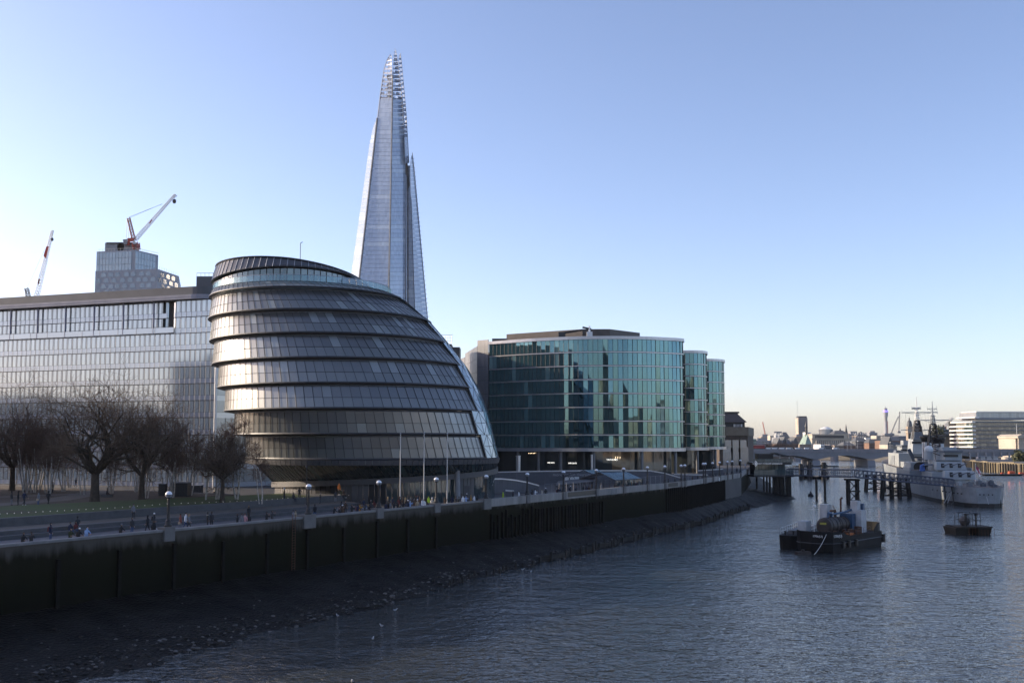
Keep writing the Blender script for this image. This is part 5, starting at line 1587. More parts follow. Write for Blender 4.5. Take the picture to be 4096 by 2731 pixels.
pieces('glass_pane', qs, M_pg, pv, .05)
qs = []
for i in range(14):
    x0, x1 = xl - .8 + (xr - xl + 1.6) * i / 14 + .03, xl - .8 + (xr - xl + 1.6) * (i + 1) / 14 - .03
    qs.append([V(x0, 324.6, zd), V(x1, 324.6, zd), V(x1, 324.6, zd + 1.7), V(x0, 324.6, zd + 1.7)])
    qs.append([V(x0, 325.4, zs), V(x1, 325.4, zs), V(x1, 325.4, zs + 1.1), V(x0, 325.4, zs + 1.1)])
pieces('balustrade_pane', qs, gm('balustrade_glass', (.05, .075, .08), (.1, .13, .13), .3, rough=.05, ior=1.7), pv, .04)
s0 = pv5(545, 0).x
MB().box(((s0 + xr) / 2, 328.5, (zs + zr) / 2), (xr - s0 + .3, 8, zs - zr)).build('sign_band', M_black, pv)
text_mesh('sign_lettering', "LONDON'S WARSHIP EXPERIENCE", .62, em('sign_white', (.85, .88, .9), .1), pv, (pv5(757, 826, 324).x, 324.47, (zs + zr) / 2 - .05), V(1, 0, 0), V(0, 0, 1), .03)
mb = MB(); cx = pv5(583, 826, 324).x
for r0, ang in ((.62, 0), (1.0, 1)): 
    for k in range(8):
        t0, t1 = -1.3 + 2.6 * k / 8, -1.3 + 2.6 * (k + 1) / 8
        mb.slab([V(cx + (r0 - .18) * math.cos(t0), 324.46, (zs + zr) / 2 + (r0 - .18) * math.sin(t0)), V(cx + r0 * math.cos(t0), 324.46, (zs + zr) / 2 + r0 * math.sin(t0)), V(cx + r0 * math.cos(t1), 324.46, (zs + zr) / 2 + r0 * math.sin(t1)), V(cx + (r0 - .18) * math.cos(t1), 324.46, (zs + zr) / 2 + (r0 - .18) * math.sin(t1))], .02)
mb.build('sign_emblem', MATS['sign_white'], pv)
zz0, zz1 = pv5(0, 782).z, pv5(0, 700).z
MB().box(((pv5(650, 0).x + pv5(855, 0).x) / 2, 331, (zs + zz1) / 2), (pv5(855, 0).x - pv5(650, 0).x, 4, zz1 - zs)).build('bar_block', M_black, pv)
q = [pv5(872, 702), pv5(940, 706), pv5(1040, 742)]
mb = MB(); mb.hexa([q[0], V(q[0].x, 333, q[0].z), V(q[2].x, 333, q[2].z), q[2]][::1], [q[0] + V(0, 0, .3), V(q[0].x, 333, q[0].z + .3), V(q[2].x, 333, q[2].z + .3), q[2] + V(0, 0, .3)]); mb.build('canopy', M_dkmetal, pv)
for x in (910, 1030): p = pv5(x, 0); MB().tube((p.x, 326, zs), (p.x, 326, zs + (2.6 if x < 1000 else 1.9)), .09).build('canopy_post', M_white, pv)
for x, yb in ((690, 1075), (730, 1080), (770, 1078), (812, 1100), (838, 1130), (864, 1165), (905, 1170), (930, 1172), (952, 1172), (978, 1172), (1000, 1180), (1020, 1185), (1036, 1185)):
    p = pv5(x, 0)
    MB().tube((p.x, 325.6, .2), (p.x, 325.6, zd - .6), .3, .3, 8).build('stilt', M_timber, pv)
    if x % 3 == 0 or x > 950: MB().tube((p.x, 335, 0), (p.x, 335, zd - .6), .3, .3, 8).build('stilt', M_timber, pv)
p, q = pv5(860, 1150), pv5(1038, 1150); MB().box(((p.x + q.x) / 2, 325.6, 2.6), (q.x - p.x, .4, .4)).build('waling', M_timber, pv)
# boat pier farther upstream
fp = thing('boat_pier', P(3263, 1910, 483), 'low dark floating boat pier with tall guide piles upstream of the gangway', 'pier')
def f5(x, y): return P(2840 + x * .306, 1600 + y * .306, 483)
a, b = f5(1200, 1000), f5(1565, 1000)
MB().hexa([V(a.x + 3, 483, -.3), V(b.x - .5, 483, -.3), V(b.x - .5, 488, -.3), V(a.x + 3, 488, -.3)], [V(a.x, 482, 1.5), V(b.x, 482, 1.5), V(b.x, 489, 1.5), V(a.x, 489, 1.5)]).build('pontoon_hull', M_black, fp)
a, b = f5(1118, 855), f5(1680, 872)
MB().box(((a.x + b.x) / 2, 485, (a.z + b.z) / 2), (b.x - a.x, 5, a.z - b.z)).build('roof', M_dkmetal, fp)
for x in (1215, 1325, 1440, 1520, 1610): p = f5(x, 0); MB().tube((p.x, 484, 1.5), (p.x, 484, b.z), .15).build('roof_post', M_dkmetal, fp)
for x, y in ((1163, 828), (1184, 828), (1270, 800), (1298, 800), (1456, 812), (1484, 812)): p = f5(x, y); MB().tube((p.x, 481, -1), (p.x, 481, p.z), .75, .75, 10).build('guide_pile', M_black, fp)
for x, y in ((1284, 850), (1470, 850)): p = f5(x, y); MB().box((p.x, 481, p.z), (3.4, .6, .8)).build('pile_collar', M_black, fp)
bu = tag(MB().lathe([(.05, -.5), (.8, -.3), (1.0, .3), (.6, .9), (.35, 1.1), (.3, 1.6), (.05, 1.7)], G(3243, 1984, 0), 10).build('mooring_buoy', M_black), 'small dark mooring buoy floating in open water between the pavilion and slender piles', 'buoy')
# ------------------------------------------------------------------ barges and raft
def b7(x, y, z): return G(3000 + x * .4464, 1980 + y * .4464, z)
M_bhull = pm('barge_hull', (.008, .0085, .010), .65, spec=.22, var=.5, scale=.5, bump=.2, streak=True)
M_brow = pm('barge_rust_band', (.09, .06, .04), .8, var=.5, scale=1.2)
M_bwhite = pm('barge_white', (.40, .41, .42), .6, var=.2, scale=1)
M_mach = pm('machinery_blue', (.035, .08, .15), .5, var=.25, scale=1.5)
M_tank = pm('tank_rust', (.030, .022, .020), .6, var=.5, scale=.8, bump=.2)
b0 = b7(520, 492, 0); b1 = b7(800, 520, 0); b2 = b7(1185, 450, 0)
BA = (b2 - b1).normalized(); BW = V(-BA.y, BA.x, 0)       # along barge, and to its far side
beam = 7.2; L = (b2 - b1).length
def B(l, w, z): return b1 + BA * l + BW * w + V(0, 0, z)
bg1 = thing('tank_barge', B(L / 2, beam / 2, 0), 'dark steel barge with two round tanks and blue pipework marked 1706', 'barge')
BZ = 2.5; bulw = 3.45
stt = [(-1.9, beam * .82), (-2.6, beam * .55), (-1.6, .6), (0, 0), (L * .4, 0), (L, .15), (L + .8, .8), (L + .8, beam - .8), (L, beam - .15), (L * .4, beam), (0, beam), (-1.9, beam * .82)]
outl = [(-2.5, beam * .5), (-2.2, beam * .22), (-1.2, .45), (.6, 0), (L * .5, -.02), (L, 0), (L + 1, .5), (L + 1, beam - .5), (L, beam), (L * .5, beam + .02), (.6, beam), (-1.2, beam - .45), (-2.2, beam * .78)]
mb = MB()
k = len(outl)
cen = (L / 2, beam / 2)
for z, sc_ in ((-.8, .95), (.35, .985), (BZ, 1.0)):
    for l, w in outl: mb.v.append(tuple(B(cen[0] + (l - cen[0]) * sc_, cen[1] + (w - cen[1]) * sc_, z)))
for r in range(2):
    for i in range(k): mb.f.append((r * k + i, r * k + (i + 1) % k, (r + 1) * k + (i + 1) % k, (r + 1) * k + i)); mb.m.append(0)
mb.f.append(tuple(range(2 * k, 3 * k))); mb.m.append(0)
mb.build('hull', M_bhull, bg1)
mb = MB()                              # bulwark round the bow
sel = [10, 11, 12, 0, 1, 2, 3]
for i0, i1 in zip(sel[:-1], sel[1:]):
    p, q = outl[i0], outl[i1]
    e0, e1 = (3.45, 3.45)
    A_, B_ = B(p[0], p[1], BZ), B(q[0], q[1], BZ)
    ci = B(cen[0], cen[1], BZ)
    ia, ib = A_ + (ci - A_).normalized() * .15, B_ + (ci - B_).normalized() * .15
    mb.hexa([A_, B_, ib, ia], [A_ + V(0, 0, .95), B_ + V(0, 0, .95), ib + V(0, 0, .95), ia + V(0, 0, .95)])
p, q = outl[3], (outl[3][0] + 3.2, 0)
mb.hexa([B(p[0], 0, BZ), B(q[0], 0, BZ), B(q[0], .15, BZ), B(p[0], .15, BZ)], [B(p[0], 0, BZ + .95), B(q[0], 0, BZ + .15), B(q[0], .15, BZ + .15), B(p[0], .15, BZ + .95)])
mb.build('bow_bulwark', M_bhull, bg1)
mb = MB()
for i in range(k): a, b = outl[i], outl[(i + 1) % k]; mb.tube(B(a[0], a[1], 1.55), B(b[0], b[1], 1.55), .10, .10, 5, caps=False)
mb.build('rubbing_strake', M_dkmetal, bg1)
def onhull(i, t, z, o=.05):
    a, b = outl[i], outl[(i + 1) % k]
    A_, B_ = B(a[0], a[1], z), B(b[0], b[1], z)
    u = (B_ - A_).normalized(); n = V(u.y, -u.x, 0)
    return A_.lerp(B_, t) + n * o, u, n
for i, t, s_, size in ((2, .62, '1706(U)', .62), (0, .55, '1706(U)', .5)):
    p, u, n = onhull(i, t, 2.72)
    text_mesh('hull_number', s_, size, M_white, bg1, p, u, V(0, 0, 1), .02)
for t in (.08, .35, .7):
    p, u, n = onhull(3, t, 1.3, .12)
    mb = MB(); mb.tube(p - V(0, 0, .55), p + V(0, 0, .55), .32, .32, 10); mb.build('tyre_fender', M_black, bg1)
p, u, n = onhull(5, .3, 1.3, .2); MB().tube(p - V(0, 0, .7), p + V(0, 0, .7), .4, .4, 10).build('tyre_fender', M_black, bg1)
p0, u, n = onhull(1, .3, 3.1, .1); p1 = b7(575, 530, .2)
mb = MB(); mb.path([p0 + (p1 - p0) * t - V(0, 0, 1.2 * t * (1 - t)) for t in [i / 8 for i in range(9)]], .035, 5); mb.build('mooring_rope', M_white, bg1)
def btank(l, w, r, ln, name):
    c = B(l, w, BZ + .25 + r)
    t = MB(); t.tube(c - BA * ln / 2, c + BA * ln / 2, r, r, 20); t.tube(c - BA * (ln / 2 + .25), c - BA * ln / 2, r * .7, r, 20); t.tube(c + BA * ln / 2, c + BA * (ln / 2 + .25), r, r * .7, 20)
    for e in (-.3, .1, .4): t.tube(c + BA * ln * e, c + BA * (ln * e + .12), r * 1.05, r * 1.05, 20)
    o = t.build(name, M_tank, bg1)
    for e in (-.35, .35): MB().box(c + BA * ln * e - V(0, 0, r * .8), (.4, r * 1.5, r), math.atan2(BA.y, BA.x)).build('cradle', M_dkmetal, o)
btank(2.9, beam * .42, 1.35, 3.8, 'round_tank'); btank(7.6, beam * .5, 1.25, 3.6, 'round_tank')
p, u = B(.85, beam * .42, BZ + 1.95), BW
mb = MB(); mb.box(B(.72, beam * .42, BZ + 2.05), (.05, 1.1, .3), math.atan2(BA.y, BA.x)); mb.build('tank_plate', pm('plate_yellow', (.35, .33, .05), .6), bg1)
def pipe(pts, r, mat=M_mach, name='blue_pipe'):
    mb = MB(); mb.path([B(*p) for p in pts], r, 8)
    for p in pts: mb.ball(B(*p), r * 1.25, 8)
    mb.build(name, mat, bg1)
pipe([(3.4, 3.4, BZ + 3.2), (6, 3.6, BZ + 3.3), (9.5, 3.2, BZ + 3.5), (11.6, 2.8, BZ + 3.9)], .19)
pipe([(2.4, 3.0, BZ + 2.9), (2.6, 3.0, BZ + 3.6), (3.6, 3.0, BZ + 3.6), (3.8, 3.0, BZ + 2.9)], .2)
pipe([(6.8, 4.6, BZ + 2.6), (7, 4.6, BZ + 3.7), (8.4, 4.6, BZ + 3.7), (8.6, 4.6, BZ + 2.6)], .2, M_rust, 'rusty_pipe')
pipe([(9.8, 4.2, BZ + 2), (9.9, 4.2, BZ + 5.6), (10.3, 4.2, BZ + 5.8)], .16, M_rust, 'exhaust_pipe')
MB().box(B(10.6, 3.2, BZ + 1.7), (1.9, 2.2, 3.0), math.atan2(BA.y, BA.x)).build('pump_house', M_mach, bg1)
MB().box(B(12.0, 2.2, BZ + 1.9), (2.0, 2.2, 3.8), math.atan2(BA.y, BA.x)).build('white_cabin', M_bwhite, bg1)
MB().box(B(11.7, 2.4, BZ + 4.4), (1.3, 1.2, 1.9), math.atan2(BA.y, BA.x)).build('white_stack', M_bwhite, bg1)
MB().box(B(13.0, 2.2, BZ + 3.9), (.7, 1.4, 1.9), math.atan2(BA.y, BA.x)).build('blue_locker', M_mach, bg1)
MB().box(B(8.4, 6.3, BZ + 2.4), (1.6, 1.4, 4.6), math.atan2(BA.y, BA.x)).build('white_stack', M_bwhite, bg1)
MB().box(B(.4, beam * .86, BZ + 1.2), (1.8, 1.5, 2.3), math.atan2(BA.y, BA.x)).build('white_cabin', M_bwhite, bg1)
for l, w, s_ in ((4.6, .8, .7), (6.2, .9, .9), (8.2, .8, .7), (9.4, 1.0, 1.2), (5.4, 1.3, .5)):
    MB().box(B(l, w, BZ + s_ / 2), (1.1, .8, s_), math.atan2(BA.y, BA.x) + .1 * l).build('deck_gear', rng.choice([M_dkmetal, M_rust, M_tank]), bg1)
MB().box(B(5.2, .5, BZ + .22), (2.4, .35, .35), math.atan2(BA.y, BA.x)).build('orange_boom', pm('boom_orange', (.5, .13, .02), .6, var=.2), bg1)
mb = MB()
p = B(-.6, beam * .55, BZ)
mb.tube(p, p + V(0, 0, 5.6), .06, .04, 6).tube(p + V(-.8, 0, 4.4), p + V(.8, 0, 4.4), .03, .03, 4); mb.ball(p + V(.15, 0, 4.9), .3, 8); mb.ball(p + V(0, 0, 5.7), .18, 6)
mb.build('signal_mast', M_white, bg1)
mb = MB()
pts = [(L - 3, 0.1), (L - 1.5, .1), (L + .4, .6), (L + .8, 2), (L + .8, beam - 1), (L - 1, beam - .2), (L - 4, beam)]
for a, b in zip(pts[:-1], pts[1:]):
    A_, B_ = B(a[0], a[1], BZ), B(b[0], b[1], BZ)
    mb.hexa([A_, B_, B_ + V(.1, .1, 0), A_ + V(.1, .1, 0)], [A_ + V(0, 0, 1.5 if a[0] > L - 2 else .6), B_ + V(0, 0, 1.5), B_ + V(.1, .1, 1.5), A_ + V(.1, .1, 1.5 if a[0] > L - 2 else .6)])
mb.build('stern_bulwark', M_bhull, bg1)
mb = MB()
for i in range(7):
    l0 = 4.2 + i * 1.35
    mb.tube(B(l0, .12, BZ), B(l0, .12, BZ + 1.05), .03, .03, 4)
    if i < 6:
        for z in (.55, 1.03): mb.tube(B(l0, .12, BZ + z), B(l0 + 1.35, .12, BZ + z), .022, .022, 3)
mb.build('side_railing', M_dkmetal, bg1)
for l, w, mt in ((5.9, 1.9, M_rust), (6.5, 2.1, M_mach), (9.0, 2.2, M_tank), (1.2, 1.2, M_rust), (.6, 2.0, M_tank)):
    p = B(l, w, BZ); MB().tube(p, p + V(0, 0, .9), .3, .3, 12).build('oil_drum', mt, bg1)
mb = MB(); mb.tube(B(11, 5.6, BZ), B(11, 5.6, BZ + 3.4), .1, .08, 6).tube(B(11, 5.6, BZ + 3.3), B(8.6, 5.0, BZ + 4.6), .08, .05, 5).tube(B(8.6, 5.0, BZ + 4.6), B(8.6, 5.0, BZ + 3.2), .02, .02, 3); mb.build('davit', M_rust, bg1)
# hopper barge alongside
c0, c1 = b7(218, 492, 0), b7(515, 495, 0)
CA = (BA * .96 + BW * .28).normalized(); CWv = V(-CA.y, CA.x, 0)
wid = 6.0; L2 = 17.0
o2 = c1 - CA * 0 + V(.2, 1.6, 0)
def C2(l, w, z): return o2 + CA * l + CWv * w + V(0, 0, z)
wid = (c0 - o2).dot(CWv)
bg2 = thing('hopper_barge', C2(L2 / 2, wid / 2, 0), 'low dark barge with grey covered hold and thin railings moored alongside the tank barge', 'barge')
out2 = [(-.9, wid * .5), (-.5, wid * .15), (.4, 0), (L2, 0), (L2, wid), (.4, wid), (-.5, wid * .85)]
mb = MB(); k2 = len(out2)
for z, s_ in ((-.8, .96), (2.25, 1.0)):
    for l, w in out2: mb.v.append(tuple(C2(L2 / 2 + (l - L2 / 2) * s_, wid / 2 + (w - wid / 2) * s_, z)))
for i in range(k2): mb.f.append((i, (i + 1) % k2, k2 + (i + 1) % k2, k2 + i)); mb.m.append(0)
mb.f.append(tuple(range(k2, 2 * k2))); mb.m.append(0)
mb.build('hull', M_bhull, bg2)
for j in range(5):
    l0 = 2.2 + j * 2.8
    mb = MB(); mb.hexa([C2(l0, 1, 2.26), C2(l0 + 2.7, 1, 2.26), C2(l0 + 2.7, wid - 1, 2.26), C2(l0, wid - 1, 2.26)], [C2(l0, 1.2, 2.9), C2(l0 + 2.7, 1.2, 2.9), C2(l0 + 2.7, wid - 1.2, 2.9), C2(l0, wid - 1.2, 2.9)])
    mb.build('hatch_cover', pm('hatch_grey', (.10, .10, .11), .6, var=.3, scale=.8), bg2)
for w in (.25, wid - .25):
    mb = MB()
    for j in range(10):
        l0 = .6 + j * 1.75
        mb.tube(C2(l0, w, 2.2), C2(l0, w, 3.4), .035, .035, 4)
        if j < 9:
            for z in (2.8, 3.38): mb.tube(C2(l0, w, z), C2(l0 + 1.75, w, z), .025, .025, 3)
    mb.build('railing', M_steel, bg2)
for l, w in ((.6, 1.0), (.6, wid - 1), (1.2, wid * .5)): mb = MB(); mb.tube(C2(l, w, 2.25), C2(l, w, 2.9), .16, .16, 8).tube(C2(l, w, 2.8), C2(l, w, 2.95), .22, .22, 8); mb.build('bollard', M_black, bg2)
mb = MB(); p = b7(475, 517, .2); mb.box(p, (2.4, 1.0, .5), .3); mb.tube(p + V(0, 0, .2), p + V(0, 0, .55), .3); o = mb.build('fender_float', M_tank); tag(o, 'small rusty float in the water under the bows of the two barges', 'float')
# railed raft
rf = thing('mooring_raft', b7(1960, 340, 0), 'small dark twin-hulled raft with square railing and a round buoy on deck', 'raft')
r0, r1 = b7(1775, 340, 0), b7(2150, 347, 0)
yc = (r0.y + r1.y) / 2; xa, xb = r0.x, r1.x
for x, s_ in ((xa + 1.3, 1), (xb - 1.7, 1)):
    MB().hexa([V(x - 1.0, yc - 2.2, -.4), V(x + 1.0, yc - 2.2, -.4), V(x + 1.0, yc + 2.6, -.4), V(x - 1.0, yc + 2.6, -.4)], [V(x - 1.4, yc - 2.8, 1.3), V(x + 1.2, yc - 2.8, 1.3), V(x + 1.2, yc + 3, 1.3), V(x - 1.4, yc + 3, 1.3)]).build('float', M_timber, rf)
MB().box(((xa + xb) / 2, yc, 1.45), (xb - xa - .6, 5.4, .25)).build('deck', M_timber, rf)
mb = MB()
x0_, x1_ = xa + 2.0, xb - 2.4
for y in (yc - 2.2, yc + 2.2):
    for j in range(5): x = x0_ + (x1_ - x0_) * j / 4; mb.tube((x, y, 1.5), (x, y, 4.1), .06, .06, 4)
    for z in (2.7, 4.05): mb.tube((x0_, y, z), (x1_, y, z), .06, .06, 4)
for x in (x0_, x1_):
    for z in (2.7, 4.05): mb.tube((x, yc - 2.2, z), (x, yc + 2.2, z), .06, .06, 4)
mb.build('railing', M_black, rf)
MB().ball(((xa + xb) / 2 - .8, yc, 2.45), 1.0, 12).build('round_buoy', pm('buoy_dull', (.05, .045, .045), .6, var=.3), rf)
for x in (x0_ + .5, x1_ - .6): MB().box((x, yc - 1.6, 2.6), (.25, .25, 2.3)).box((x, yc - 1.6, 3.8), (.6, .4, .3)).build('winch_post', M_black, rf)
mb = MB()
for j in range(9): x = xa + 2.6 + j * .6; mb.tube((x, yc - 2.7, -.2), (x, yc - 2.7, 1.3), .04, .04, 4)
mb.build('chain_curtain', M_rust, rf)
# ------------------------------------------------------------------ north bank, road bridge, far skyline
NB = [(150, 1060), (215, 1010), (300, 985), (330, 930), (338, 840), (310, 700), (285, 600), (292, 520), (330, 400), (420, 260), (560, 200), (900, 100), (3000, -200), (9000, -200), (9000, 9000), (500, 9000), (500, 2500), (330, 1300), (190, 1120)]
MB().prism(NB, -3, 5.4).build('north_bank_ground', M_ground, kind='structure')
mb = MB()
mb.add([(150, 1056, .5), (216, 1004, .5), (300, 978, .5), (325, 925, .5), (331, 838, .5), (303, 700, .4), (303, 700, -.5), (318, 838, -.5), (308, 920, -.5), (288, 966, -.5), (212, 992, -.5), (140, 1046, -.5)], [(0, 1, 10, 11), (1, 2, 9, 10), (2, 3, 8, 9), (3, 4, 7, 8), (4, 5, 6, 7)])
mb.build('north_foreshore', pm('far_mud', (.10, .085, .06), .9, var=.3, scale=.3), kind='structure')
M_nw = pm('north_wall_stone', (.21, .17, .105), .85, var=.45, scale=.15, streak=True)
nw = thing('north_river_wall', (285, 600, 0), 'yellowish weedy river wall with dark timber piles on the far bank behind the warship', 'river wall')
mb = MB()
for a, b in zip(NB[4:9], NB[5:10]):
    n = 6
    for i in range(n):
        p, q = V(*a, 0).lerp(V(*b, 0), i / n), V(*a, 0).lerp(V(*b, 0), (i + 1) / n)
        d = (q - p).normalized(); o = V(d.y, -d.x, 0) * .8
        o = -o if o.x > 0 else o
        MB().hexa([V(p.x + o.x, p.y + o.y, -1), V(q.x + o.x, q.y + o.y, -1), V(q.x, q.y, -1), V(p.x, p.y, -1)], [V(p.x + o.x, p.y + o.y, 5.7 + .5 * (i % 2)), V(q.x + o.x, q.y + o.y, 5.7 + .5 * (i % 2)), V(q.x, q.y, 5.7), V(p.x, p.y, 5.7)]).build('wall_bay', M_nw, nw)
for i in range(60):
    a, b = (V(307, 700, 0), V(285, 600, 0)) if i < 30 else (V(284, 600, 0), V(289, 520, 0))
    p = a.lerp(b, (i % 30) / 30)
    if i % 8 == 3: continue
    MB().box((p.x - 1.1, p.y, 2.6), (.7, .8, 5.6)).build('timber_pile', M_timber, nw)
# ------------------------------------------------------------------ road bridge with bus and traffic
br = thing('road_bridge', (270, 740, 8), 'low grey concrete three-span road bridge crossing the river behind the warship', 'bridge')
M_brc = pm('bridge_concrete', (.20, .205, .22), .8, var=.15, scale=.08)
M_brp = pm('bridge_parapet', (.22, .215, .225), .8, var=.12, scale=.15)
YB = 735
bx0, bx1 = P(2960, 1800, YB).x, 480
zp1, zp0, zs = P(3300, 1795, YB).z, P(3300, 1808, YB).z, P(3300, 1812, YB).z
piers = [P(3265, 1800, YB).x, P(3485, 1800, YB).x, P(3710, 1800, YB).x]
n = 64
for i in range(n):
    x0, x1 = bx0 + (bx1 - bx0) * i / n, bx0 + (bx1 - bx0) * (i + 1) / n
    MB().box(((x0 + x1) / 2, YB - .2, (zp0 + zp1) / 2), (x1 - x0 - .12, .5, zp1 - zp0)).build('parapet_panel', M_brp, br)
mb = MB()
N = 90
def soff(x):
    d = min(abs(x - p) for p in piers + [piers[0] - 42, piers[-1] + 42])
    return zs - 1.6 - 3.4 * max(0, 1 - d / 19) ** 1.6
for i in range(N):
    x0, x1 = bx0 + (bx1 - bx0) * i / N, bx0 + (bx1 - bx0) * (i + 1) / N
    mb.hexa([V(x0, YB, soff(x0)), V(x1, YB, soff(x1)), V(x1, YB + 32, soff(x1)), V(x0, YB + 32, soff(x0))], [V(x0, YB, zp0), V(x1, YB, zp0), V(x1, YB + 32, zp0), V(x0, YB + 32, zp0)])
mb.build('deck_girder', M_brc, br)
for x in piers:
    mb = MB(); mb.hexa([V(x - 2.9, YB - 1, -2), V(x + 2.9, YB - 1, -2), V(x + 2.9, YB + 30, -2), V(x - 2.9, YB + 30, -2)], [V(x - 2.6, YB + .5, soff(x)), V(x + 2.6, YB + .5, soff(x)), V(x + 2.6, YB + 30, soff(x)), V(x - 2.6, YB + 30, soff(x))]); mb.build('pier', M_brc, br)
MB().box((bx0 + 6, YB + 16, 3), (26, 34, 9)).build('abutment', M_brc, br)
M_bus = pm('bus_red', (.42, .03, .025), .35, var=.08)
M_win = pm('vehicle_glass', (.02, .024, .03), .1, var=.1)
def bus(px, Y, lab):
    p = P(px, 1790, Y); t = thing('double_decker_bus', (p.x, Y, zp1 - 1.6), lab, 'bus')
    z = zp1 - 1.6
    mb = MB(); mb.hexa([V(p.x - 5.4, Y - 1.25, z + .35), V(p.x + 5.4, Y - 1.25, z + .35), V(p.x + 5.4, Y + 1.25, z + .35), V(p.x - 5.4, Y + 1.25, z + .35)], [V(p.x - 5.2, Y - 1.15, z + 4.3), V(p.x + 5.2, Y - 1.15, z + 4.3), V(p.x + 5.2, Y + 1.15, z + 4.3), V(p.x - 5.2, Y + 1.15, z + 4.3)]); mb.build('body', M_bus, t)
    for zz, h in ((1.8, .8), (3.4, .7)): MB().box((p.x, Y - 1.24, z + zz), (9.8, .06, h)).build('window_strip', M_win, t)
    for dx in (-3.2, 3.4): MB().tube((p.x + dx, Y - 1.3, z + .5), (p.x + dx, Y + 1.3, z + .5), .5, .5, 12).build('axle_wheels', M_black, t)
bus(3031, 742, 'red double-decker bus on the road bridge')
vr = random.Random(3)
cols = [('white', M_white), ('pale grey', M_alu), ('dark', M_black), ('silver', M_steel)]
def van(px, Y, lab, mat, h=2.3, L=5.2):
    p = P(px, 1790, Y); z = zp1 - 1.3
    t = thing('delivery_van', (p.x, Y, z), lab, 'van', 'traffic on the road bridge')
    mb = MB(); mb.hexa([V(p.x - L / 2, Y - .95, z + .4), V(p.x + L / 2, Y - .95, z + .4), V(p.x + L / 2, Y + .95, z + .4), V(p.x - L / 2, Y + .95, z + .4)], [V(p.x - L / 2, Y - .9, z + h), V(p.x + L * .28, Y - .9, z + h), V(p.x + L * .28, Y + .9, z + h), V(p.x - L / 2, Y + .9, z + h)]); mb.build('body', mat, t)
    MB().box((p.x + L * .2, Y - .95, z + h * .72), (L * .2, .06, h * .25)).build('side_window', M_win, t)
    for dx in (-L * .3, L * .3): MB().tube((p.x + dx, Y - 1, z + .4), (p.x + dx, Y + 1, z + .4), .38, .38, 10).build('wheel_pair', M_black, t)
for i, px in enumerate((3078, 3103, 3132, 3160, 3196, 3232, 3290, 3345)):
    van(px, 739 + (i % 2) * 4, 'light vehicle on the road bridge, %s in line behind the red bus' % ['first', 'second', 'third', 'fourth', 'fifth', 'sixth', 'seventh', 'eighth'][i], M_white if i % 3 else M_alu)
for i, (px, y0) in enumerate(((3389, 1766), (3404, 1768), (3430, 1763), (3060, 1772), (3210, 1770), (3560, 1768))):
    p = P(px, y0, 740)
    t = thing('bridge_lamp_post', (p.x, 740, zp0), 'slim pale lamp post on the road bridge ' + ('before the colonnaded office middle', 'between the two others by the colonnaded office', 'in front of the curved stone wing', 'just behind the red bus', 'above the middle vans', 'near the warship bow')[i], 'lamp post', 'lamp posts on the road bridge')
    MB().tube((p.x, 740, zp0), (p.x, 740, p.z), .22, .14, 6).build('post', M_conc, t)
    MB().box((p.x, 739.4, p.z), (.5, 1.8, .25)).build('lamp_head', M_white, t)
rb = thing('rail_bridge', (250, 940, 6), 'dark railway bridge on stout piers seen under the road bridge', 'bridge')
MB().box((270, 945, 9.0), (260, 12, 2.2)).build('girder', M_dkmetal, rb)
for px in (3020, 3194, 3341, 3420, 3540): p = P(px, 1850, 940); MB().tube((p.x, 942, -2), (p.x, 942, 8), 4.0, 3.4, 12).build('pier', M_brc if px != 3341 else M_brp, rb)
# ------------------------------------------------------------------ buildings
def far_building(name, label, px0, px1, ytop, Y, mat, depth=40, rows=0, cols=0, wmat=None, zb=5.4, group=None, cat='building', roof=None, roofh=0, wy0=None, wy1=None, ww=.55, wh=.6):
    a, b = P(px0, ytop, Y), P(px1, ytop, Y)
    t = thing(name, ((a.x + b.x) / 2, Y, zb), label, cat, group)
    MB().box(((a.x + b.x) / 2, Y + depth / 2, (a.z + zb) / 2), (b.x - a.x, depth, a.z - zb)).build('wall', mat, t)
    if rows:
        z1 = P(px0, wy0 or ytop + 2, Y).z; z0 = P(px0, wy1 or 1800, Y).z
        for r in range(rows):
            zc = z0 + (z1 - z0) * (r + .5) / rows; h = (z1 - z0) / rows * wh
            for c in range(cols):
                x = a.x + (b.x - a.x) * (c + .5) / cols
                MB().box((x, Y - .1, zc), ((b.x - a.x) / cols * ww, .5, h)).build('window', wmat or M_of, t)
    if roof == 'hip':
        w = (b.x - a.x)
        MB().hexa([V(a.x - .5, Y - .5, a.z), V(b.x + .5, Y - .5, a.z), V(b.x + .5, Y + depth, a.z), V(a.x - .5, Y + depth, a.z)], [V(a.x + w * .25, Y + depth * .4, a.z + roofh), V(b.x - w * .25, Y + depth * .4, a.z + roofh), V(b.x - w * .25, Y + depth * .6, a.z + roofh), V(a.x + w * .25, Y + depth * .6, a.z + roofh)]).build('roof', M_slate2, t)
    elif roof == 'box':
        MB().box(((a.x + b.x) / 2, Y + depth / 2, a.z + roofh / 2), ((b.x - a.x) * .6, depth * .6, roofh)).build('roof_plant', M_conc, t)
    elif roof == 'gable':
        MB().add([(a.x, Y, a.z), (b.x, Y, a.z), ((a.x + b.x) / 2, Y, a.z + roofh), (a.x, Y + depth, a.z), (b.x, Y + depth, a.z), ((a.x + b.x) / 2, Y + depth, a.z + roofh)], [(0, 1, 2), (5, 4, 3), (0, 2, 5, 3), (1, 4, 5, 2)]).build('roof', M_slate2, t)
    return t, a, b
M_slate2 = pm('far_slate', (.09, .095, .10), .7, var=.15, scale=.1)
M_cream = pm('far_cream_stone', (.44, .39, .32), .85, var=.15, scale=.08)
M_buff = pm('far_buff_stone', (.32, .26, .20), .85, var=.18, scale=.08)
M_fbrick = pm('far_brick', (.20, .12, .085), .85, var=.2, scale=.1)
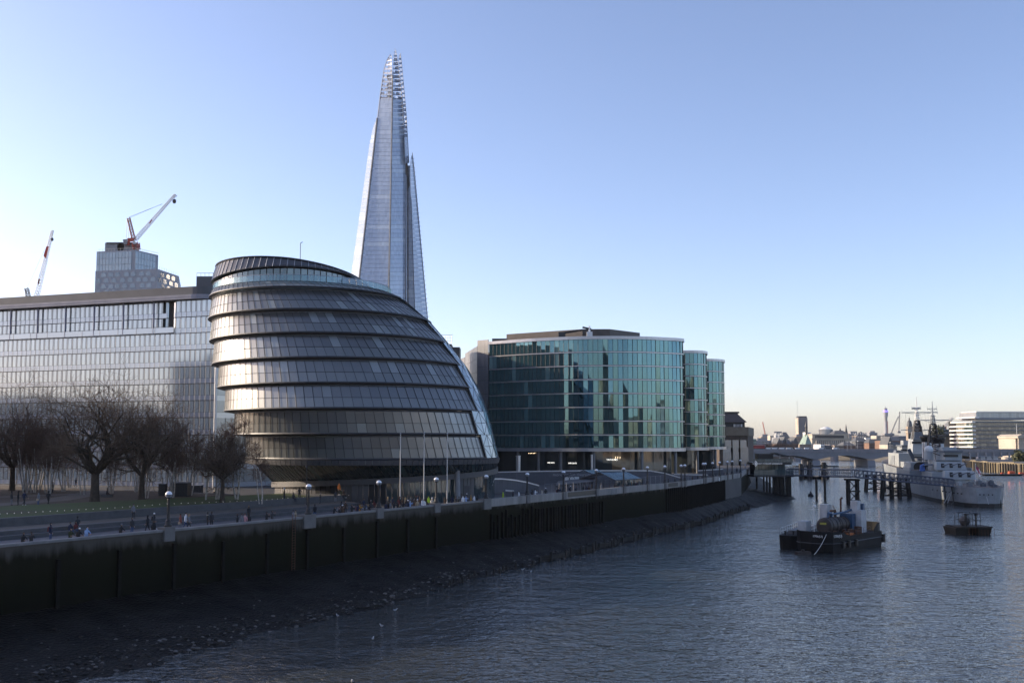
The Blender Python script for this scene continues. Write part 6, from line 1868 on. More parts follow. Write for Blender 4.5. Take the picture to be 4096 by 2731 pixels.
M_fgrey = pm('far_grey', (.24, .25, .27), .8, var=.15, scale=.08)
M_copper = pm('far_copper_roof', (.22, .30, .26), .8, var=.15, scale=.1)
def c8(x, y): return 3000 + x * .2976, 1600 + y * .2976
# tall office slab
t, a, b = far_building('tall_office_slab', 'tall dark office slab standing alone above the far skyline', c8(650, 0)[0], c8(772, 0)[0], c8(0, 234)[1], 3000, pm('slab_grey', (.12, .13, .155), .5, var=.1, scale=.05), 30, 15, 9, M_dkmetal, wy1=1740, ww=.8, wh=.35)
q = P(c8(628, 0)[0], c8(0, 240)[1], 3008)
MB().hexa([V(q.x, 3008, 5), V(a.x - .3, 3000.2, 5), V(a.x - .3, 3030, 5), V(q.x + 7, 3034, 5)], [V(q.x, 3008, q.z), V(a.x - .3, 3000.2, q.z), V(a.x - .3, 3030, q.z), V(q.x + 7, 3034, q.z)]).build('sunlit_end_wall', M_cream, t)  # cream tone stands for sun on the dark slab's end
MB().box(((a.x + b.x) / 2, 3014, a.z + 2), ((b.x - a.x) * .9, 24, 5)).build('roof_plant', M_dkmetal, t)
for r in range(14): MB().box(((q.x + a.x) / 2 - .2, 3003.5, 70 + r * 5.2), (abs(a.x - q.x) * .8, 1, 1.2)).build('end_balcony', M_fgrey, t)
# colonnaded stone block
Yc = 1500
t, a, b = far_building('colonnaded_stone_office', 'broad sunlit stone office with tall columns beyond the road bridge', c8(834, 0)[0], c8(1330, 0)[0], c8(0, 520)[1], Yc, M_cream, 50)
t2 = t
p, q = P(c8(850, 0)[0], c8(0, 466)[1], Yc), P(c8(1322, 0)[0], c8(0, 466)[1], Yc)
MB().box(((p.x + q.x) / 2, Yc + 27, (p.z + a.z) / 2 + .2), (q.x - p.x, 44, p.z - a.z)).build('attic_storey', M_cream, t)
MB().box(((a.x + b.x) / 2, Yc + 24, a.z + .4), (b.x - a.x + 2, 52, 1.4)).build('cornice', M_cream, t)
MB().box(((p.x + q.x) / 2, Yc + 27, p.z + .8), (q.x - p.x + 2, 46, 1.2)).build('cornice', M_cream, t)
for i in range(16):
    x = a.x + 6 + (b.x - a.x - 12) * i / 15; z0 = P(0, c8(0, 612)[1], Yc).z; z1 = P(0, c8(0, 540)[1], Yc).z
    MB().tube((x, Yc - 1.4, z0), (x, Yc - 1.4, z1), 1.1, 1.0, 8).build('column', M_cream, t)
    if i < 15:
        xm = x + (b.x - a.x - 12) / 30
        MB().box((xm, Yc - .1, (z0 + z1) / 2), (3.0, .6, z1 - z0)).build('tall_window', M_dkmetal, t)
        MB().box((xm, Yc + 4.9, (p.z + a.z) / 2), (3.2, .6, (p.z - a.z) * .66)).build('attic_window', M_dkmetal, t)
        MB().box((xm, Yc - .1, P(0, c8(0, 630)[1], Yc).z), (2.2, .6, 2.4)).build('low_window', M_dkmetal, t)
q2 = P(c8(1425, 0)[0], c8(0, 530)[1], Yc + 30)
MB().prism([(b.x + .2, Yc + .5), (b.x + 20, Yc + 6), (q2.x, Yc + 28), (q2.x, Yc + 50), (b.x + .2, Yc + 49)], 5, a.z).build('curved_wing', M_cream, t)
for i in range(7):
    for r in range(4): MB().box((b.x + 4 + i * 4.6, Yc + .6 + i * 2.9, 12 + r * 6), (1.6, 2, 3)).build('wing_window', M_fgrey, t)
# round drum block
Yd = 1900
p = P(c8(1045, 0)[0], c8(0, 392)[1], Yd); rr = (P(c8(1132, 0)[0], 0, Yd).x - P(c8(955, 0)[0], 0, Yd).x) / 2
t = thing('round_glass_block', (p.x, Yd + rr, 5), 'pale round glass-topped block rising behind the colonnaded stone office', 'building')
MB().lathe([(rr, 5), (rr, p.z - 12), (rr * .98, p.z)], (p.x, Yd + rr, 0), 28).build('drum', M_tgl, t)
for i in range(18):
    th = PI + PI * (i + .5) / 18
    MB().tube((p.x + rr * 1.01 * math.cos(th), Yd + rr + rr * 1.01 * math.sin(th), 20), (p.x + rr * 1.01 * math.cos(th), Yd + rr + rr * 1.01 * math.sin(th), p.z), .5, .5, 4).build('rib', M_fgrey, t)
MB().lathe([(rr * .9, p.z + .5), (rr * .6, p.z + 3), (rr * .55, p.z + 3.2), (rr * .25, p.z + 5)], (p.x, Yd + rr, 0), 24).build('roof', M_white, t)
# spires
def spire(px, ytop, ybase, Y, w, lab, mat):
    p, q = P(px, ytop, Y), P(px, ybase, Y)
    t = thing('church_spire', (p.x, Y, 5), lab, 'spire')
    MB().box((p.x, Y, (5 + q.z) / 2), (w, w, q.z - 5)).build('tower', mat, t)
    MB().lathe([(w * .55, q.z), (w * .3, q.z + (p.z - q.z) * .4), (w * .1, q.z + (p.z - q.z) * .85), (.05, p.z)], (p.x, Y, 0), 8).build('steeple', M_dkmetal, t)
spire(*c8(1211, 0)[:1], c8(0, 372)[1], c8(0, 432)[1], 1950, 8, 'short pale church spire behind the colonnaded stone office', M_buff)
spire(*c8(1289, 0)[:1], c8(0, 318)[1], c8(0, 460)[1], 1850, 7, 'tall dark needle church spire behind the colonnaded stone office', M_slate2)
far_building('copper_roofed_block', 'long low block with greenish copper roof beneath the church spires', c8(1130, 0)[0], c8(1325, 0)[0], c8(0, 452)[1], 1800, M_buff, 30, roof='hip', roofh=6)
t, a, b = far_building('white_stair_tower', 'white blank tower beside the pointed green gable roof', c8(756, 0)[0], c8(820, 0)[0], c8(0, 432)[1], 1650, M_white, 20)
MB().box((a.x + 4, 1649.9, a.z - 14), (2.5, .5, 26)).build('dark_slot', M_dkmetal, t)
t, a, b = far_building('gabled_school', 'sunlit Victorian block with steep dark gabled roof and small turret', c8(665, 0)[0], c8(828, 0)[0], c8(0, 592)[1], 1450, M_buff, 30, 2, 9, M_dkmetal, wy1=1790)
MB().add([(a.x + 8, 1449, a.z), (b.x, 1449, a.z), ((a.x + b.x) / 2 + 5, 1455, a.z + 14), (a.x + 8, 1480, a.z), (b.x, 1480, a.z), ((a.x + b.x) / 2 + 5, 1475, a.z + 14)], [(0, 1, 2), (5, 4, 3), (0, 2, 5, 3), (1, 4, 5, 2)]).build('roof', M_copper, t)
MB().lathe([(1.6, 0), (1.6, 14), (2.2, 15), (.1, 24)], ((a.x + b.x) / 2 + 5, 1462, a.z + 10), 8).build('turret', M_dkmetal, t)
# communications tower
p = P(c8(1821, 0)[0], c8(0, 75)[1], 4300)
bt = thing('communications_tower', (p.x, 4300, 5), 'slender round communications tower with ringed galleries and violet band on the skyline', 'tower')
def yz(y): return P(0, c8(0, y)[1], 4300).z
def rw_(w): return w * .2976 / 4000 * 4300 / 2
M_bt = pm('tower_pale', (.27, .28, .31), .6, var=.1, scale=.05)
MB().lathe([(rw_(46), 5), (rw_(44), yz(300)), (rw_(34), yz(298)), (rw_(34), yz(240))], (p.x, 4300, 0), 16).build('shaft', M_bt, bt)
for y in range(236, 296, 9): MB().lathe([(rw_(42), yz(y + 3)), (rw_(48), yz(y + 2)), (rw_(48), yz(y))], (p.x, 4300, 0), 16).build('gallery', M_fgrey, bt)
MB().lathe([(rw_(40), yz(238)), (rw_(58), yz(205)), (rw_(62), yz(160))], (p.x, 4300, 0), 20).build('drum', M_bt, bt)
MB().lathe([(rw_(66), yz(158)), (rw_(66), yz(138))], (p.x, 4300, 0), 20).build('violet_band', em('violet_led', (.28, .2, .9), .75), bt)
MB().lathe([(rw_(46), yz(137)), (rw_(44), yz(128)), (rw_(30), yz(126)), (rw_(46), yz(118)), (rw_(44), yz(108)), (rw_(8), yz(106)), (rw_(3), yz(75))], (p.x, 4300, 0), 16).build('crown', M_bt, bt)
MB().box((p.x + rw_(24), 4296, (5 + yz(280)) / 2 + 10), (rw_(20), 8, yz(280) - 25)).build('red_cladding', pm('tower_pink', (.40, .17, .15), .7, var=.1), bt)
# small distant cranes
def tiny_crane(lab, pts, Y, mat):
    a = P(*c8(*pts[0]), Y)
    t = thing('distant_crane', a, lab, 'crane')
    mb = MB()
    for p, q in zip(pts[:-1], pts[1:]): lattice(mb, P(*c8(*p), Y), P(*c8(*q), Y), 2.0, 1.5, 8, .28)
    mb.build('jib', mat, t)
    MB().box(a, (6, 5, 4)).build('machinery_deck', mat, t)
tiny_crane('thin reddish crane leaning over the far roofs near the brick warehouse', [(206, 470), (170, 292)], 2400, M_red)
tiny_crane('dark slanting crane jib beside the communications tower', [(1896, 452), (1944, 330), (1995, 218)], 2300, M_fgrey)
tiny_crane('upright pale crane between communications tower and warship mast', [(2000, 430), (2012, 152)], 2200, M_conc)
p, q = P(3400 + 1165 * .3188, 1560 + 480 * .3188, 1200), P(3400 + 1290 * .3188, 1560 + 345 * .3188, 1200)
t = thing('distant_crane', p, 'white and red crane jib slanting up beside the banded white office', 'crane')
lattice(MB(), p, q, 3, 2, 8, .3).build('jib', M_cranewhite, t); MB().box(p, (7, 4, 4)).build('machinery_deck', M_red, t)
mt = thing('floodlight_mast', P(c8(355, 0)[0], 1780, 1200), 'white lattice floodlight mast among the low roofs beyond the road bridge', 'mast')
lattice(MB(), P(c8(345, 0)[0], c8(0, 640)[1], 1200), P(c8(368, 0)[0], c8(0, 435)[1], 1200), 6, 4, 10, .35).build('lattice_mast', M_white, mt)
MB().box(P(c8(372, 0)[0], c8(0, 432)[1], 1200), (9, 3, 2)).build('lamp_head', M_fgrey, mt)
# generic far roofs
vr = random.Random(11)
spec = [  # c8 x0, x1, ytop, Y, mat, rows, cols, roof, rh, label
    (0, 88, 520, 1250, M_copper, 2, 6, None, 0, 'pale greenish-roofed block at the left end of the road bridge skyline'),
    (60, 290, 540, 1700, M_fgrey, 3, 12, 'box', 4, 'long grey block in the haze behind the red bus'),
    (150, 270, 492, 2300, M_buff, 3, 8, 'box', 6, 'buff stepped block under the thin reddish crane'),
    (272, 330, 476, 2250, M_cream, 4, 4, None, 0, 'cream square block right beside the floodlight mast'),
    (330, 432, 500, 2200, M_fgrey, 3, 7, 'box', 5, 'grey flat-roofed block behind the floodlight mast'),
    (380, 520, 545, 1500, M_buff, 3, 9, 'hip', 8, 'low buff block with hipped roof between floodlight mast and domed hall'),
    (440, 530, 500, 1900, M_slate2, 0, 0, 'hip', 10, 'dark hall with pyramid roof in the far skyline'),
    (530, 620, 520, 1800, M_fgrey, 3, 6, None, 0, 'hazy grey block beneath the tall office slab'),
    (618, 700, 486, 2000, M_buff, 4, 5, 'box', 4, 'buff block with roof hut at the foot of the tall office slab'),
    (820, 870, 470, 2100, M_fgrey, 3, 3, None, 0, 'grey block peeping between white stair tower and colonnaded office'),
    (362, 430, 590, 1150, M_fbrick, 2, 5, 'gable', 7, 'brick gabled house nearest the floodlight mast'),
    (435, 500, 585, 1160, M_buff, 2, 5, 'gable', 8, 'buff gabled house second from the floodlight mast'),
    (505, 575, 600, 1150, M_buff, 2, 5, 'hip', 6, 'low pale house with hipped roof above the bridge vans'),
    (575, 650, 585, 1170, M_fbrick, 2, 5, 'gable', 8, 'red brick gabled house beside the Victorian block'),
    (950, 1000, 595, 1050, M_white, 1, 4, None, 0, 'small white box building before the colonnaded stone office'),
    (1000, 1075, 602, 1055, M_slate2, 1, 5, None, 0, 'dark low box building before the colonnaded stone office'),
    (1076, 1130, 596, 1060, M_fgrey, 1, 4, None, 0, 'grey square box before the colonnaded stone office columns'),
    (1135, 1260, 606, 1050, M_buff, 1, 8, None, 0, 'long low buff shed before the colonnaded stone office'),
    (1330, 1480, 450, 2100, M_fgrey, 4, 10, 'box', 5, 'long hazy grey block behind the curved wing of the stone office'),
    (1425, 1560, 480, 1900, M_buff, 4, 9, 'box', 4, 'wide buff block around the pyramid-roofed turret'),
    (1605, 1712, 436, 2400, M_fgrey, 5, 8, 'box', 4, 'pale grid-fronted block left of the communications tower'),
    (1560, 1700, 505, 1700, M_white, 2, 9, None, 0, 'low white block under the pale grid-fronted block'),
    (1698, 1782, 476, 1600, M_cream, 4, 4, None, 0, 'sunlit cream block before the communications tower base'),
    (1782, 2000, 470, 1650, M_slate2, 3, 12, 'box', 3, 'long dark office block behind the communications tower base'),
    (1420, 1600, 560, 1250, M_slate2, 2, 10, 'hip', 5, 'long dark low roof beyond the bridge, under the hazy blocks'),
    (1600, 1790, 575, 1230, M_fbrick, 2, 11, 'hip', 5, 'brown riverside shed roof beyond the bridge'),
    (1786, 2090, 545, 1120, M_fbrick, 4, 16, 'box', 5, 'broad dark brick block beyond the bridge beside the warship bow'),
    (1850, 1925, 600, 1080, M_cream, 2, 4, 'gable', 9, 'white gabled house before the broad dark brick block'),
    (1930, 2060, 612, 1085, M_cream, 2, 8, 'hip', 4, 'row-like white house with chimneys before the broad dark brick block'),
    (2000, 2110, 480, 1500, M_fgrey, 4, 7, None, 0, 'grey block behind the warship foremast'),
    (2110, 2200, 560, 1150, M_white, 2, 5, None, 0, 'small white block behind the warship bridge'),
    (1260, 1420, 612, 1100, M_fbrick, 1, 8, 'hip', 4, 'dark brick riverside house behind the slim bridge lamp posts'),
]
for x0, x1, yt, Y, mat, rows, cols, roof, rh, lab in spec:
    far_building('distant_building', lab, c8(x0, 0)[0], c8(x1, 0)[0], c8(0, yt)[1], Y, mat, 25, rows, cols, M_dkmetal if mat is not M_slate2 else M_fgrey, roof=roof, roofh=rh, wy1=min(1792, c8(0, yt)[1] + 26), ww=.45, wh=.45)
t = thing('pyramid_roof_turret', P(c8(1489, 0)[0], 1760, 1880), 'dark pyramid-roofed stone turret above the buff blocks', 'turret')
p = P(c8(1489, 0)[0], c8(0, 420)[1], 1880); q = P(c8(1465, 0)[0], c8(0, 480)[1], 1880)
MB().box((p.x, 1880, (5 + q.z) / 2), (24, 24, q.z - 5)).build('tower', M_buff, t); MB().lathe([(15, q.z), (8, q.z + (p.z - q.z) * .45), (.1, p.z)], (p.x, 1880, 0), 4, a0=PI / 4, a1=PI / 4 + 2 * PI).build('roof', M_slate2, t)
# bare trees along the far embankment: a hazy mass
mb = MB(); M_ftree = pm('far_bare_trees', (.07, .05, .042), .95, var=.3, scale=.2)
for i in range(900):
    x = rng.uniform(3055, 3175); p = P(x, 1793 - abs(rng.gauss(0, 9)), 1010 + rng.uniform(0, 40))
    mb.tube((p.x, p.y, 6), p, .25, .05, 3, caps=False)
    for k in range(3): mb.tube(p - V(0, 0, rng.uniform(.5, 4)), p + V(rng.uniform(-2, 2), 0, rng.uniform(-1, 1.5)), .12, .04, 3, caps=False)
mb.build('far_tree_belt', M_ftree, kind='stuff')
# twin station towers
def c6(x, y): return 3400 + x * .3188, 1560 + y * .3188
def domed(px0, px1, ybase, ydome, ytip, Y, lab, mat):
    a, b = P(px0, ybase, Y), P(px1, ybase, Y); w = b.x - a.x; cx = (a.x + b.x) / 2
    d, tip = P(px0, ydome, Y), P(px0, ytip, Y)
    t = thing('domed_station_tower', (cx, Y, 5), lab, 'tower')
    MB().box((cx, Y + w / 2, (5 + a.z) / 2), (w, w, a.z - 5)).build('brick_shaft', M_buff, t)
    for z in (a.z - 5, a.z - 14): MB().box((cx, Y + w / 2, z), (w + 1, w + 1, 1)).build('string_course', M_cream, t)
    for i in range(3): MB().box((cx - w * .3 + i * w * .3, Y - .1, a.z - 9.5), (w * .15, .5, 6)).build('window', M_dkmetal, t)
    h = d.z - a.z
    MB().lathe([(w * .52, a.z), (w * .5, a.z + h * .35), (w * .4, a.z + h * .7), (w * .2, a.z + h * .95), (w * .1, a.z + h)], (cx, Y + w / 2, 0), 12).build('dome', mat, t)
    MB().lathe([(w * .12, a.z + h), (w * .12, a.z + h + (tip.z - d.z) * .35), (w * .03, a.z + h + (tip.z - d.z) * .5), (.05, tip.z)], (cx, Y + w / 2, 0), 8).build('lantern', M_dkmetal, t)
M_dome = pm('lead_dome', (.10, .11, .12), .6, var=.15, scale=.2)
domed(c6(726, 0)[0], c6(792, 0)[0], c6(0, 455)[1], c6(0, 372)[1], c6(0, 318)[1], 905, 'slimmer domed brick station tower with finial behind the foremast', M_dome)
domed(c6(812, 0)[0], c6(905, 0)[0], c6(0, 450)[1], c6(0, 385)[1], c6(0, 372)[1], 915, 'wider domed brick station tower partly hidden by the foremast', M_dome)
MB_t = thing('station_hall', P(*c6(980, 640), 930), 'long grey station hall behind the warship funnels', 'building')
a, b = P(*c6(900, 585), 930), P(*c6(1290, 585), 930)
MB().box(((a.x + b.x) / 2, 945, (a.z + 5) / 2), (b.x - a.x, 30, a.z - 5)).build('wall', M_fgrey, MB_t)
for i in range(22): MB().box((a.x + 2 + i * (b.x - a.x - 4) / 21, 929.9, (a.z + 5) / 2 + 4), (1.4, .5, 12)).build('pilaster', M_cream, MB_t)
MB().box(((a.x + b.x) / 2, 940, a.z + 1), (b.x - a.x + 2, 30, 2)).build('roof', M_slate2, MB_t)
far_building('distant_building', 'grey plant-topped block beside the round evergreen tree on the far bank', c6(1110, 0)[0], c6(1250, 0)[0], c6(0, 490)[1], 1150, M_fgrey, 25, 2, 8, M_dkmetal, wy1=1740, roof='box', roofh=3)
# evergreen tree on the far terrace
def leafy(px, py, Y, rx, rz, lab):
    c = P(px, py, Y); t = thing('evergreen_tree', (c.x, Y, 5), lab, 'tree')
    MB().tube((c.x, Y, 5), c, .6, .3, 6).build('trunk', M_timber, t)
    mb = MB()
    for i in range(900):
        d = V(rng.gauss(0, 1), rng.gauss(0, 1), rng.gauss(0, 1)).normalized() * rng.random() ** .4
        q = c + V(d.x * rx, d.y * rx, d.z * rz) * (1 + .15 * math.sin(7 * d.x + 5 * d.z))
        u = V(rng.gauss(0, 1), rng.gauss(0, 1), rng.gauss(0, 1)).normalized() * .9; v = u.orthogonal().normalized() * .7
        mb.add([q - u, q + v, q + u, q - v], [(0, 1, 2, 3)])
    mb.build('crown', pm('evergreen_leaf', (.07, .075, .03), .8, var=.4, scale=.3), t)
leafy(*c6(1098, 532), 980, 8, 8, 'round evergreen tree on a roof terrace behind the warship mainmast')
leafy(*c6(2140, 850), 640, 5, 5, 'dark bushy evergreen at the foot of the pillared stone hall')
# banded white office
wo = thing('banded_white_office', P(*c6(1700, 760), 880), 'modern office with bright white projecting floor bands on the far bank', 'office building')
xa, xm, xr = P(*c6(1300, 0), 905).x, P(*c6(1530, 0), 880).x, P(*c6(2230, 0), 880).x
zt = P(*c6(1500, 385), 880).z
M_wband = pm('white_band', (.72, .72, .70), .5, var=.04, scale=.2)
M_wg = gm('bank_glass', (.10, .10, .095), (.28, .25, .19), .25, (.15, .14, .125), rough=.06, ior=1.9, wob=.01)
MB().prism([(xa + 1, 905), (xm + .3, 881), (xr, 881), (xr, 920), (xa + 1, 920)], 5.4, zt).build('core', M_darkvoid, wo)
bands = [c6(0, y)[1] for y in (400, 455, 505, 555, 607, 658, 712)]
prev = None
for i, y in enumerate(bands):
    z = P(0, y, 880).z; x0 = P(c6(1246, 0)[0], 1720, 906).x
    MB().prism([(x0 + (i == 0) * 1, 906), (xm - 2, 877.5), (xm + 1, 877.4), (xm + 1, 884), (xa + 3, 912)], z - .55, z + .55).build('floor_band', M_wband, wo)
    MB().box(((xm + 1 + xr) / 2, 880.4, z), (xr - xm - 1.1, 1.4, .6)).build('floor_edge', M_fgrey, wo)
zs_ = [P(0, y, 880).z for y in bands] + [6]
lf, rf_ = [], []
for i in range(7):
    z1, z0 = zs_[i] - .5, zs_[i + 1] + .5
    for j in range(8):
        p, q = V(xa + 1, 904.8, 0).lerp(V(xm + .3, 880.8, 0), j / 8 + .005), V(xa + 1, 904.8, 0).lerp(V(xm + .3, 880.8, 0), (j + 1) / 8 - .01)
        lf.append([V(p.x, p.y, z0), V(q.x, q.y, z0), V(q.x, q.y, z1), V(p.x, p.y, z1)])
    for j in range(22):
        p, q = xm + .5 + (xr - xm - .5) * j / 22 + .05, xm + .5 + (xr - xm - .5) * (j + 1) / 22 - .05
        rf_.append([V(p, 880.9, z0), V(q, 880.9, z0), V(q, 880.9, z1), V(p, 880.9, z1)])
pieces('end_pane', lf, gm('end_glass', (.09, .12, .12), (.3, .33, .3), .3, rough=.06, ior=1.9), wo, .1); pieces('window_pane', rf_, M_wg, wo, .1)
p, q = P(*c6(1405, 285), 905), P(*c6(1592, 270), 882)
MB().prism([(p.x, 905), (q.x, 884), (xr, 884), (xr, 915), (p.x + 2, 915)], zt + 1, q.z - .5).build('penthouse', M_fgrey, wo)
pf = []
for j in range(20):
    x0, x1 = q.x + (xr - q.x) * j / 20 + .04, q.x + (xr - q.x) * (j + 1) / 20 - .04; z0 = P(0, c6(0, 345)[1], 882).z
    pf.append([V(x0, 883.8, z0), V(x1, 883.8, z0), V(x1, 883.8, q.z - .7), V(x0, 883.8, q.z - .7)])
pieces('penthouse_panel', pf, M_tgl, wo, .1)
MB().prism([(p.x - .6, 905), (q.x, 883), (xr, 883), (xr, 883.9), (q.x + 1, 884.2), (p.x + 1, 906)], q.z - .45, q.z + .3).build('roof_edge', M_wband, wo)
r_ = P(*c6(1328, 350), 905)
MB().prism([(r_.x, 905), (q.x - 3, 880), (q.x + 1, 880), (q.x + 1, 884), (r_.x + 2, 908)], r_.z - .5, r_.z + .5).build('floor_band', M_wband, wo)
# undercroft deck below it
uc = thing('riverside_walkway', P(*c6(1700, 850), 760), 'dark shaded riverside walkway with white vans under the bridge approach', 'walkway')
a, b = P(*c6(1420, 835), 745), P(*c6(2000, 835), 745)
MB().box(((a.x + b.x) / 2, 772, 6), (b.x - a.x, 4, 11)).build('dark_recess', M_darkvoid, uc)
for i in range(7): MB().box((a.x + (b.x - a.x) * i / 6, 733.5, 7.5), (1.0, 1.0, 5)).build('pillar', M_conc, uc)
for i in range(9):
    p = P(3400 + (1620 + i * 27) * .3188, 1560 + 893 * .3188, 690); van_t = thing('parked_van', (p.x, 690, 5.8), 'vehicle parked on the far quay, %s counted from the warship' % ('first', 'second', 'third', 'fourth', 'fifth', 'sixth', 'seventh', 'eighth', 'ninth')[i], 'van', 'vehicles on the far quay')
    MB().hexa([V(p.x - .9, 689, 5.9), V(p.x + .9, 689, 5.9), V(p.x + .9, 693, 5.9), V(p.x - .9, 693, 5.9)], [V(p.x - .8, 689.3, 7.6), V(p.x + .8, 689.3, 7.6), V(p.x + .8, 692.6, 7.6), V(p.x - .8, 692.6, 7.6)]).build('body', M_white if i % 3 else M_fgrey, van_t)
    MB().box((p.x, 689, 7.0), (1.3, .3, .6)).build('windscreen', M_win, van_t)
# pillared stone hall
ph = thing('pillared_stone_hall', P(*c6(2130, 760), 800), 'cream classical stone hall with pediment and columns at the right edge', 'hall')
a, b = P(*c6(2068, 600), 800), P(*c6(2260, 600), 800)
MB().box(((a.x + b.x) / 2, 815, (a.z + 5) / 2), (b.x - a.x - 2, 28, a.z - 5)).build('wall', M_cream, ph)
MB().box(((a.x + b.x) / 2, 812, a.z + .6), (b.x - a.x, 34, 1.4)).build('entablature', M_cream, ph)
g = P(*c6(2120, 552), 800); g1 = P(*c6(2064, 592), 800)
MB().add([(g1.x, 795, a.z + 1.4), (g1.x + 2 * (g.x - g1.x), 795, a.z + 1.4), (g.x, 795, g.z), (g1.x, 830, a.z + 1.4), (g1.x + 2 * (g.x - g1.x), 830, a.z + 1.4), (g.x, 830, g.z)], [(0, 1, 2), (5, 4, 3), (0, 2, 5, 3), (1, 4, 5, 2), (0, 3, 4, 1)]).build('pediment', M_cream, ph)
for i in range(8): x = a.x + 1.5 + i * (b.x - a.x - 3) / 7; z0 = P(*c6(0, 745), 800).z; MB().tube((x, 797, z0), (x, 797, a.z), .8, .7, 10).build('column', M_cream, ph)
p = P(*c6(2143, 420), 805); MB().tube((p.x, 812, a.z), (p.x, 812, p.z), .22, .1, 6).build('flagpole', M_white, ph)
t = thing('arcaded_wharf_house', P(*c6(2040, 890), 700), 'low pale arcaded building on the far quay under the bridge end', 'building')
a, b = P(*c6(1992, 842), 700), P(*c6(2100, 842), 700)
MB().box(((a.x + b.x) / 2, 706, (a.z + 5) / 2), (b.x - a.x, 10, a.z - 5)).build('wall', M_cream, t)
for i in range(6): MB().box((a.x + 1.5 + i * (b.x - a.x - 3) / 5, 700.9, a.z - 3), (1.5, .4, 3.6)).build('arch_opening', M_dkmetal, t)
t = thing('moored_launch', G(*c6(2120, 905), 5.6), 'long pale covered launch lying along the far quay at the right edge', 'boat')
a, b = P(*c6(2058, 885), 640), P(*c6(2240, 890), 640)
MB().hexa([V(a.x + 2, 640, 5.5), V(b.x, 640, 5.5), V(b.x, 645, 5.5), V(a.x + 2, 645, 5.5)], [V(a.x, 640, 6.6), V(b.x, 640, 6.6), V(b.x, 645, 6.6), V(a.x, 645, 6.6)]).build('hull', M_shipd, t)
MB().hexa([V(a.x + 3, 640.5, 6.6), V(b.x, 640.5, 6.6), V(b.x, 644, 6.6), V(a.x + 3, 644, 6.6)], [V(a.x + 4, 640.8, 8.3), V(b.x, 640.8, 8.3), V(b.x, 643.6, 8.3), V(a.x + 4, 643.6, 8.3)]).build('cabin', M_white, t)
# orange buoys
M_or = pm('buoy_orange', (.55, .10, .03), .5, var=.15, scale=1)
for (x, y, w), lab in (((1912, 1050, 36), 'smallest orange mooring buoy, beside the dark low float'), ((2026, 1055, 76), 'largest orange drum mooring buoy with rounded ends'), ((2150, 1062, 60), 'orange mooring buoy cut by the right edge of the view')):
    q = G(*c6(x, y), 0); r = w * .3188 / 4000 * q.y / 2
    t = thing('orange_buoy', q, lab, 'buoy')
    mb = MB(); prof = [(.05, -r), (r * .55, -r * .95), (r * .62, -r * .8), (r * .62, r * .8), (r * .55, r * .95), (.05, r)]
    for (r0, h0), (r1, h1) in zip(prof[:-1], prof[1:]): mb.tube(q + V(h0, 0, r * .45), q + V(h1, 0, r * .45), r0, r1, 16)
    mb.build('float', M_or, t)
    mb = MB(); mb.tube(q + V(0, 0, r), q + V(0, 0, r * 1.5), .2, .2, 6); mb.build('mooring_eye', M_black, t)
q = G(*c6(1915, 1072), 0); tag(MB().hexa([q + V(-9, -1, -.2), q + V(9, -1, -.2), q + V(9, 2, -.2), q + V(-9, 2, -.2)], [q + V(-11, -1.5, .9), q + V(11, -1.5, .9), q + V(11, 2.5, .9), q + V(-11, 2.5, .9)]).build('low_float', M_black), 'dark low float in the water below the smallest orange buoy', 'float')
# ------------------------------------------------------------------ surroundings outside the frame, added for mirror images and for shade
BX = NM
def bp_(l, w): return V(0, 0, 0) + NM * l - TG * (w + 1.2)
sb = thing('stone_bascule_bridge', bp_(-25, 8), 'gothic stone twin-towered bascule bridge on which the photograph was taken', 'bridge')
M_gran = pm('tower_granite', (.33, .29, .23), .8, var=.2, scale=.2)
for l in (-27, -104):
    c = bp_(l, 9)
    rz = math.atan2(NM.y, NM.x)
    MB().box((c.x, c.y, 22), (20, 16, 50), rz).build('stone_tower', M_gran, sb)
    for a in (-1, 1):
        for b in (-1, 1):
            q = c + NM * (10 * a) - TG * (8 * b)
            MB().lathe([(2.4, -6), (2.4, 50), (2.8, 51), (.1, 62)], (q.x, q.y, 0), 8).build('turret', M_gran, sb)
    MB().hexa([bp_(l - 9, 2) + V(0, 0, 47), bp_(l + 9, 2) + V(0, 0, 47), bp_(l + 9, 16) + V(0, 0, 47), bp_(l - 9, 16) + V(0, 0, 47)], [bp_(l - 2, 8) + V(0, 0, 64), bp_(l + 2, 8) + V(0, 0, 64), bp_(l + 2, 10) + V(0, 0, 64), bp_(l - 2, 10) + V(0, 0, 64)]).build('tower_roof', M_slate2, sb)
for w in (3, 14): 
    a, b = bp_(-37, w), bp_(-94, w); mb = MB(); mb.hexa([a + V(0, 0, 39), b + V(0, 0, 39), b - TG * 2 + V(0, 0, 39), a - TG * 2 + V(0, 0, 39)], [a + V(0, 0, 43), b + V(0, 0, 43), b - TG * 2 + V(0, 0, 43), a - TG * 2 + V(0, 0, 43)]); mb.build('high_walkway', M_shipd, sb)
a, b = bp_(120, 0), bp_(-200, 0)
MB().hexa([a + V(0, 0, 14.4), b + V(0, 0, 14.4), b - TG * 17 + V(0, 0, 14.4), a - TG * 17 + V(0, 0, 14.4)], [a + V(0, 0, 16.2), b + V(0, 0, 16.2), b - TG * 17 + V(0, 0, 16.2), a - TG * 17 + V(0, 0, 16.2)]).build('deck', M_shipd, sb)
MB().hexa([a + V(0, 0, 16.2), b + V(0, 0, 16.2), b - TG * .25 + V(0, 0, 16.2), a - TG * .25 + V(0, 0, 16.2)], [a + V(0, 0, 17.2), b + V(0, 0, 17.2), b - TG * .25 + V(0, 0, 17.2), a - TG * .25 + V(0, 0, 17.2)]).build('parapet', M_mach, sb)
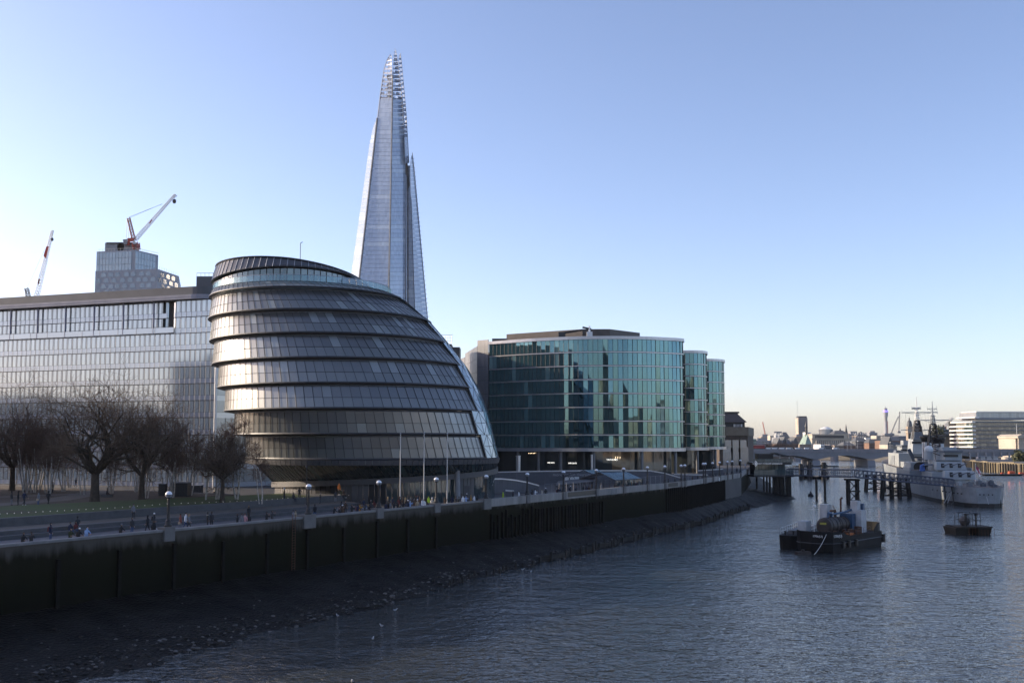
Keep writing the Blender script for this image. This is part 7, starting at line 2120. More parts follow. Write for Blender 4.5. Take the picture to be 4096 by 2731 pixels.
for i, (s, d, w, h, m_) in enumerate(((-260, -300, 70, 30, M_buff), (-150, -330, 60, 24, M_cream), (-60, -310, 50, 16, M_buff), (30, -330, 80, 34, M_gran), (140, -340, 70, 28, M_cream), (250, -350, 80, 40, M_fgrey), (-330, 30, 90, 26, M_fbrick), (-230, 40, 70, 22, M_buff), (-70, 215, 150, 26, M_fbrick), (2, 112, 64, 36, M_buff))):  # last block is out of view, added to keep low sun off the park
    c = W(s, d)
    t = thing('bank_building', (c.x, c.y, 5), ['broad buff stone hotel', 'cream stone wharf block', 'old buff curtain wall and keep', 'granite-faced office palace', 'cream riverside office', 'tall grey glass office', 'brick warehouse flats', 'buff brick wharf', 'long brick warehouse', 'tall park-shading buff flats block'][i] + ' added outside the frame, seen at most as a reflection', 'building')
    rz = math.atan2(TG.y, TG.x)
    MB().box((c.x, c.y, 5 + h / 2), (w, 30, h), rz).build('wall', m_, t)
    for r in range(int(h / 6)):
        for k in range(9):
            q = c + TG * (w * (k - 4) / 9.5) + NM * 15.05
            MB().box((q.x, q.y, 9 + r * 5.6), (3, .4, 3.2), rz).build('window', M_dkmetal, t)
    MB().box((c.x, c.y, 5 + h + 1.5), (w * .7, 18, 3), rz).build('roof_plant', M_slate2, t)
hid = thing('shading_office_block', (-47, 285, 8), 'unseen grey office block added behind the egg-shaped office to shade the river raft', 'office building')
MB().box((-42, 273, 28), (40, 74, 40)).build('block', M_panel, hid)  # unseen block, added and sized to keep the sun off the raft
# ------------------------------------------------------------------ lamps along the wall
ORD = ['first', 'second', 'third', 'fourth', 'fifth', 'sixth', 'seventh', 'eighth', 'ninth', 'tenth', 'eleventh', 'twelfth', 'thirteenth', 'fourteenth', 'fifteenth', 'sixteenth', 'seventeenth', 'eighteenth', 'nineteenth', 'twentieth', 'twenty-first', 'twenty-second', 'twenty-third', 'twenty-fourth', 'twenty-fifth', 'twenty-sixth', 'twenty-seventh', 'twenty-eighth', 'twenty-ninth', 'thirtieth']
M_globe = pm('globe_white', (.80, .81, .84), .25, var=.03, coat=.3)
M_globeg, _n, _l, _b = nmat('globe_glass')
_b.inputs['Base Color'].default_value = (.28, .28, .30, 1); _b.inputs['Roughness'].default_value = .06; _b.inputs['IOR'].default_value = 1.6
lamp0 = thing('globe_lamp', (0, 0, 0), 'tmp lamp label here now', 'street lamp', 'globe lamps along the river wall')
mb = MB(); mb.lathe([(.42, 0), (.42, .18), (.30, .25), (.26, .55), (.30, .6), (.17, .75), (.15, .8)], (0, 0, 0), 12); mb.build('lamp_base', M_black, lamp0, local=True)
mb = MB(); mb.lathe([(.15, .8), (.13, 1.5), (.15, 1.55), (.11, 1.62), (.09, 2.72), (.14, 2.78), (.10, 2.86)], (0, 0, 0), 12)
for i in range(6): a = i * PI / 3; mb.tube((.14 * math.cos(a), .14 * math.sin(a), .8), (.10 * math.cos(a), .10 * math.sin(a), 2.7), .025, .02, 4)
mb.build('lamp_post', M_black, lamp0, local=True)
mb = MB(); mb.lathe([(.09, 2.86), (.2, 2.93), (.22, 2.98)], (0, 0, 0), 12)
for i in range(4): a = i * PI / 2 + .4; mb.path([V(.2 * math.cos(a), .2 * math.sin(a), 2.95), V(.34 * math.cos(a), .34 * math.sin(a), 3.06), V(.37 * math.cos(a), .37 * math.sin(a), 3.26)], .02, 4)
mb.lathe([(.375, 3.24), (.385, 3.27), (.375, 3.30)], (0, 0, 0), 20); mb.build('lamp_bracket', M_black, lamp0, local=True)
R = .36
MB().lathe([(max(.001, R * math.cos(t)), 3.28 + R * math.sin(t)) for t in [-PI / 2 + PI / 2 * i / 7 for i in range(8)]], (0, 0, 0), 20).build('globe_lower_glass', M_globeg, lamp0, local=True, smooth=True)
MB().lathe([(max(.001, R * 1.01 * math.cos(t)), 3.285 + R * 1.01 * math.sin(t)) for t in [PI / 2 * i / 7 for i in range(8)]], (0, 0, 0), 20).build('globe_cap', M_globe, lamp0, local=True, smooth=True)
MB().lathe([(.05, 3.66), (.04, 3.74), (.001, 3.8)], (0, 0, 0), 8).build('finial', M_black, lamp0, local=True)
for i, px in enumerate(LAMPS):
    s = s_for_px(px, .25, 9.2); p, n, t = wl_at(s)
    o = lamp0 if i == 0 else copy_tree(lamp0)
    o.location = (p.x + n.x * .25, p.y + n.y * .25, 9.23)
    extra = {0: 'nearest the big plane tree', 1: 'on a broad stone pier before the lawn', 4: 'on a broad pier at the egg-shaped office'}.get(i, '')
    o['label'] = ('%s globe lamp along the river wall %s' % (ORD[i], extra)).strip() if extra else 'black globe lamp on the river wall, %s counted from the near end' % ORD[i]
# ------------------------------------------------------------------ bare trees
M_bark = pm('plane_bark', (.050, .038, .028), .9, var=.4, scale=2)
M_twig = pm('bare_twig', (.10, .068, .046), .9, var=.3, scale=.5)
M_birch = pm('birch_bark', (.34, .31, .27), .8, var=.45, scale=3)
M_btwig = pm('birch_twig', (.10, .06, .042), .9, var=.3, scale=.5)
def grow(trunk, crown, p, d, L, r, lev, maxlev, rg, spread=.6, up=.15, kids=3, tl=1):
    nseg = 4 if lev < 2 else 3
    q = Vector(p); dd = Vector(d).normalized()
    for i in range(nseg):
        w = .16 + .05 * lev
        dd = (dd + V(rg.gauss(0, w), rg.gauss(0, w), rg.gauss(0, w * .7) + up * (.5 if lev else .2))).normalized()
        e = q + dd * (L / nseg)
        r1 = r * (1 - .30 * (i + 1) / nseg)
        r0 = r * (1 - .30 * i / nseg)
        (trunk if lev <= tl else crown).tube(q, e, r0, r1, 7 if lev == 0 else (5 if lev <= 1 else 3), caps=False)
        q = e
        if lev < maxlev and (i >= 1 or lev > 0):
            for k in range((kids if i == nseg - 1 else max(1, kids - 1)) + (lev == maxlev - 1 and i == 1)):
                a = rg.random() * 2 * PI
                side = dd.orthogonal().normalized(); side = Matrix.Rotation(a, 3, dd) @ side
                nd = (dd * (1 - spread * .5) + side * spread * rg.uniform(.7, 1.3)).normalized()
                grow(trunk, crown, q, nd, L * rg.uniform(.62, .82), max(.017, r1 * rg.uniform(.48, .66)), lev + 1, maxlev, rg, spread, up, kids, tl)
def plane_tree(px, py, z, H, lab, seed, trunk_h=.2, r=.55, spread=.62, kids=2, maxlev=5, lean=(0, 0), squeeze=1.0):
    b = G(px, py, z)
    t = thing('plane_tree', b, lab, 'tree')
    rg = random.Random(seed); T, C = MB(), MB()
    p = V(0, 0, -.3); h = H * trunk_h
    top = V(lean[0], lean[1], h)
    T.tube(p, V(0, 0, .4), r * 1.5, r * 1.1, 9, caps=False).tube(V(0, 0, .4), top * .55, r * 1.1, r * .92, 9, caps=False).tube(top * .55, top, r * .92, r * .85, 9, caps=False)
    n = 5
    for i in range(n):
        a = 2 * PI * i / n + rg.uniform(-.3, .3)
        d = V(math.cos(a) * squeeze, math.sin(a) * squeeze, rg.uniform(.7, 1.6))
        grow(T, C, top, d, H * rg.uniform(.27, .34), r * rg.uniform(.42, .6), 1, maxlev, rg, spread, .14, kids, 2)
    grow(T, C, top, V(.1, .1, 1), H * .34, r * .62, 1, maxlev, rg, spread, .14, kids, 2)
    zm = max(v[2] for v in C.v); k = H / zm
    for M_ in (T, C): M_.v = [(x * (.55 + .45 * k), y * (.55 + .45 * k), (zz * k if zz > 0 else zz)) for x, y, zz in M_.v]
    T.build('trunk', M_bark, t, local=True); C.build('crown', M_twig, t, local=True)
    return t
plane_tree(378, 2011, 9.7, 20.0, 'largest bare plane tree with wide dark crown on the lawn', 5, .20, .60, .74)
plane_tree(566, 2001, 9.8, 17.5, 'bare plane tree second in size beside the largest one', 8, .2, .42, .7)
plane_tree(889, 2004, 9.7, 10.2, 'small pruned plane tree with stubby dark limbs near the egg-shaped office', 12, .34, .32, maxlev=4, kids=3)
plane_tree(48, 1962, 9.9, 21, 'bare plane tree cut by the edge of the view behind the birches', 21, .2, .45, .7)
def birch_mesh(seed, H, stems):
    rg = random.Random(seed); T, C = MB(), MB()
    for sidx in range(stems):
        a = 2 * PI * sidx / stems + rg.random()
        q = V(.25 * math.cos(a), .25 * math.sin(a), -.2); d = V(math.cos(a) * .16, math.sin(a) * .16, 1).normalized()
        r = .12 * rg.uniform(.8, 1.15); n = 9; h = H * rg.uniform(.8, 1)
        for i in range(n):
            d = (d + V(rg.gauss(0, .05), rg.gauss(0, .05), .04)).normalized()
            e = q + d * h / n; r1 = r * (1 - .09)
            (T if i < 6 else C).tube(q, e, r, r1, 6 if i < 6 else 4, caps=False)
            q = e; r = r1
            if i >= 2:
                for k in range(2):
                    b = rg.random() * 2 * PI
                    nd = V(math.cos(b) * .55, math.sin(b) * .55, .9).normalized()
                    grow(C, C, q, nd, h * .22 * (1 - i / (n * 1.6)), r * .38, 3, 5, rg, .42, .10, 3 if i % 2 else 2, 0)
    return T.mesh('birch_trunk_mesh', M_birch), C.mesh('birch_crown_mesh', M_btwig)
BIR = [birch_mesh(31, 11, 3), birch_mesh(47, 10, 4), birch_mesh(53, 9.5, 2), birch_mesh(67, 11, 3)]
def c8p(x, y): return x * .478, 1450 + y * .478
bspots = [(*c8p(110, 1045), 9.95), (*c8p(280, 1085), 9.95), (*c8p(320, 1060), 9.95), (*c8p(395, 1085), 9.95), (*c8p(535, 1075), 9.95), (*c8p(585, 1035), 9.95), (*c8p(690, 1105), 9.95), (*c8p(935, 1095), 9.95), (*c8p(1220, 1130), 9.95), (*c8p(1390, 1110), 9.95), (*c8p(1440, 1125), 9.95), (*c8p(1490, 1090), 9.95), (*c8p(1590, 1110), 9.95), (*c8p(1725, 1135), 9.95), (*c8p(1815, 1130), 9.95), (*c8p(1985, 1130), 9.95), (1042, 2010, 9.9)]
for i, (x, y, z) in enumerate(bspots):
    t = thing('birch_tree', G(x, y, z), ('white-stemmed bare birch, %s of the front grove counted from the view edge' % ORD[i]) if i < 16 else 'two-stemmed white birch standing alone on the lawn before the egg-shaped office', 'tree', 'bare birches in the park')
    v = 2 if i in (13, 16, 6) else rng.choice([0, 1, 3])
    k = rng.uniform(.85, 1.08) * (.82 if i in (16,) else 1)
    t.rotation_euler = (0, 0, rng.random() * 6.3); t.scale = (k, k, k)
    link('trunk', BIR[v][0], t); link('crown', BIR[v][1], t)
for i in range(30):
    s, d = -48 + i * 3.5 + rng.uniform(-2, 2), rng.uniform(62, 88)
    if s > 40: d -= 12
    p = W(s, d, 9.9)
    t = thing('birch_tree', p, 'bare birch in the dense back grove under the long office, %s from the near end' % ORD[i], 'tree', 'bare birches in the grove behind')
    k = rng.uniform(.85, 1.15); t.rotation_euler = (0, 0, rng.random() * 6.3); t.scale = (k, k, k)
    v = rng.choice([0, 1, 3]); link('trunk', BIR[v][0], t); link('crown', BIR[v][1], t)
# ------------------------------------------------------------------ flagpoles, string of lights, park pieces
for px, y0, y1, lab in ((1600, 1737, 2012, 'pale flagpole nearest the bare trees before the egg-shaped office'), (1695, 1733, 2014, 'middle one of the three tall pale flagpoles'), (1788, 1735, 2012, 'pale flagpole next to the fourth globe lamp')):
    q = P(px, y1, 151); q.z = 8; tp = P(px, y0, q.y)
    t = thing('flagpole', q, lab, 'flagpole', 'flagpoles before the egg-shaped office')
    MB().tube((q.x, q.y, 8), (q.x, q.y, tp.z), .085, .055, 8).build('pole', M_cranewhite, t); MB().ball((q.x, q.y, tp.z + .1), .12, 8).build('finial', M_steel, t); MB().tube((q.x, q.y, 8), (q.x, q.y, 8.3), .22, .18, 8).build('foot', M_dkmetal, t)
q = P(1227, 1985, 146); tp = P(1227, 1866, 146)
t = thing('lighting_mast', (q.x, q.y, 8), 'thin dark mast with small lamp head behind the second globe lamp', 'mast')
MB().tube((q.x, q.y, 8), tp, .08, .06, 6).build('pole', M_dkmetal, t); MB().box(tp, (.3, .3, .35)).build('lamp_head', M_dkmetal, t)
fs = thing('festoon_lights', W(0, 22, 10), 'long low string of small white lights along the lawn edge', 'string lights')
pts = [(0, 2054), (430, 2032), (669, 2014), (1004, 2002), (1152, 1991), (1337, 1983), (1531, 1973), (1855, 1944)]
M_bulb = em('festoon_bulb', (1, .90, .80), .2)
cab = []
bulb_me = MB().ball((0, 0, 0), .045, 8).mesh('bulb', M_bulb)
k = 0
for (x0, y0), (x1, y1) in zip(pts[:-1], pts[1:]):
    n = max(2, int((x1 - x0) / (27 if x0 < 1000 else 19)))
    for i in range(n):
        x, y = x0 + (x1 - x0) * i / n, y0 + (y1 - y0) * i / n
        s = s_for_px(x, 22, 10.5); p = W(s, 22); q = P(x, y, p.y)
        cab.append(q + V(0, 0, .12)); o = link('bulb', bulb_me, fs); o.location = q - wloc(fs)
MB().path(cab, .018, 3).build('cable', M_black, fs)
for i in range(0, len(cab), 9): MB().tube((cab[i].x, cab[i].y, 8), cab[i], .04, .03, 5).build('stake', M_dkmetal, fs)
for x, y, w, h, lab, nm, cat in ((1515, 1115, 2.4, 1.9, 'larger dark planter box among the birches on the plaza', 'planter_box', 'planter'), (1640, 1110, 2.1, 1.8, 'smaller dark planter box next to the birch stems on the plaza', 'planter_box', 'planter'), (1360, 1112, 1.0, 1.7, 'dark upright litter bin under the birches', 'litter_bin', 'bin'), (1950, 1060, 3.0, .9, 'dark backless bench on the plaza beyond the birches', 'bench', 'bench')):
    q = G(*c8p(x, y), 9.95 if x < 1600 else 8.05)
    t = thing(nm, q, lab, cat)
    if nm == 'bench':
        MB().box((q.x, q.y, q.z + .45), (w, .5, .1)).build('seat', M_timber, t)
        for dx in (-1, 1): MB().box((q.x + dx, q.y, q.z + .2), (.15, .45, .4)).build('leg', M_dkmetal, t)
    else:
        MB().box((q.x, q.y, q.z + h / 2), (w, w * .8, h)).build('body', M_dkmetal, t); MB().box((q.x, q.y, q.z + h + .05), (w + .12, w * .8 + .12, .1)).build('rim', M_shipd, t)
        for dx in (-.3, 0, .3): MB().box((q.x + dx * w, q.y - w * .4 - .01, q.z + h / 2), (.06, .05, h * .9)).build('batten', M_black, t)
# ------------------------------------------------------------------ sunken theatre walls, marquee, railings
M_scoop = pm('scoop_wall', (.085, .09, .105), .6, var=.2, scale=.4)
M_sedge = pm('scoop_coping', (.55, .56, .58), .3, metal=.4, var=.08, scale=2)
def scoop(lab, pts, zb, th=.6):
    """pts: (px, py, Y) of the coping"""
    Q = [P(x, y, Y) for x, y, Y in pts]
    t = thing('scoop_wall', V(Q[0].x, Q[0].y, zb), lab, 'wall', 'curved dark walls of the sunken theatre')
    n = len(Q)
    R_ = []
    for i in range(n - 1):
        for k in range(5): R_.append(Q[i].lerp(Q[i + 1], k / 5))
    R_.append(Q[-1])
    for i in range(0, len(R_) - 1, 1):
        a, b = R_[i], R_[i + 1]; d = (b - a); d.z = 0; d.normalize(); o = V(-d.y, d.x, 0) * th
        o = -o if o.y < 0 else o
        g = d * .01
        MB().hexa([V(a.x, a.y, zb) + g, V(b.x, b.y, zb) - g, V(b.x, b.y, zb) + o - g, V(a.x, a.y, zb) + o + g], [a - V(0, 0, .25) + g, b - V(0, 0, .25) - g, b + o - V(0, 0, .25) - g, a + o - V(0, 0, .25) + g]).build('wall_panel', M_scoop, t)
    mb = MB()
    for a, b in zip(R_[:-1], R_[1:]):
        d = (b - a); d.z = 0; d.normalize(); o = V(-d.y, d.x, 0) * (th + .15)
        o = -o if o.y < 0 else o
        mb.hexa([a - o * .15 - V(0, 0, .24), b - o * .15 - V(0, 0, .24), b + o - V(0, 0, .24), a + o - V(0, 0, .24)], [a - o * .15, b - o * .15, b + o, a + o])
    mb.build('coping', M_sedge, t)
    return t, R_
sw1, R1 = scoop('longest dark curved wall with bright coping in front of the widest curved office', [(1938, 1887, 236), (2100, 1883, 236), (2300, 1880, 236), (2480, 1879, 237), (2600, 1880, 238), (2660, 1890, 238), (2725, 1909, 238)], 8)
scoop('lower curved dark wall sweeping down beside the egg-shaped office base', [(1952, 1912, 192), (2010, 1912, 194), (2060, 1917, 196), (2110, 1926, 198), (2156, 1939, 199)], 8)
scoop('short dark wall with bright coping between the globe lamps, beyond the longest wall', [(2698, 1894, 262), (2760, 1896, 262), (2830, 1897, 262)], 8)
scoop('farthest dark wall with bright coping near the narrowest curved office', [(2793, 1880, 300), (2840, 1877, 300), (2892, 1874, 300)], 8)
scoop('shortest low bright-edged wall by the gate railings', [(2022, 1958, 178), (2040, 1960, 178), (2056, 1961, 178)], 8)
a, b = P(2236, 1899, 234), P(2345, 1899, 234)
text_mesh('wall_lettering', 'more london riverside', 1.0, pm('lettering_grey', (.34, .35, .37), .5), sw1, (a + b) / 2 + V(0, 1.6, 0), V(1, 0, 0), V(0, 0, 1), .03)
for px, y0, y1 in ((2073, 1824, 1880), (2367, 1820, 1879)):
    q = P(px, y1, 244); tp = P(px, y0, 244)
    t = thing('light_column', (q.x, 244, 8), 'shining steel light column left of the shop signs' if px < 2200 else 'slimmer shining steel light column beside the middle shop sign', 'light column')
    t['label'] = 'thick shining steel light column nearer the egg-shaped office' if px < 2200 else 'slim shining steel light column in the middle of the shop fronts'
    r = .55 if px < 2200 else .22
    MB().tube((q.x, 244, 8), (q.x, 244, tp.z), r, r, 14).build('shaft', M_steel, t); MB().tube((q.x, 244, tp.z), (q.x, 244, tp.z + .15), r * 1.15, r * 1.15, 14).build('cap', M_alu, t)
    MB().tube((q.x, 244, 8), (q.x, 244, 8.5), r * 1.3, r * 1.3, 14).build('foot', M_dkmetal, t)
mq = thing('glass_marquee', P(2450, 1940, 205), 'glass-roofed marquee with grey pitched roof on the riverside terrace', 'marquee')
M_mroof = gm('marquee_roof_glass', (.12, .15, .18), (.2, .24, .28), .3, rough=.2, ior=1.8)
def m(x, y, Y): return P(1900 + x * .4677, 1780 + y * .4677, Y)
ra, rb2 = m(1062, 232, 206), m(1300, 226, 216)
ea, eb = m(1200, 300, 203), m(1432, 285, 213)
la, lb = m(895, 288, 208), m(1000, 262, 218)
for i in range(6):
    t0, t1 = i / 6 + .006, (i + 1) / 6 - .006
    MB().slab([ea.lerp(eb, t0), ea.lerp(eb, t1), ra.lerp(rb2, t1), ra.lerp(rb2, t0)], .08).build('roof_pane', M_mroof, mq)
    MB().slab([ra.lerp(rb2, t0), ra.lerp(rb2, t1), la.lerp(lb, t1), la.lerp(lb, t0)], .08).build('roof_pane', M_mroof, mq)
g0, g1, g2 = m(770, 262, 212), m(930, 216, 214), m(1040, 262, 213); h1 = m(1000, 215, 222)
for i in range(3):
    t0, t1 = i / 3 + .01, (i + 1) / 3 - .01
    d = V(3.5, 9, 0)
    MB().slab([g2 + d * t0, g2 + d * t1, g1 + d * t1, g1 + d * t0], .08).build('roof_pane', M_mroof, mq)
mb = MB()
for p, q in ((g0, g1), (g1, g2), (la, ra), (ra, ea), (lb, rb2), (rb2, eb), (ea, eb), (la, lb), (ra, rb2)): mb.tube(p, q, .09, .09, 5)
for p in (ea, eb, la, lb, g0, g2): mb.tube(p, V(p.x, p.y, 8), .09, .09, 5)
for i in range(1, 6): p = ea.lerp(eb, i / 6); mb.tube(p, V(p.x, p.y, 8), .06, .06, 4); p = ea.lerp(la, i / 6); mb.tube(p, V(p.x, p.y, 8), .05, .05, 4)
mb.build('frame', M_dkmetal, mq)
fq = [V(ea.x, ea.y, 8.1), V(eb.x, eb.y, 8.1), eb, ea]
for i in range(6):
    A_, B_ = fq[0].lerp(fq[1], i / 6 + .01), fq[0].lerp(fq[1], (i + 1) / 6 - .01); C_, D_ = fq[3].lerp(fq[2], (i + 1) / 6 - .01), fq[3].lerp(fq[2], i / 6 + .01)
    MB().slab([A_, B_, C_, D_], .05).build('side_pane', M_lowg, mq)
p0, p1 = m(768, 270, 211), m(890, 305, 211)
MB().slab([V(p0.x, p0.y, p1.z), V(p1.x, p0.y, p1.z), V(p1.x, p0.y, p0.z), V(p0.x, p0.y, p0.z)], .08).build('white_banner', M_white, mq)
for x in (786, 830):
    c = m(x, 292, 210.9); mb = MB()
    for k in range(12): a0, a1 = 2 * PI * k / 12, 2 * PI * (k + 1) / 12; mb.tube(c + V(.62 * math.cos(a0), -.06, .62 * math.sin(a0)), c + V(.62 * math.cos(a1), -.06, .62 * math.sin(a1)), .05, .05, 4)
    mb.build('banner_ring', M_dkmetal, mq)
aw = thing('scalloped_awning', m(830, 345, 206), 'long dark scalloped awning below the marquee', 'awning')
a, b = m(690, 345, 207), m(1015, 310, 204)
MB().slab([a, b, b + V(.6, 3, .8), a + V(.6, 3, .8)], .1).build('canopy', M_black, aw)
for i in range(14):
    p, q = a.lerp(b, i / 14), a.lerp(b, (i + 1) / 14)
    MB().slab([p.lerp(q, .5) - V(0, 0, .55), q, p][::1], .05).build('scallop', M_black, aw)
for t_ in (0, .35, .7, 1): p = a.lerp(b, t_); MB().tube((p.x, p.y + 2.5, 8), (p.x, p.y + 2.5, p.z + .6), .07, .07, 6).build('post', M_dkmetal, aw)
# terrace walls and railing panels around the marquee
tr = thing('terrace_railing', W(130, 9, 8), 'thin metal temporary fence panels along the riverside terrace', 'fence')
for i in range(26):
    s = 112 + i * 2.9; p, q = W(s, 8.5, 8.05), W(s + 2.75, 8.5, 8.05)
    mb = MB(); mb.tube(p, p + V(0, 0, 2.0), .03, .03, 4).tube(q, q + V(0, 0, 2.0), .03, .03, 4).tube(p + V(0, 0, 2.0), q + V(0, 0, 2.0), .025, .025, 4).tube(p + V(0, 0, .2), q + V(0, 0, .2), .025, .025, 4)
    for k in range(1, 12): e = p.lerp(q, k / 12); mb.tube(e + V(0, 0, .2), e + V(0, 0, 2.0), .009, .009, 3)
    mb.build('fence_panel', M_conc, tr)
rl = thing('quay_railing', W(135, .2, 9), 'dark metal railing replacing the stone parapet between the seventh and eighth lamps', 'railing')
for (xa, xb) in ((2270, 2380), (2672, 2710)):
    s0, s1 = s_for_px(xa), s_for_px(xb)
    n = max(2, int((s1 - s0) / 2))
    for i in range(n):
        (p, nn, tt), (q, n2, t2) = wl_at(s0 + (s1 - s0) * i / n), wl_at(s0 + (s1 - s0) * (i + 1) / n)
        p = p - nn * .12 + V(0, 0, 8.2); q = q - nn * .12 + V(0, 0, 8.2)
        MB().hexa([p, q, q + nn * .05, p + nn * .05], [p + V(0, 0, .85), q + V(0, 0, .85), q + nn * .05 + V(0, 0, .85), p + nn * .05 + V(0, 0, .85)]).build('railing_panel', M_black, rl)
# gulls
M_gull = pm('gull_white', (.5, .5, .51), .7, var=.08, scale=8); M_gullw = pm('gull_grey', (.3, .32, .35), .7)
def gull(p, lab, rz):
    t = thing('gull', p, lab, 'gull', 'gulls on the river')
    t.rotation_euler = (0, 0, rz)
    mb = MB()
    prof = [(-.2, .02, .10), (-.15, .06, .09), (-.02, .095, .09), (.10, .08, .11), (.16, .045, .17), (.19, .05, .23), (.25, .035, .24), (.30, .006, .23)]
    n = 8; rings = []
    for x, r, z in prof:
        rings.append([(x, r * math.cos(2 * PI * k / n), z + r * math.sin(2 * PI * k / n)) for k in range(n)])
    for a in rings: mb.v += a
    for j in range(len(rings) - 1):
        for k in range(n): mb.f.append((j * n + k, j * n + (k + 1) % n, (j + 1) * n + (k + 1) % n, (j + 1) * n + k)); mb.m.append(0)
    mb.build('body', M_gull, t, local=True, smooth=True)
    for sg in (-1, 1):
        MB().hexa([V(-.24, sg * .06, .10), V(.08, sg * .08, .08), V(.08, sg * .10, .10), V(-.24, sg * .07, .11)], [V(-.22, sg * .05, .17), V(.06, sg * .06, .18), V(.06, sg * .08, .17), V(-.22, sg * .06, .16)]).build('wing', M_gullw, t, local=True)
    MB().tube((.29, 0, .23), (.345, 0, .215), .014, .004, 5).build('beak', pm('gull_beak', (.5, .25, .03), .5), t, local=True)
def r4(x, y): return 1200 + x * .5952, 2000 + y * .5952
for i, ((x, y), lab) in enumerate((((252, 780), 'white gull floating closest to the stony shore edge'), ((640, 742), 'white gull on open water farther along from the shore one'), ((548, 848), 'white gull between the two that float nearer the bank'), ((490, 935), 'white gull nearest the viewer, head-on on dark water'), ((1497, 468), 'white gull by the end of the timber revetment'), ((1552, 484), 'tiny white gull just out from the timber revetment'), ((350, 1222), 'white gull half out of view at the lower edge'))):
    gull(G(*r4(x, y), 0.0), lab, rng.random() * 6.3)
for i, (x, y) in enumerate(((1472, 658), (1502, 656), (1556, 659), (1588, 654))):
    px, py = 1900 + x * .4677, 1780 + y * .4677
    gull(G(px, py, .75), 'white gull standing on the mud beside the water, %s of a line of four' % ORD[i], rng.random() * 6)
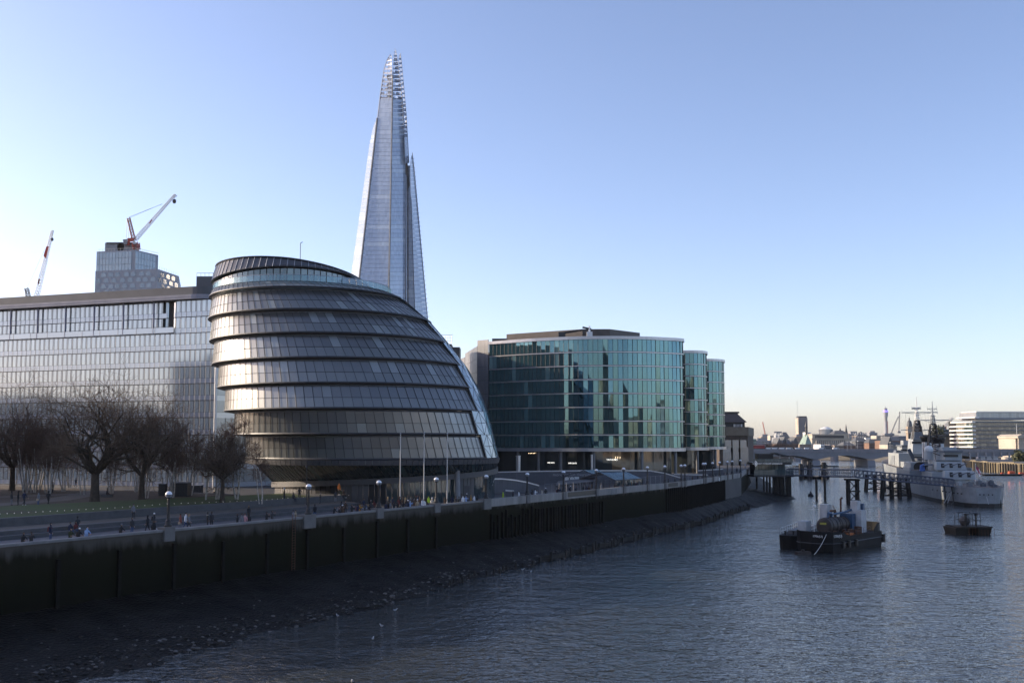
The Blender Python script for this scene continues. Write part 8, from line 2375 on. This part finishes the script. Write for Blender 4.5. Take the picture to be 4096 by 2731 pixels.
# ------------------------------------------------------------------ people
def skin_body(name, J, E, root):
    me = bpy.data.meshes.new(name + '_skeleton')
    names = list(J)
    me.from_pydata([J[n][0] for n in names], [(names.index(a), names.index(b)) for a, b in E], [])
    o = bpy.data.objects.new(name, me); COL.objects.link(o)
    mod = o.modifiers.new('skin', 'SKIN'); mod.use_smooth_shade = True
    sv = me.skin_vertices[0].data
    for i, n in enumerate(names):
        r = J[n][1]
        sv[i].radius = r if isinstance(r, tuple) else (r, r)
        sv[i].use_root = (n == root)
    ss = o.modifiers.new('sub', 'SUBSURF'); ss.levels = 1; ss.render_levels = 1
    bpy.context.view_layer.update()
    ev = o.evaluated_get(bpy.context.evaluated_depsgraph_get())
    out = bpy.data.meshes.new_from_object(ev)
    bpy.data.objects.remove(o)
    return out
def person_mesh(pose):
    """facing -Y, feet at z 0"""
    sit = pose == 'sit'
    hip = .50 if sit else .92
    dz = hip - .92
    lean = {'lean': .16, 'sit': .05, 'walk': .04, 'crouch': .22}.get(pose, 0.0)
    def up(z): t = (z - .92) / .8; return (0, -lean * t, z + dz)
    J = {'pelvis': ((0, 0, hip), (.165, .12)), 'belly': (up(1.08), (.15, .115)), 'chest': (up(1.30), (.185, .125)), 'neck0': (up(1.45), (.075, .07)), 'neck1': (up(1.53), .058), 'head0': (up(1.62), (.078, .092)), 'head1': (up(1.70), (.082, .098)), 'head2': (up(1.775), .06)}
    hx, hy, hzz = up(1.645)
    J['nose'] = ((hx, hy - .115, hzz), .016)
    E = [('pelvis', 'belly'), ('belly', 'chest'), ('chest', 'neck0'), ('neck0', 'neck1'), ('neck1', 'head0'), ('head0', 'head1'), ('head1', 'head2'), ('head0', 'nose')]
    hands = []
    for sg, s in ((-1, 'R'), (1, 'L')):
        sx, sy_, szz = up(1.40)
        if pose == 'lean': el, wr, hd = (sg * .27, -.30, 1.14), (sg * .14, -.46, 1.10), (sg * .09, -.54, 1.10)
        elif pose == 'photo': el, wr, hd = (sg * .25, -.22, 1.20), (sg * .09, -.36, 1.46), (sg * .055, -.38, 1.54)
        elif pose == 'sit': el, wr, hd = (sg * .25, -.12, 1.10 + dz), (sg * .15, -.34, 1.02 + dz), (sg * .10, -.42, 1.00 + dz)
        elif pose == 'walk': el, wr, hd = (sg * .25, sg * .12, 1.14), (sg * .25, sg * .10 - .18, .93), (sg * .25, sg * .10 - .24, .87)
        elif pose == 'pocket': el, wr, hd = (sg * .30, .06, 1.13), (sg * .20, -.10, .98), (sg * .17, -.12, .92)
        else: el, wr, hd = (sg * .25, .02, 1.13), (sg * .26, -.03, .88), (sg * .26, -.05, .80)
        J['sh' + s] = ((sg * .185, sy_ + .01, szz), .075); J['el' + s] = (el, .05); J['wr' + s] = (wr, .034); J['hd' + s] = (hd, (.042, .028))
        E += [('chest', 'sh' + s), ('sh' + s, 'el' + s), ('el' + s, 'wr' + s), ('wr' + s, 'hd' + s)]
        hands.append((Vector(wr), Vector(hd), sg))
        if sit: kn, an, to = (sg * .12, -.46, .50), (sg * .11, -.46, .09), (sg * .13, -.62, .045)
        elif pose == 'walk': kn, an, to = (sg * .10, -.14 if sg > 0 else .03, .50), (sg * .09, (-.24 if sg > 0 else .30), .10 if sg > 0 else .14), (sg * .10, (-.42 if sg > 0 else .17), .05)
        else: kn, an, to = (sg * .11, -.02, .49), (sg * .12, .02, .09), (sg * .15, -.14, .045)
        J['hip' + s] = ((sg * .095, 0, hip - .06), .098); J['kn' + s] = (kn, .064); J['an' + s] = (an, .043); J['to' + s] = (to, (.042, .034))
        E += [('pelvis', 'hip' + s), ('hip' + s, 'kn' + s), ('kn' + s, 'an' + s), ('an' + s, 'to' + s)]
    me = skin_body('person_' + pose, J, E, 'pelvis')
    segs = []
    for a, b in E:
        kind = 1
        if a[:2] in ('kn', 'hi') or b[:3] == 'hip': kind = 2
        if a[:2] == 'an': kind = 3
        if a.startswith('wr') or a.startswith('head') or a == 'neck1': kind = 0
        segs.append((Vector(J[a][0]), Vector(J[b][0]), kind))
    idx = []
    for p in me.polygons:
        c = p.center; best = 9
        for a, b, k in segs:
            ab = b - a; t = max(0, min(1, (c - a).dot(ab) / ab.length_squared)); d = (c - a - ab * t).length - (.1 if k == 1 and a.x == 0 else 0)
            if d < best: best = d; bk = k
        idx.append(bk)
    bm = bmesh.new(); bm.from_mesh(me)
    for f, k in zip(bm.faces, idx): f.material_index = k
    mb = MB()
    for wr, hd, sg in hands:                     # four unequal fingers and a thumb on each palm
        d = (hd - wr).normalized(); side = d.cross(V(1, 0, 0) if abs(d.x) < .7 else V(0, 1, 0)).normalized(); curl = side.cross(d).normalized() * .35
        for i, L in enumerate((.065, .075, .070, .055)):
            b = hd + d * .025 + side * (-.03 + .02 * i); m1 = b + d * L * .6; e = m1 + (d + curl * 1.5).normalized() * L * .5
            mb.tube(b, m1, .0095, .009, 5).tube(m1, e, .009, .006, 5)
        b = hd - d * .02 + side * .035; mb.tube(b, b + (d + side * .8).normalized() * .035, .011, .010, 5).tube(b + (d + side * .8).normalized() * .035, b + (d * 1.2 + side * .5).normalized() * .075, .01, .007, 5)
    vs = [bm.verts.new(v) for v in mb.v]
    for f in mb.f:
        try: nf = bm.faces.new([vs[i] for i in f]); nf.material_index = 0
        except ValueError: pass
    bm.to_mesh(me); bm.free()
    for p in me.polygons: p.use_smooth = True
    while len(me.materials) < 4: me.materials.append(M_black)
    return me, Vector(up(1.70)), Vector(up(1.25))
POSE = {k: person_mesh(k) for k in ('stand', 'pocket', 'walk', 'lean', 'photo', 'sit')}
def hair_mesh(kind):
    mb = MB(); n = 12
    if kind == 'short': prof = [(.088, -.03), (.098, .02), (.092, .065), (.06, .105), (.001, .12)]
    elif kind == 'long': prof = [(.10, -.22), (.108, -.10), (.106, .0), (.096, .065), (.06, .108), (.001, .124)]
    else: prof = [(.104, .0), (.108, .03), (.102, .07), (.075, .12), (.03, .145), (.001, .15)]
    a0 = -PI * .18
    if kind in ('short', 'long'):
        mb.lathe(prof, (0, .012, 0), n, 0, -PI * .17, PI * 1.17)
        mb.lathe([(.10, .045), (.092, .075), (.06, .11), (.001, .122)], (0, .0, 0), n)
    else: mb.lathe(prof, (0, 0, 0), n)
    return mb.mesh('hair_' + kind, M_black, smooth=True)
HAIR = {k: hair_mesh(k) for k in ('short', 'long', 'hat')}
def pack_mesh():
    mb = MB(); mb.hexa([V(-.15, .12, -.25), V(.15, .12, -.25), V(.14, .28, -.24), V(-.14, .28, -.24)], [V(-.14, .11, .2), V(.14, .11, .2), V(.11, .24, .2), V(-.11, .24, .2)])
    for sg in (-1, 1): mb.path([V(sg * .1, .12, .18), V(sg * .11, -.02, .22), V(sg * .11, -.135, .05), V(sg * .12, .1, -.18)], .018, 4)
    return mb.mesh('backpack_mesh', M_black)
PACK = pack_mesh()
def bag_mesh():
    mb = MB(); mb.hexa([V(.24, -.12, -.55), V(.33, -.12, -.55), V(.33, .14, -.55), V(.24, .14, -.55)], [V(.25, -.10, -.3), V(.31, -.10, -.3), V(.31, .12, -.3), V(.25, .12, -.3)]); mb.path([V(.28, 0, -.3), V(.2, .02, .12), V(-.05, -.12, .16)], .012, 4)
    return mb.mesh('bag_mesh', M_black)
BAG = bag_mesh()
SCARF = MB().lathe([(.10, .17), (.115, .20), (.105, .24)], (0, 0, 0), 12).mesh('scarf_mesh', M_black)
CC = dict(black=(.02, .02, .022), charcoal=(.035, .036, .04), navy=(.015, .022, .05), brown=(.07, .04, .025), grey=(.16, .165, .18), olive=(.04, .045, .02), cream=(.55, .5, .42), white=(.72, .72, .74), mustard=(.34, .17, .02), maroon=(.11, .025, .025), teal=(.03, .14, .15), pink=(.5, .25, .26))
CC['light blue'] = (.26, .38, .6); CC['lime safety'] = (.45, .6, .05); CC['denim'] = (.05, .08, .16); CC['rust-red'] = (.22, .07, .05); CC['beige'] = (.36, .29, .2); CC['orange'] = (.5, .14, .02)
def cm(c): return pm('cloth_' + c.replace(' ', '_').replace('-', '_'), CC[c], .9, var=.15, scale=6)
SK = [pm('skin_light', (.42, .26, .19), .6, var=.06), pm('skin_mid', (.26, .15, .10), .6, var=.06), pm('skin_dark', (.10, .055, .035), .6, var=.06)]
HC = {'dark': pm('hair_dark', (.012, .01, .009), .7), 'brown': pm('hair_brown', (.05, .028, .015), .7), 'fair': pm('hair_fair', (.22, .15, .07), .7)}
pr = random.Random(99)
USED = set()
ACC = ['', 'with backpack', 'with shoulder bag', 'in white hat', 'in black hat', 'in red hat', 'with cream scarf', 'with long hair', 'in grey hat', 'with long fair hair', 'with backpack and black hat', 'with red scarf', 'with backpack and white hat', 'with shoulder bag and red hat']
PH = dict(stand='standing', pocket='standing, hands in pockets,', walk='walking', lean='leaning', photo='taking a photo', sit='sitting')
def person(p, coat, pose, rz, place, legs=None, acc=None):
    cands = [acc] if acc is not None else []
    cands += ['' if pr.random() < .5 else a for a in pr.sample(ACC, len(ACC))] + ACC
    lg = [legs] if legs else []
    lg += pr.sample(['black', 'denim', 'charcoal', 'navy', 'brown', 'grey'], 6)
    lab = None
    for l in lg:
        for a in cands:
            s = ' '.join(('person in %s coat and %s trousers %s %s %s' % (coat, l, a, PH[pose], place)).split())
            if len(s.split()) <= 16 and s not in USED: lab = s; legs, acc = l, a; break
        if lab: break
    if not lab: print('NOLABEL', coat, pose, place); return
    USED.add(lab)
    t = thing('person', p, lab, 'person', 'people on the riverside', rz)
    k = pr.uniform(.95, 1.06); t.scale = (k, k, k)
    me, hd, ch = POSE[pose]
    o = link('body', me, t)
    for sl, m_ in zip(o.material_slots, (pr.choice(SK), cm(coat), cm(legs), cm('white') if pr.random() < .25 else cm('black'))): sl.link = 'OBJECT'; sl.material = m_
    def addc(name, mesh, mat, loc):
        c = link(name, mesh, t); c.location = loc; c.material_slots[0].link = 'OBJECT'; c.material_slots[0].material = mat
    hat = [c for c in ('white', 'black', 'red', 'grey') if c + ' hat' in acc]
    hairc = 'fair' if 'fair' in acc else pr.choice(['dark', 'dark', 'brown'])
    addc('hair', HAIR['long' if 'long' in acc else 'short'], HC[hairc], hd)
    if hat: addc('hat', HAIR['hat'], cm({'red': 'maroon'}.get(hat[0], hat[0])), hd + V(0, 0, .025))
    if 'backpack' in acc: addc('backpack', PACK, cm(pr.choice(['black', 'navy', 'charcoal', 'maroon'])), ch)
    if 'shoulder bag' in acc: addc('shoulder_bag', BAG, cm(pr.choice(['black', 'brown', 'beige'])), ch)
    if 'scarf' in acc: addc('scarf', SCARF, cm('cream' if 'cream' in acc else 'maroon'), ch)
    return t
WALLRZ = math.atan2(TG.y, TG.x)
TOR = math.atan2(-NM.y, -NM.x) + PI / 2           # facing -Y turned to face the river
AWAY = TOR + PI
def nearlamp(px):
    i = min(range(len(LAMPS)), key=lambda k: abs(LAMPS[k] - px))
    return ORD[i]
def behind_wall(px, coat, pose='stand', d=1.15, acc=None, legs=None):
    s = s_for_px(px, d, 9.2); q = W(s, d, 8.015) if s < 160 else None
    if q is None:
        p, n, t = wl_at(s); q = p + n * d; q.z = 8.015
    face = TOR if pose in ('lean', 'photo') or pr.random() < .4 else AWAY + pr.uniform(-1, 1)
    person(q, coat, pose, face + pr.uniform(-.3, .3), 'near %s lamp' % nearlamp(px), legs, acc)
def e8(x, y): return c8p(x, y)
for x, coat, pose in ((190, 'black', 'lean'), (262, 'charcoal', 'photo'), (588, 'olive', 'lean'), (655, 'black', 'lean'), (720, 'light blue', 'lean'), (1008, 'black', 'lean'), (1285, 'black', 'stand')):
    behind_wall(x * .478, coat, pose)
def line(px, d, z, coat, pose, place, face=TOR, legs=None, acc=None): person(W(s_for_px(px, d, z), d, z), coat, pose, face, place, legs, acc)
def on(x, y, z, coat, pose, place, face=None, legs=None, acc=None):
    person(G(x, y, z), coat, pose, pr.uniform(0, 6.3) if face is None else face, place, legs, acc)
for x, y, coat, pose, f, legs in ((420, 1500, 'navy', 'stand', 1.5, 'denim'), (1103, 1437, 'charcoal', 'stand', TOR, 'denim'), (1235, 1420, 'black', 'walk', 4.4, 'black'), (1285, 1395, 'charcoal', 'walk', 1.4, 'black'), (1510, 1402, 'rust-red', 'walk', 4.5, 'grey'), (1550, 1396, 'white', 'walk', 1.4, 'denim'), (1578, 1396, 'grey', 'walk', 1.5, 'charcoal'), (1735, 1382, 'black', 'stand', 2, 'black'), (1770, 1380, 'charcoal', 'stand', 4, 'black')):
    on(*e8(x, y), 8.015, coat, pose, 'on the promenade', f, legs)
for x, coat, acc in ((585, 'navy', ''), (630, 'maroon', 'with long hair')): line(x * .478, 13.4, 8.01, coat, 'sit', 'on the lower granite step', TOR, None, acc)
on(*e8(645, 1425), 8.015, 'charcoal', 'pocket', 'before the granite step', AWAY, None, 'in white hat')
line(533, 17, 8.85, 'grey', 'stand', 'alone on the gravel terrace', TOR, 'black', '')
for x, y, coat, pose in ((95, 1195, 'charcoal', 'stand'), (150, 1195, 'black', 'stand'), (200, 1195, 'navy', 'walk'), (320, 1202, 'grey', 'stand'), (403, 1187, 'black', 'walk'), (440, 1092, 'black', 'stand'), (632, 1047, 'navy', 'walk')):
    on(*e8(x, y), 9.94, coat, pose, 'on the park path')
q = G(*e8(893, 1125), 9.93)
o = MB().box((q.x, q.y + .05, q.z + .2), (1.6, .5, .4)).build('stone_block', M_step); tag(o, 'low stone block beside the park path under a sitting person', 'stone block')
on(*e8(893, 1125), 9.93, 'black', 'sit', 'on the lawn kerb by the path', 1.9)
on(*e8(1795, 1122), 8.05, 'cream', 'walk', 'among the birch stems'); on(*e8(1830, 1122), 8.05, 'charcoal', 'stand', 'among the birch stems')
def e9(x, y): return 900 + x * .4507, 1780 + y * .4507
for x, coat, pose, acc in ((110, 'black', 'stand', None), (150, 'grey', 'stand', ''), (178, 'pink', 'stand', 'with cream scarf'), (212, 'black', 'stand', 'with shoulder bag'), (370, 'black', 'photo', None), (418, 'charcoal', 'photo', None), (605, 'grey', 'pocket', None), (627, 'beige', 'stand', None), (967, 'black', 'lean', None), (1000, 'grey', 'photo', None), (1020, 'black', 'stand', None), (1043, 'brown', 'stand', 'in white hat'), (1125, 'black', 'photo', None), (1175, 'navy', 'lean', None), (1197, 'mustard', 'photo', ''), (1243, 'charcoal', 'stand', None), (1285, 'black', 'stand', None), (1308, 'charcoal', 'pocket', None),
                           (1428, 'navy', 'stand', None), (1448, 'black', 'lean', None), (1468, 'grey', 'stand', None), (1500, 'charcoal', 'photo', None), (1530, 'black', 'stand', None), (1580, 'black', 'lean', None), (1625, 'charcoal', 'stand', None), (1643, 'light blue', 'photo', 'in white hat'), (1680, 'brown', 'stand', None), (1708, 'beige', 'stand', 'in white hat'), (1748, 'white', 'photo', 'with long hair'), (1770, 'white', 'stand', None), (1832, 'cream', 'lean', 'in white hat'),
                           (1950, 'brown', 'photo', None), (2050, 'charcoal', 'stand', None), (2072, 'black', 'lean', None), (2112, 'white', 'stand', None), (2138, 'light blue', 'photo', None), (2182, 'mustard', 'stand', 'with long fair hair'), (2212, 'white', 'pocket', ''), (2240, 'black', 'stand', None)):
    behind_wall(e9(x, 0)[0], coat, pose, 1.1 + pr.uniform(0, .5), acc)
for x, y, coat, pose in ((210, 655, 'black', 'stand'), (797, 650, 'black', 'walk'), (1030, 610, 'black', 'stand'), (1068, 612, 'brown', 'walk'), (1320, 600, 'maroon', 'stand'), (1295, 602, 'charcoal', 'stand'), (1432, 585, 'black', 'stand'), (1446, 572, 'charcoal', 'stand'), (1486, 568, 'navy', 'pocket'), (1550, 566, 'black', 'stand'), (1576, 568, 'brown', 'stand'), (1600, 575, 'black', 'walk'), (1622, 556, 'charcoal', 'pocket'), (1646, 555, 'grey', 'stand'), (1696, 552, 'black', 'stand'), (1712, 553, 'navy', 'stand'), (1660, 572, 'black', 'photo'), (1730, 560, 'brown', 'stand'), (1856, 556, 'charcoal', 'walk'), (1540, 580, 'maroon', 'stand'), (1786, 558, 'black', 'stand'), (2015, 552, 'navy', 'stand'), (2096, 530, 'black', 'stand'), (2146, 528, 'charcoal', 'stand')):
    on(*e9(x, y), 8.015, coat, pose, 'in the promenade crowd')
on(*e9(1806, 560), 8.015, 'lime safety', 'stand', 'in the promenade crowd', TOR, 'black', '')
for x, coat, legs in ((1197, 'black', 'grey'), (1228, 'navy', 'denim')): line(e9(x, 0)[0], 13.45, 8.01, coat, 'sit', 'on the end of the granite step', TOR, legs)
for x, y, coat, pose, acc in ((525, 482, 'black', 'stand', 'in white hat'), (660, 482, 'black', 'pocket', ''), (845, 540, 'black', 'stand', 'with cream scarf'), (980, 546, 'charcoal', 'stand', '')): line(e9(x, 0)[0], 21.5 if y < 500 else 17.5, lawn_z(50, 21.5) - .05 if y < 500 else 8.85, coat, pose, 'on the lawn edge' if y < 500 else 'on the gravel terrace', pr.uniform(0, 6), None, acc)
for x, coat in ((605, 'charcoal'), (1030, 'olive'), (1050, 'brown')): line(e9(x, 0)[0], 19.7, 9.25, coat, 'sit', 'on the lawn retaining wall', TOR)
line(e9(1012, 0)[0], 19.85, 9.72, 'orange', 'stand', 'up on the lawn retaining wall', TOR, 'black')
on(*e9(1243, 522), 8.05, 'light blue', 'pocket', 'before the egg-shaped office wall', AWAY)
def eb_(x): return 1900 + x * .4677
for x, coat, pose in ((325, 'black', 'stand'), (375, 'white', 'stand'), (490, 'black', 'pocket'), (515, 'white', 'photo'), (572, 'cream', 'stand'), (605, 'charcoal', 'stand'), (705, 'black', 'lean'), (725, 'navy', 'stand'), (815, 'black', 'walk'), (865, 'charcoal', 'walk'), (925, 'black', 'walk'), (955, 'navy', 'stand'), (975, 'brown', 'stand'), (1000, 'black', 'stand'), (1080, 'grey', 'stand'), (1195, 'black', 'stand'), (1212, 'charcoal', 'pocket'), (1300, 'black', 'lean'), (1340, 'brown', 'stand'), (1362, 'charcoal', 'stand'), (1385, 'navy', 'stand'), (1405, 'grey', 'stand'), (1655, 'black', 'walk'), (1710, 'charcoal', 'stand'), (1860, 'brown', 'stand'), (1905, 'black', 'stand'), (1925, 'beige', 'stand'), (2010, 'charcoal', 'stand'), (2060, 'black', 'walk'), (2130, 'navy', 'stand'), (2240, 'black', 'stand'), (2310, 'light blue', 'stand'), (2330, 'charcoal', 'stand')):
    behind_wall(eb_(x), coat, pose, pr.uniform(1.2, 3.0))
behind_wall(eb_(240), 'lime safety', 'stand', 2.5)
# ------------------------------------------------------------------ air
m, n, l, b = nmat('haze_air')
n.remove(b)
pv_ = n.new('ShaderNodeVolumePrincipled')
pv_.inputs['Density'].default_value = .000028
pv_.inputs['Color'].default_value = (.93, .95, 1, 1)
pv_.inputs['Anisotropy'].default_value = .25
l.new(pv_.outputs[0], n['Material Output'].inputs['Volume'])
MB().box((0, 3000, 170), (19400, 12600, 350)).build('haze', m, kind='stuff')
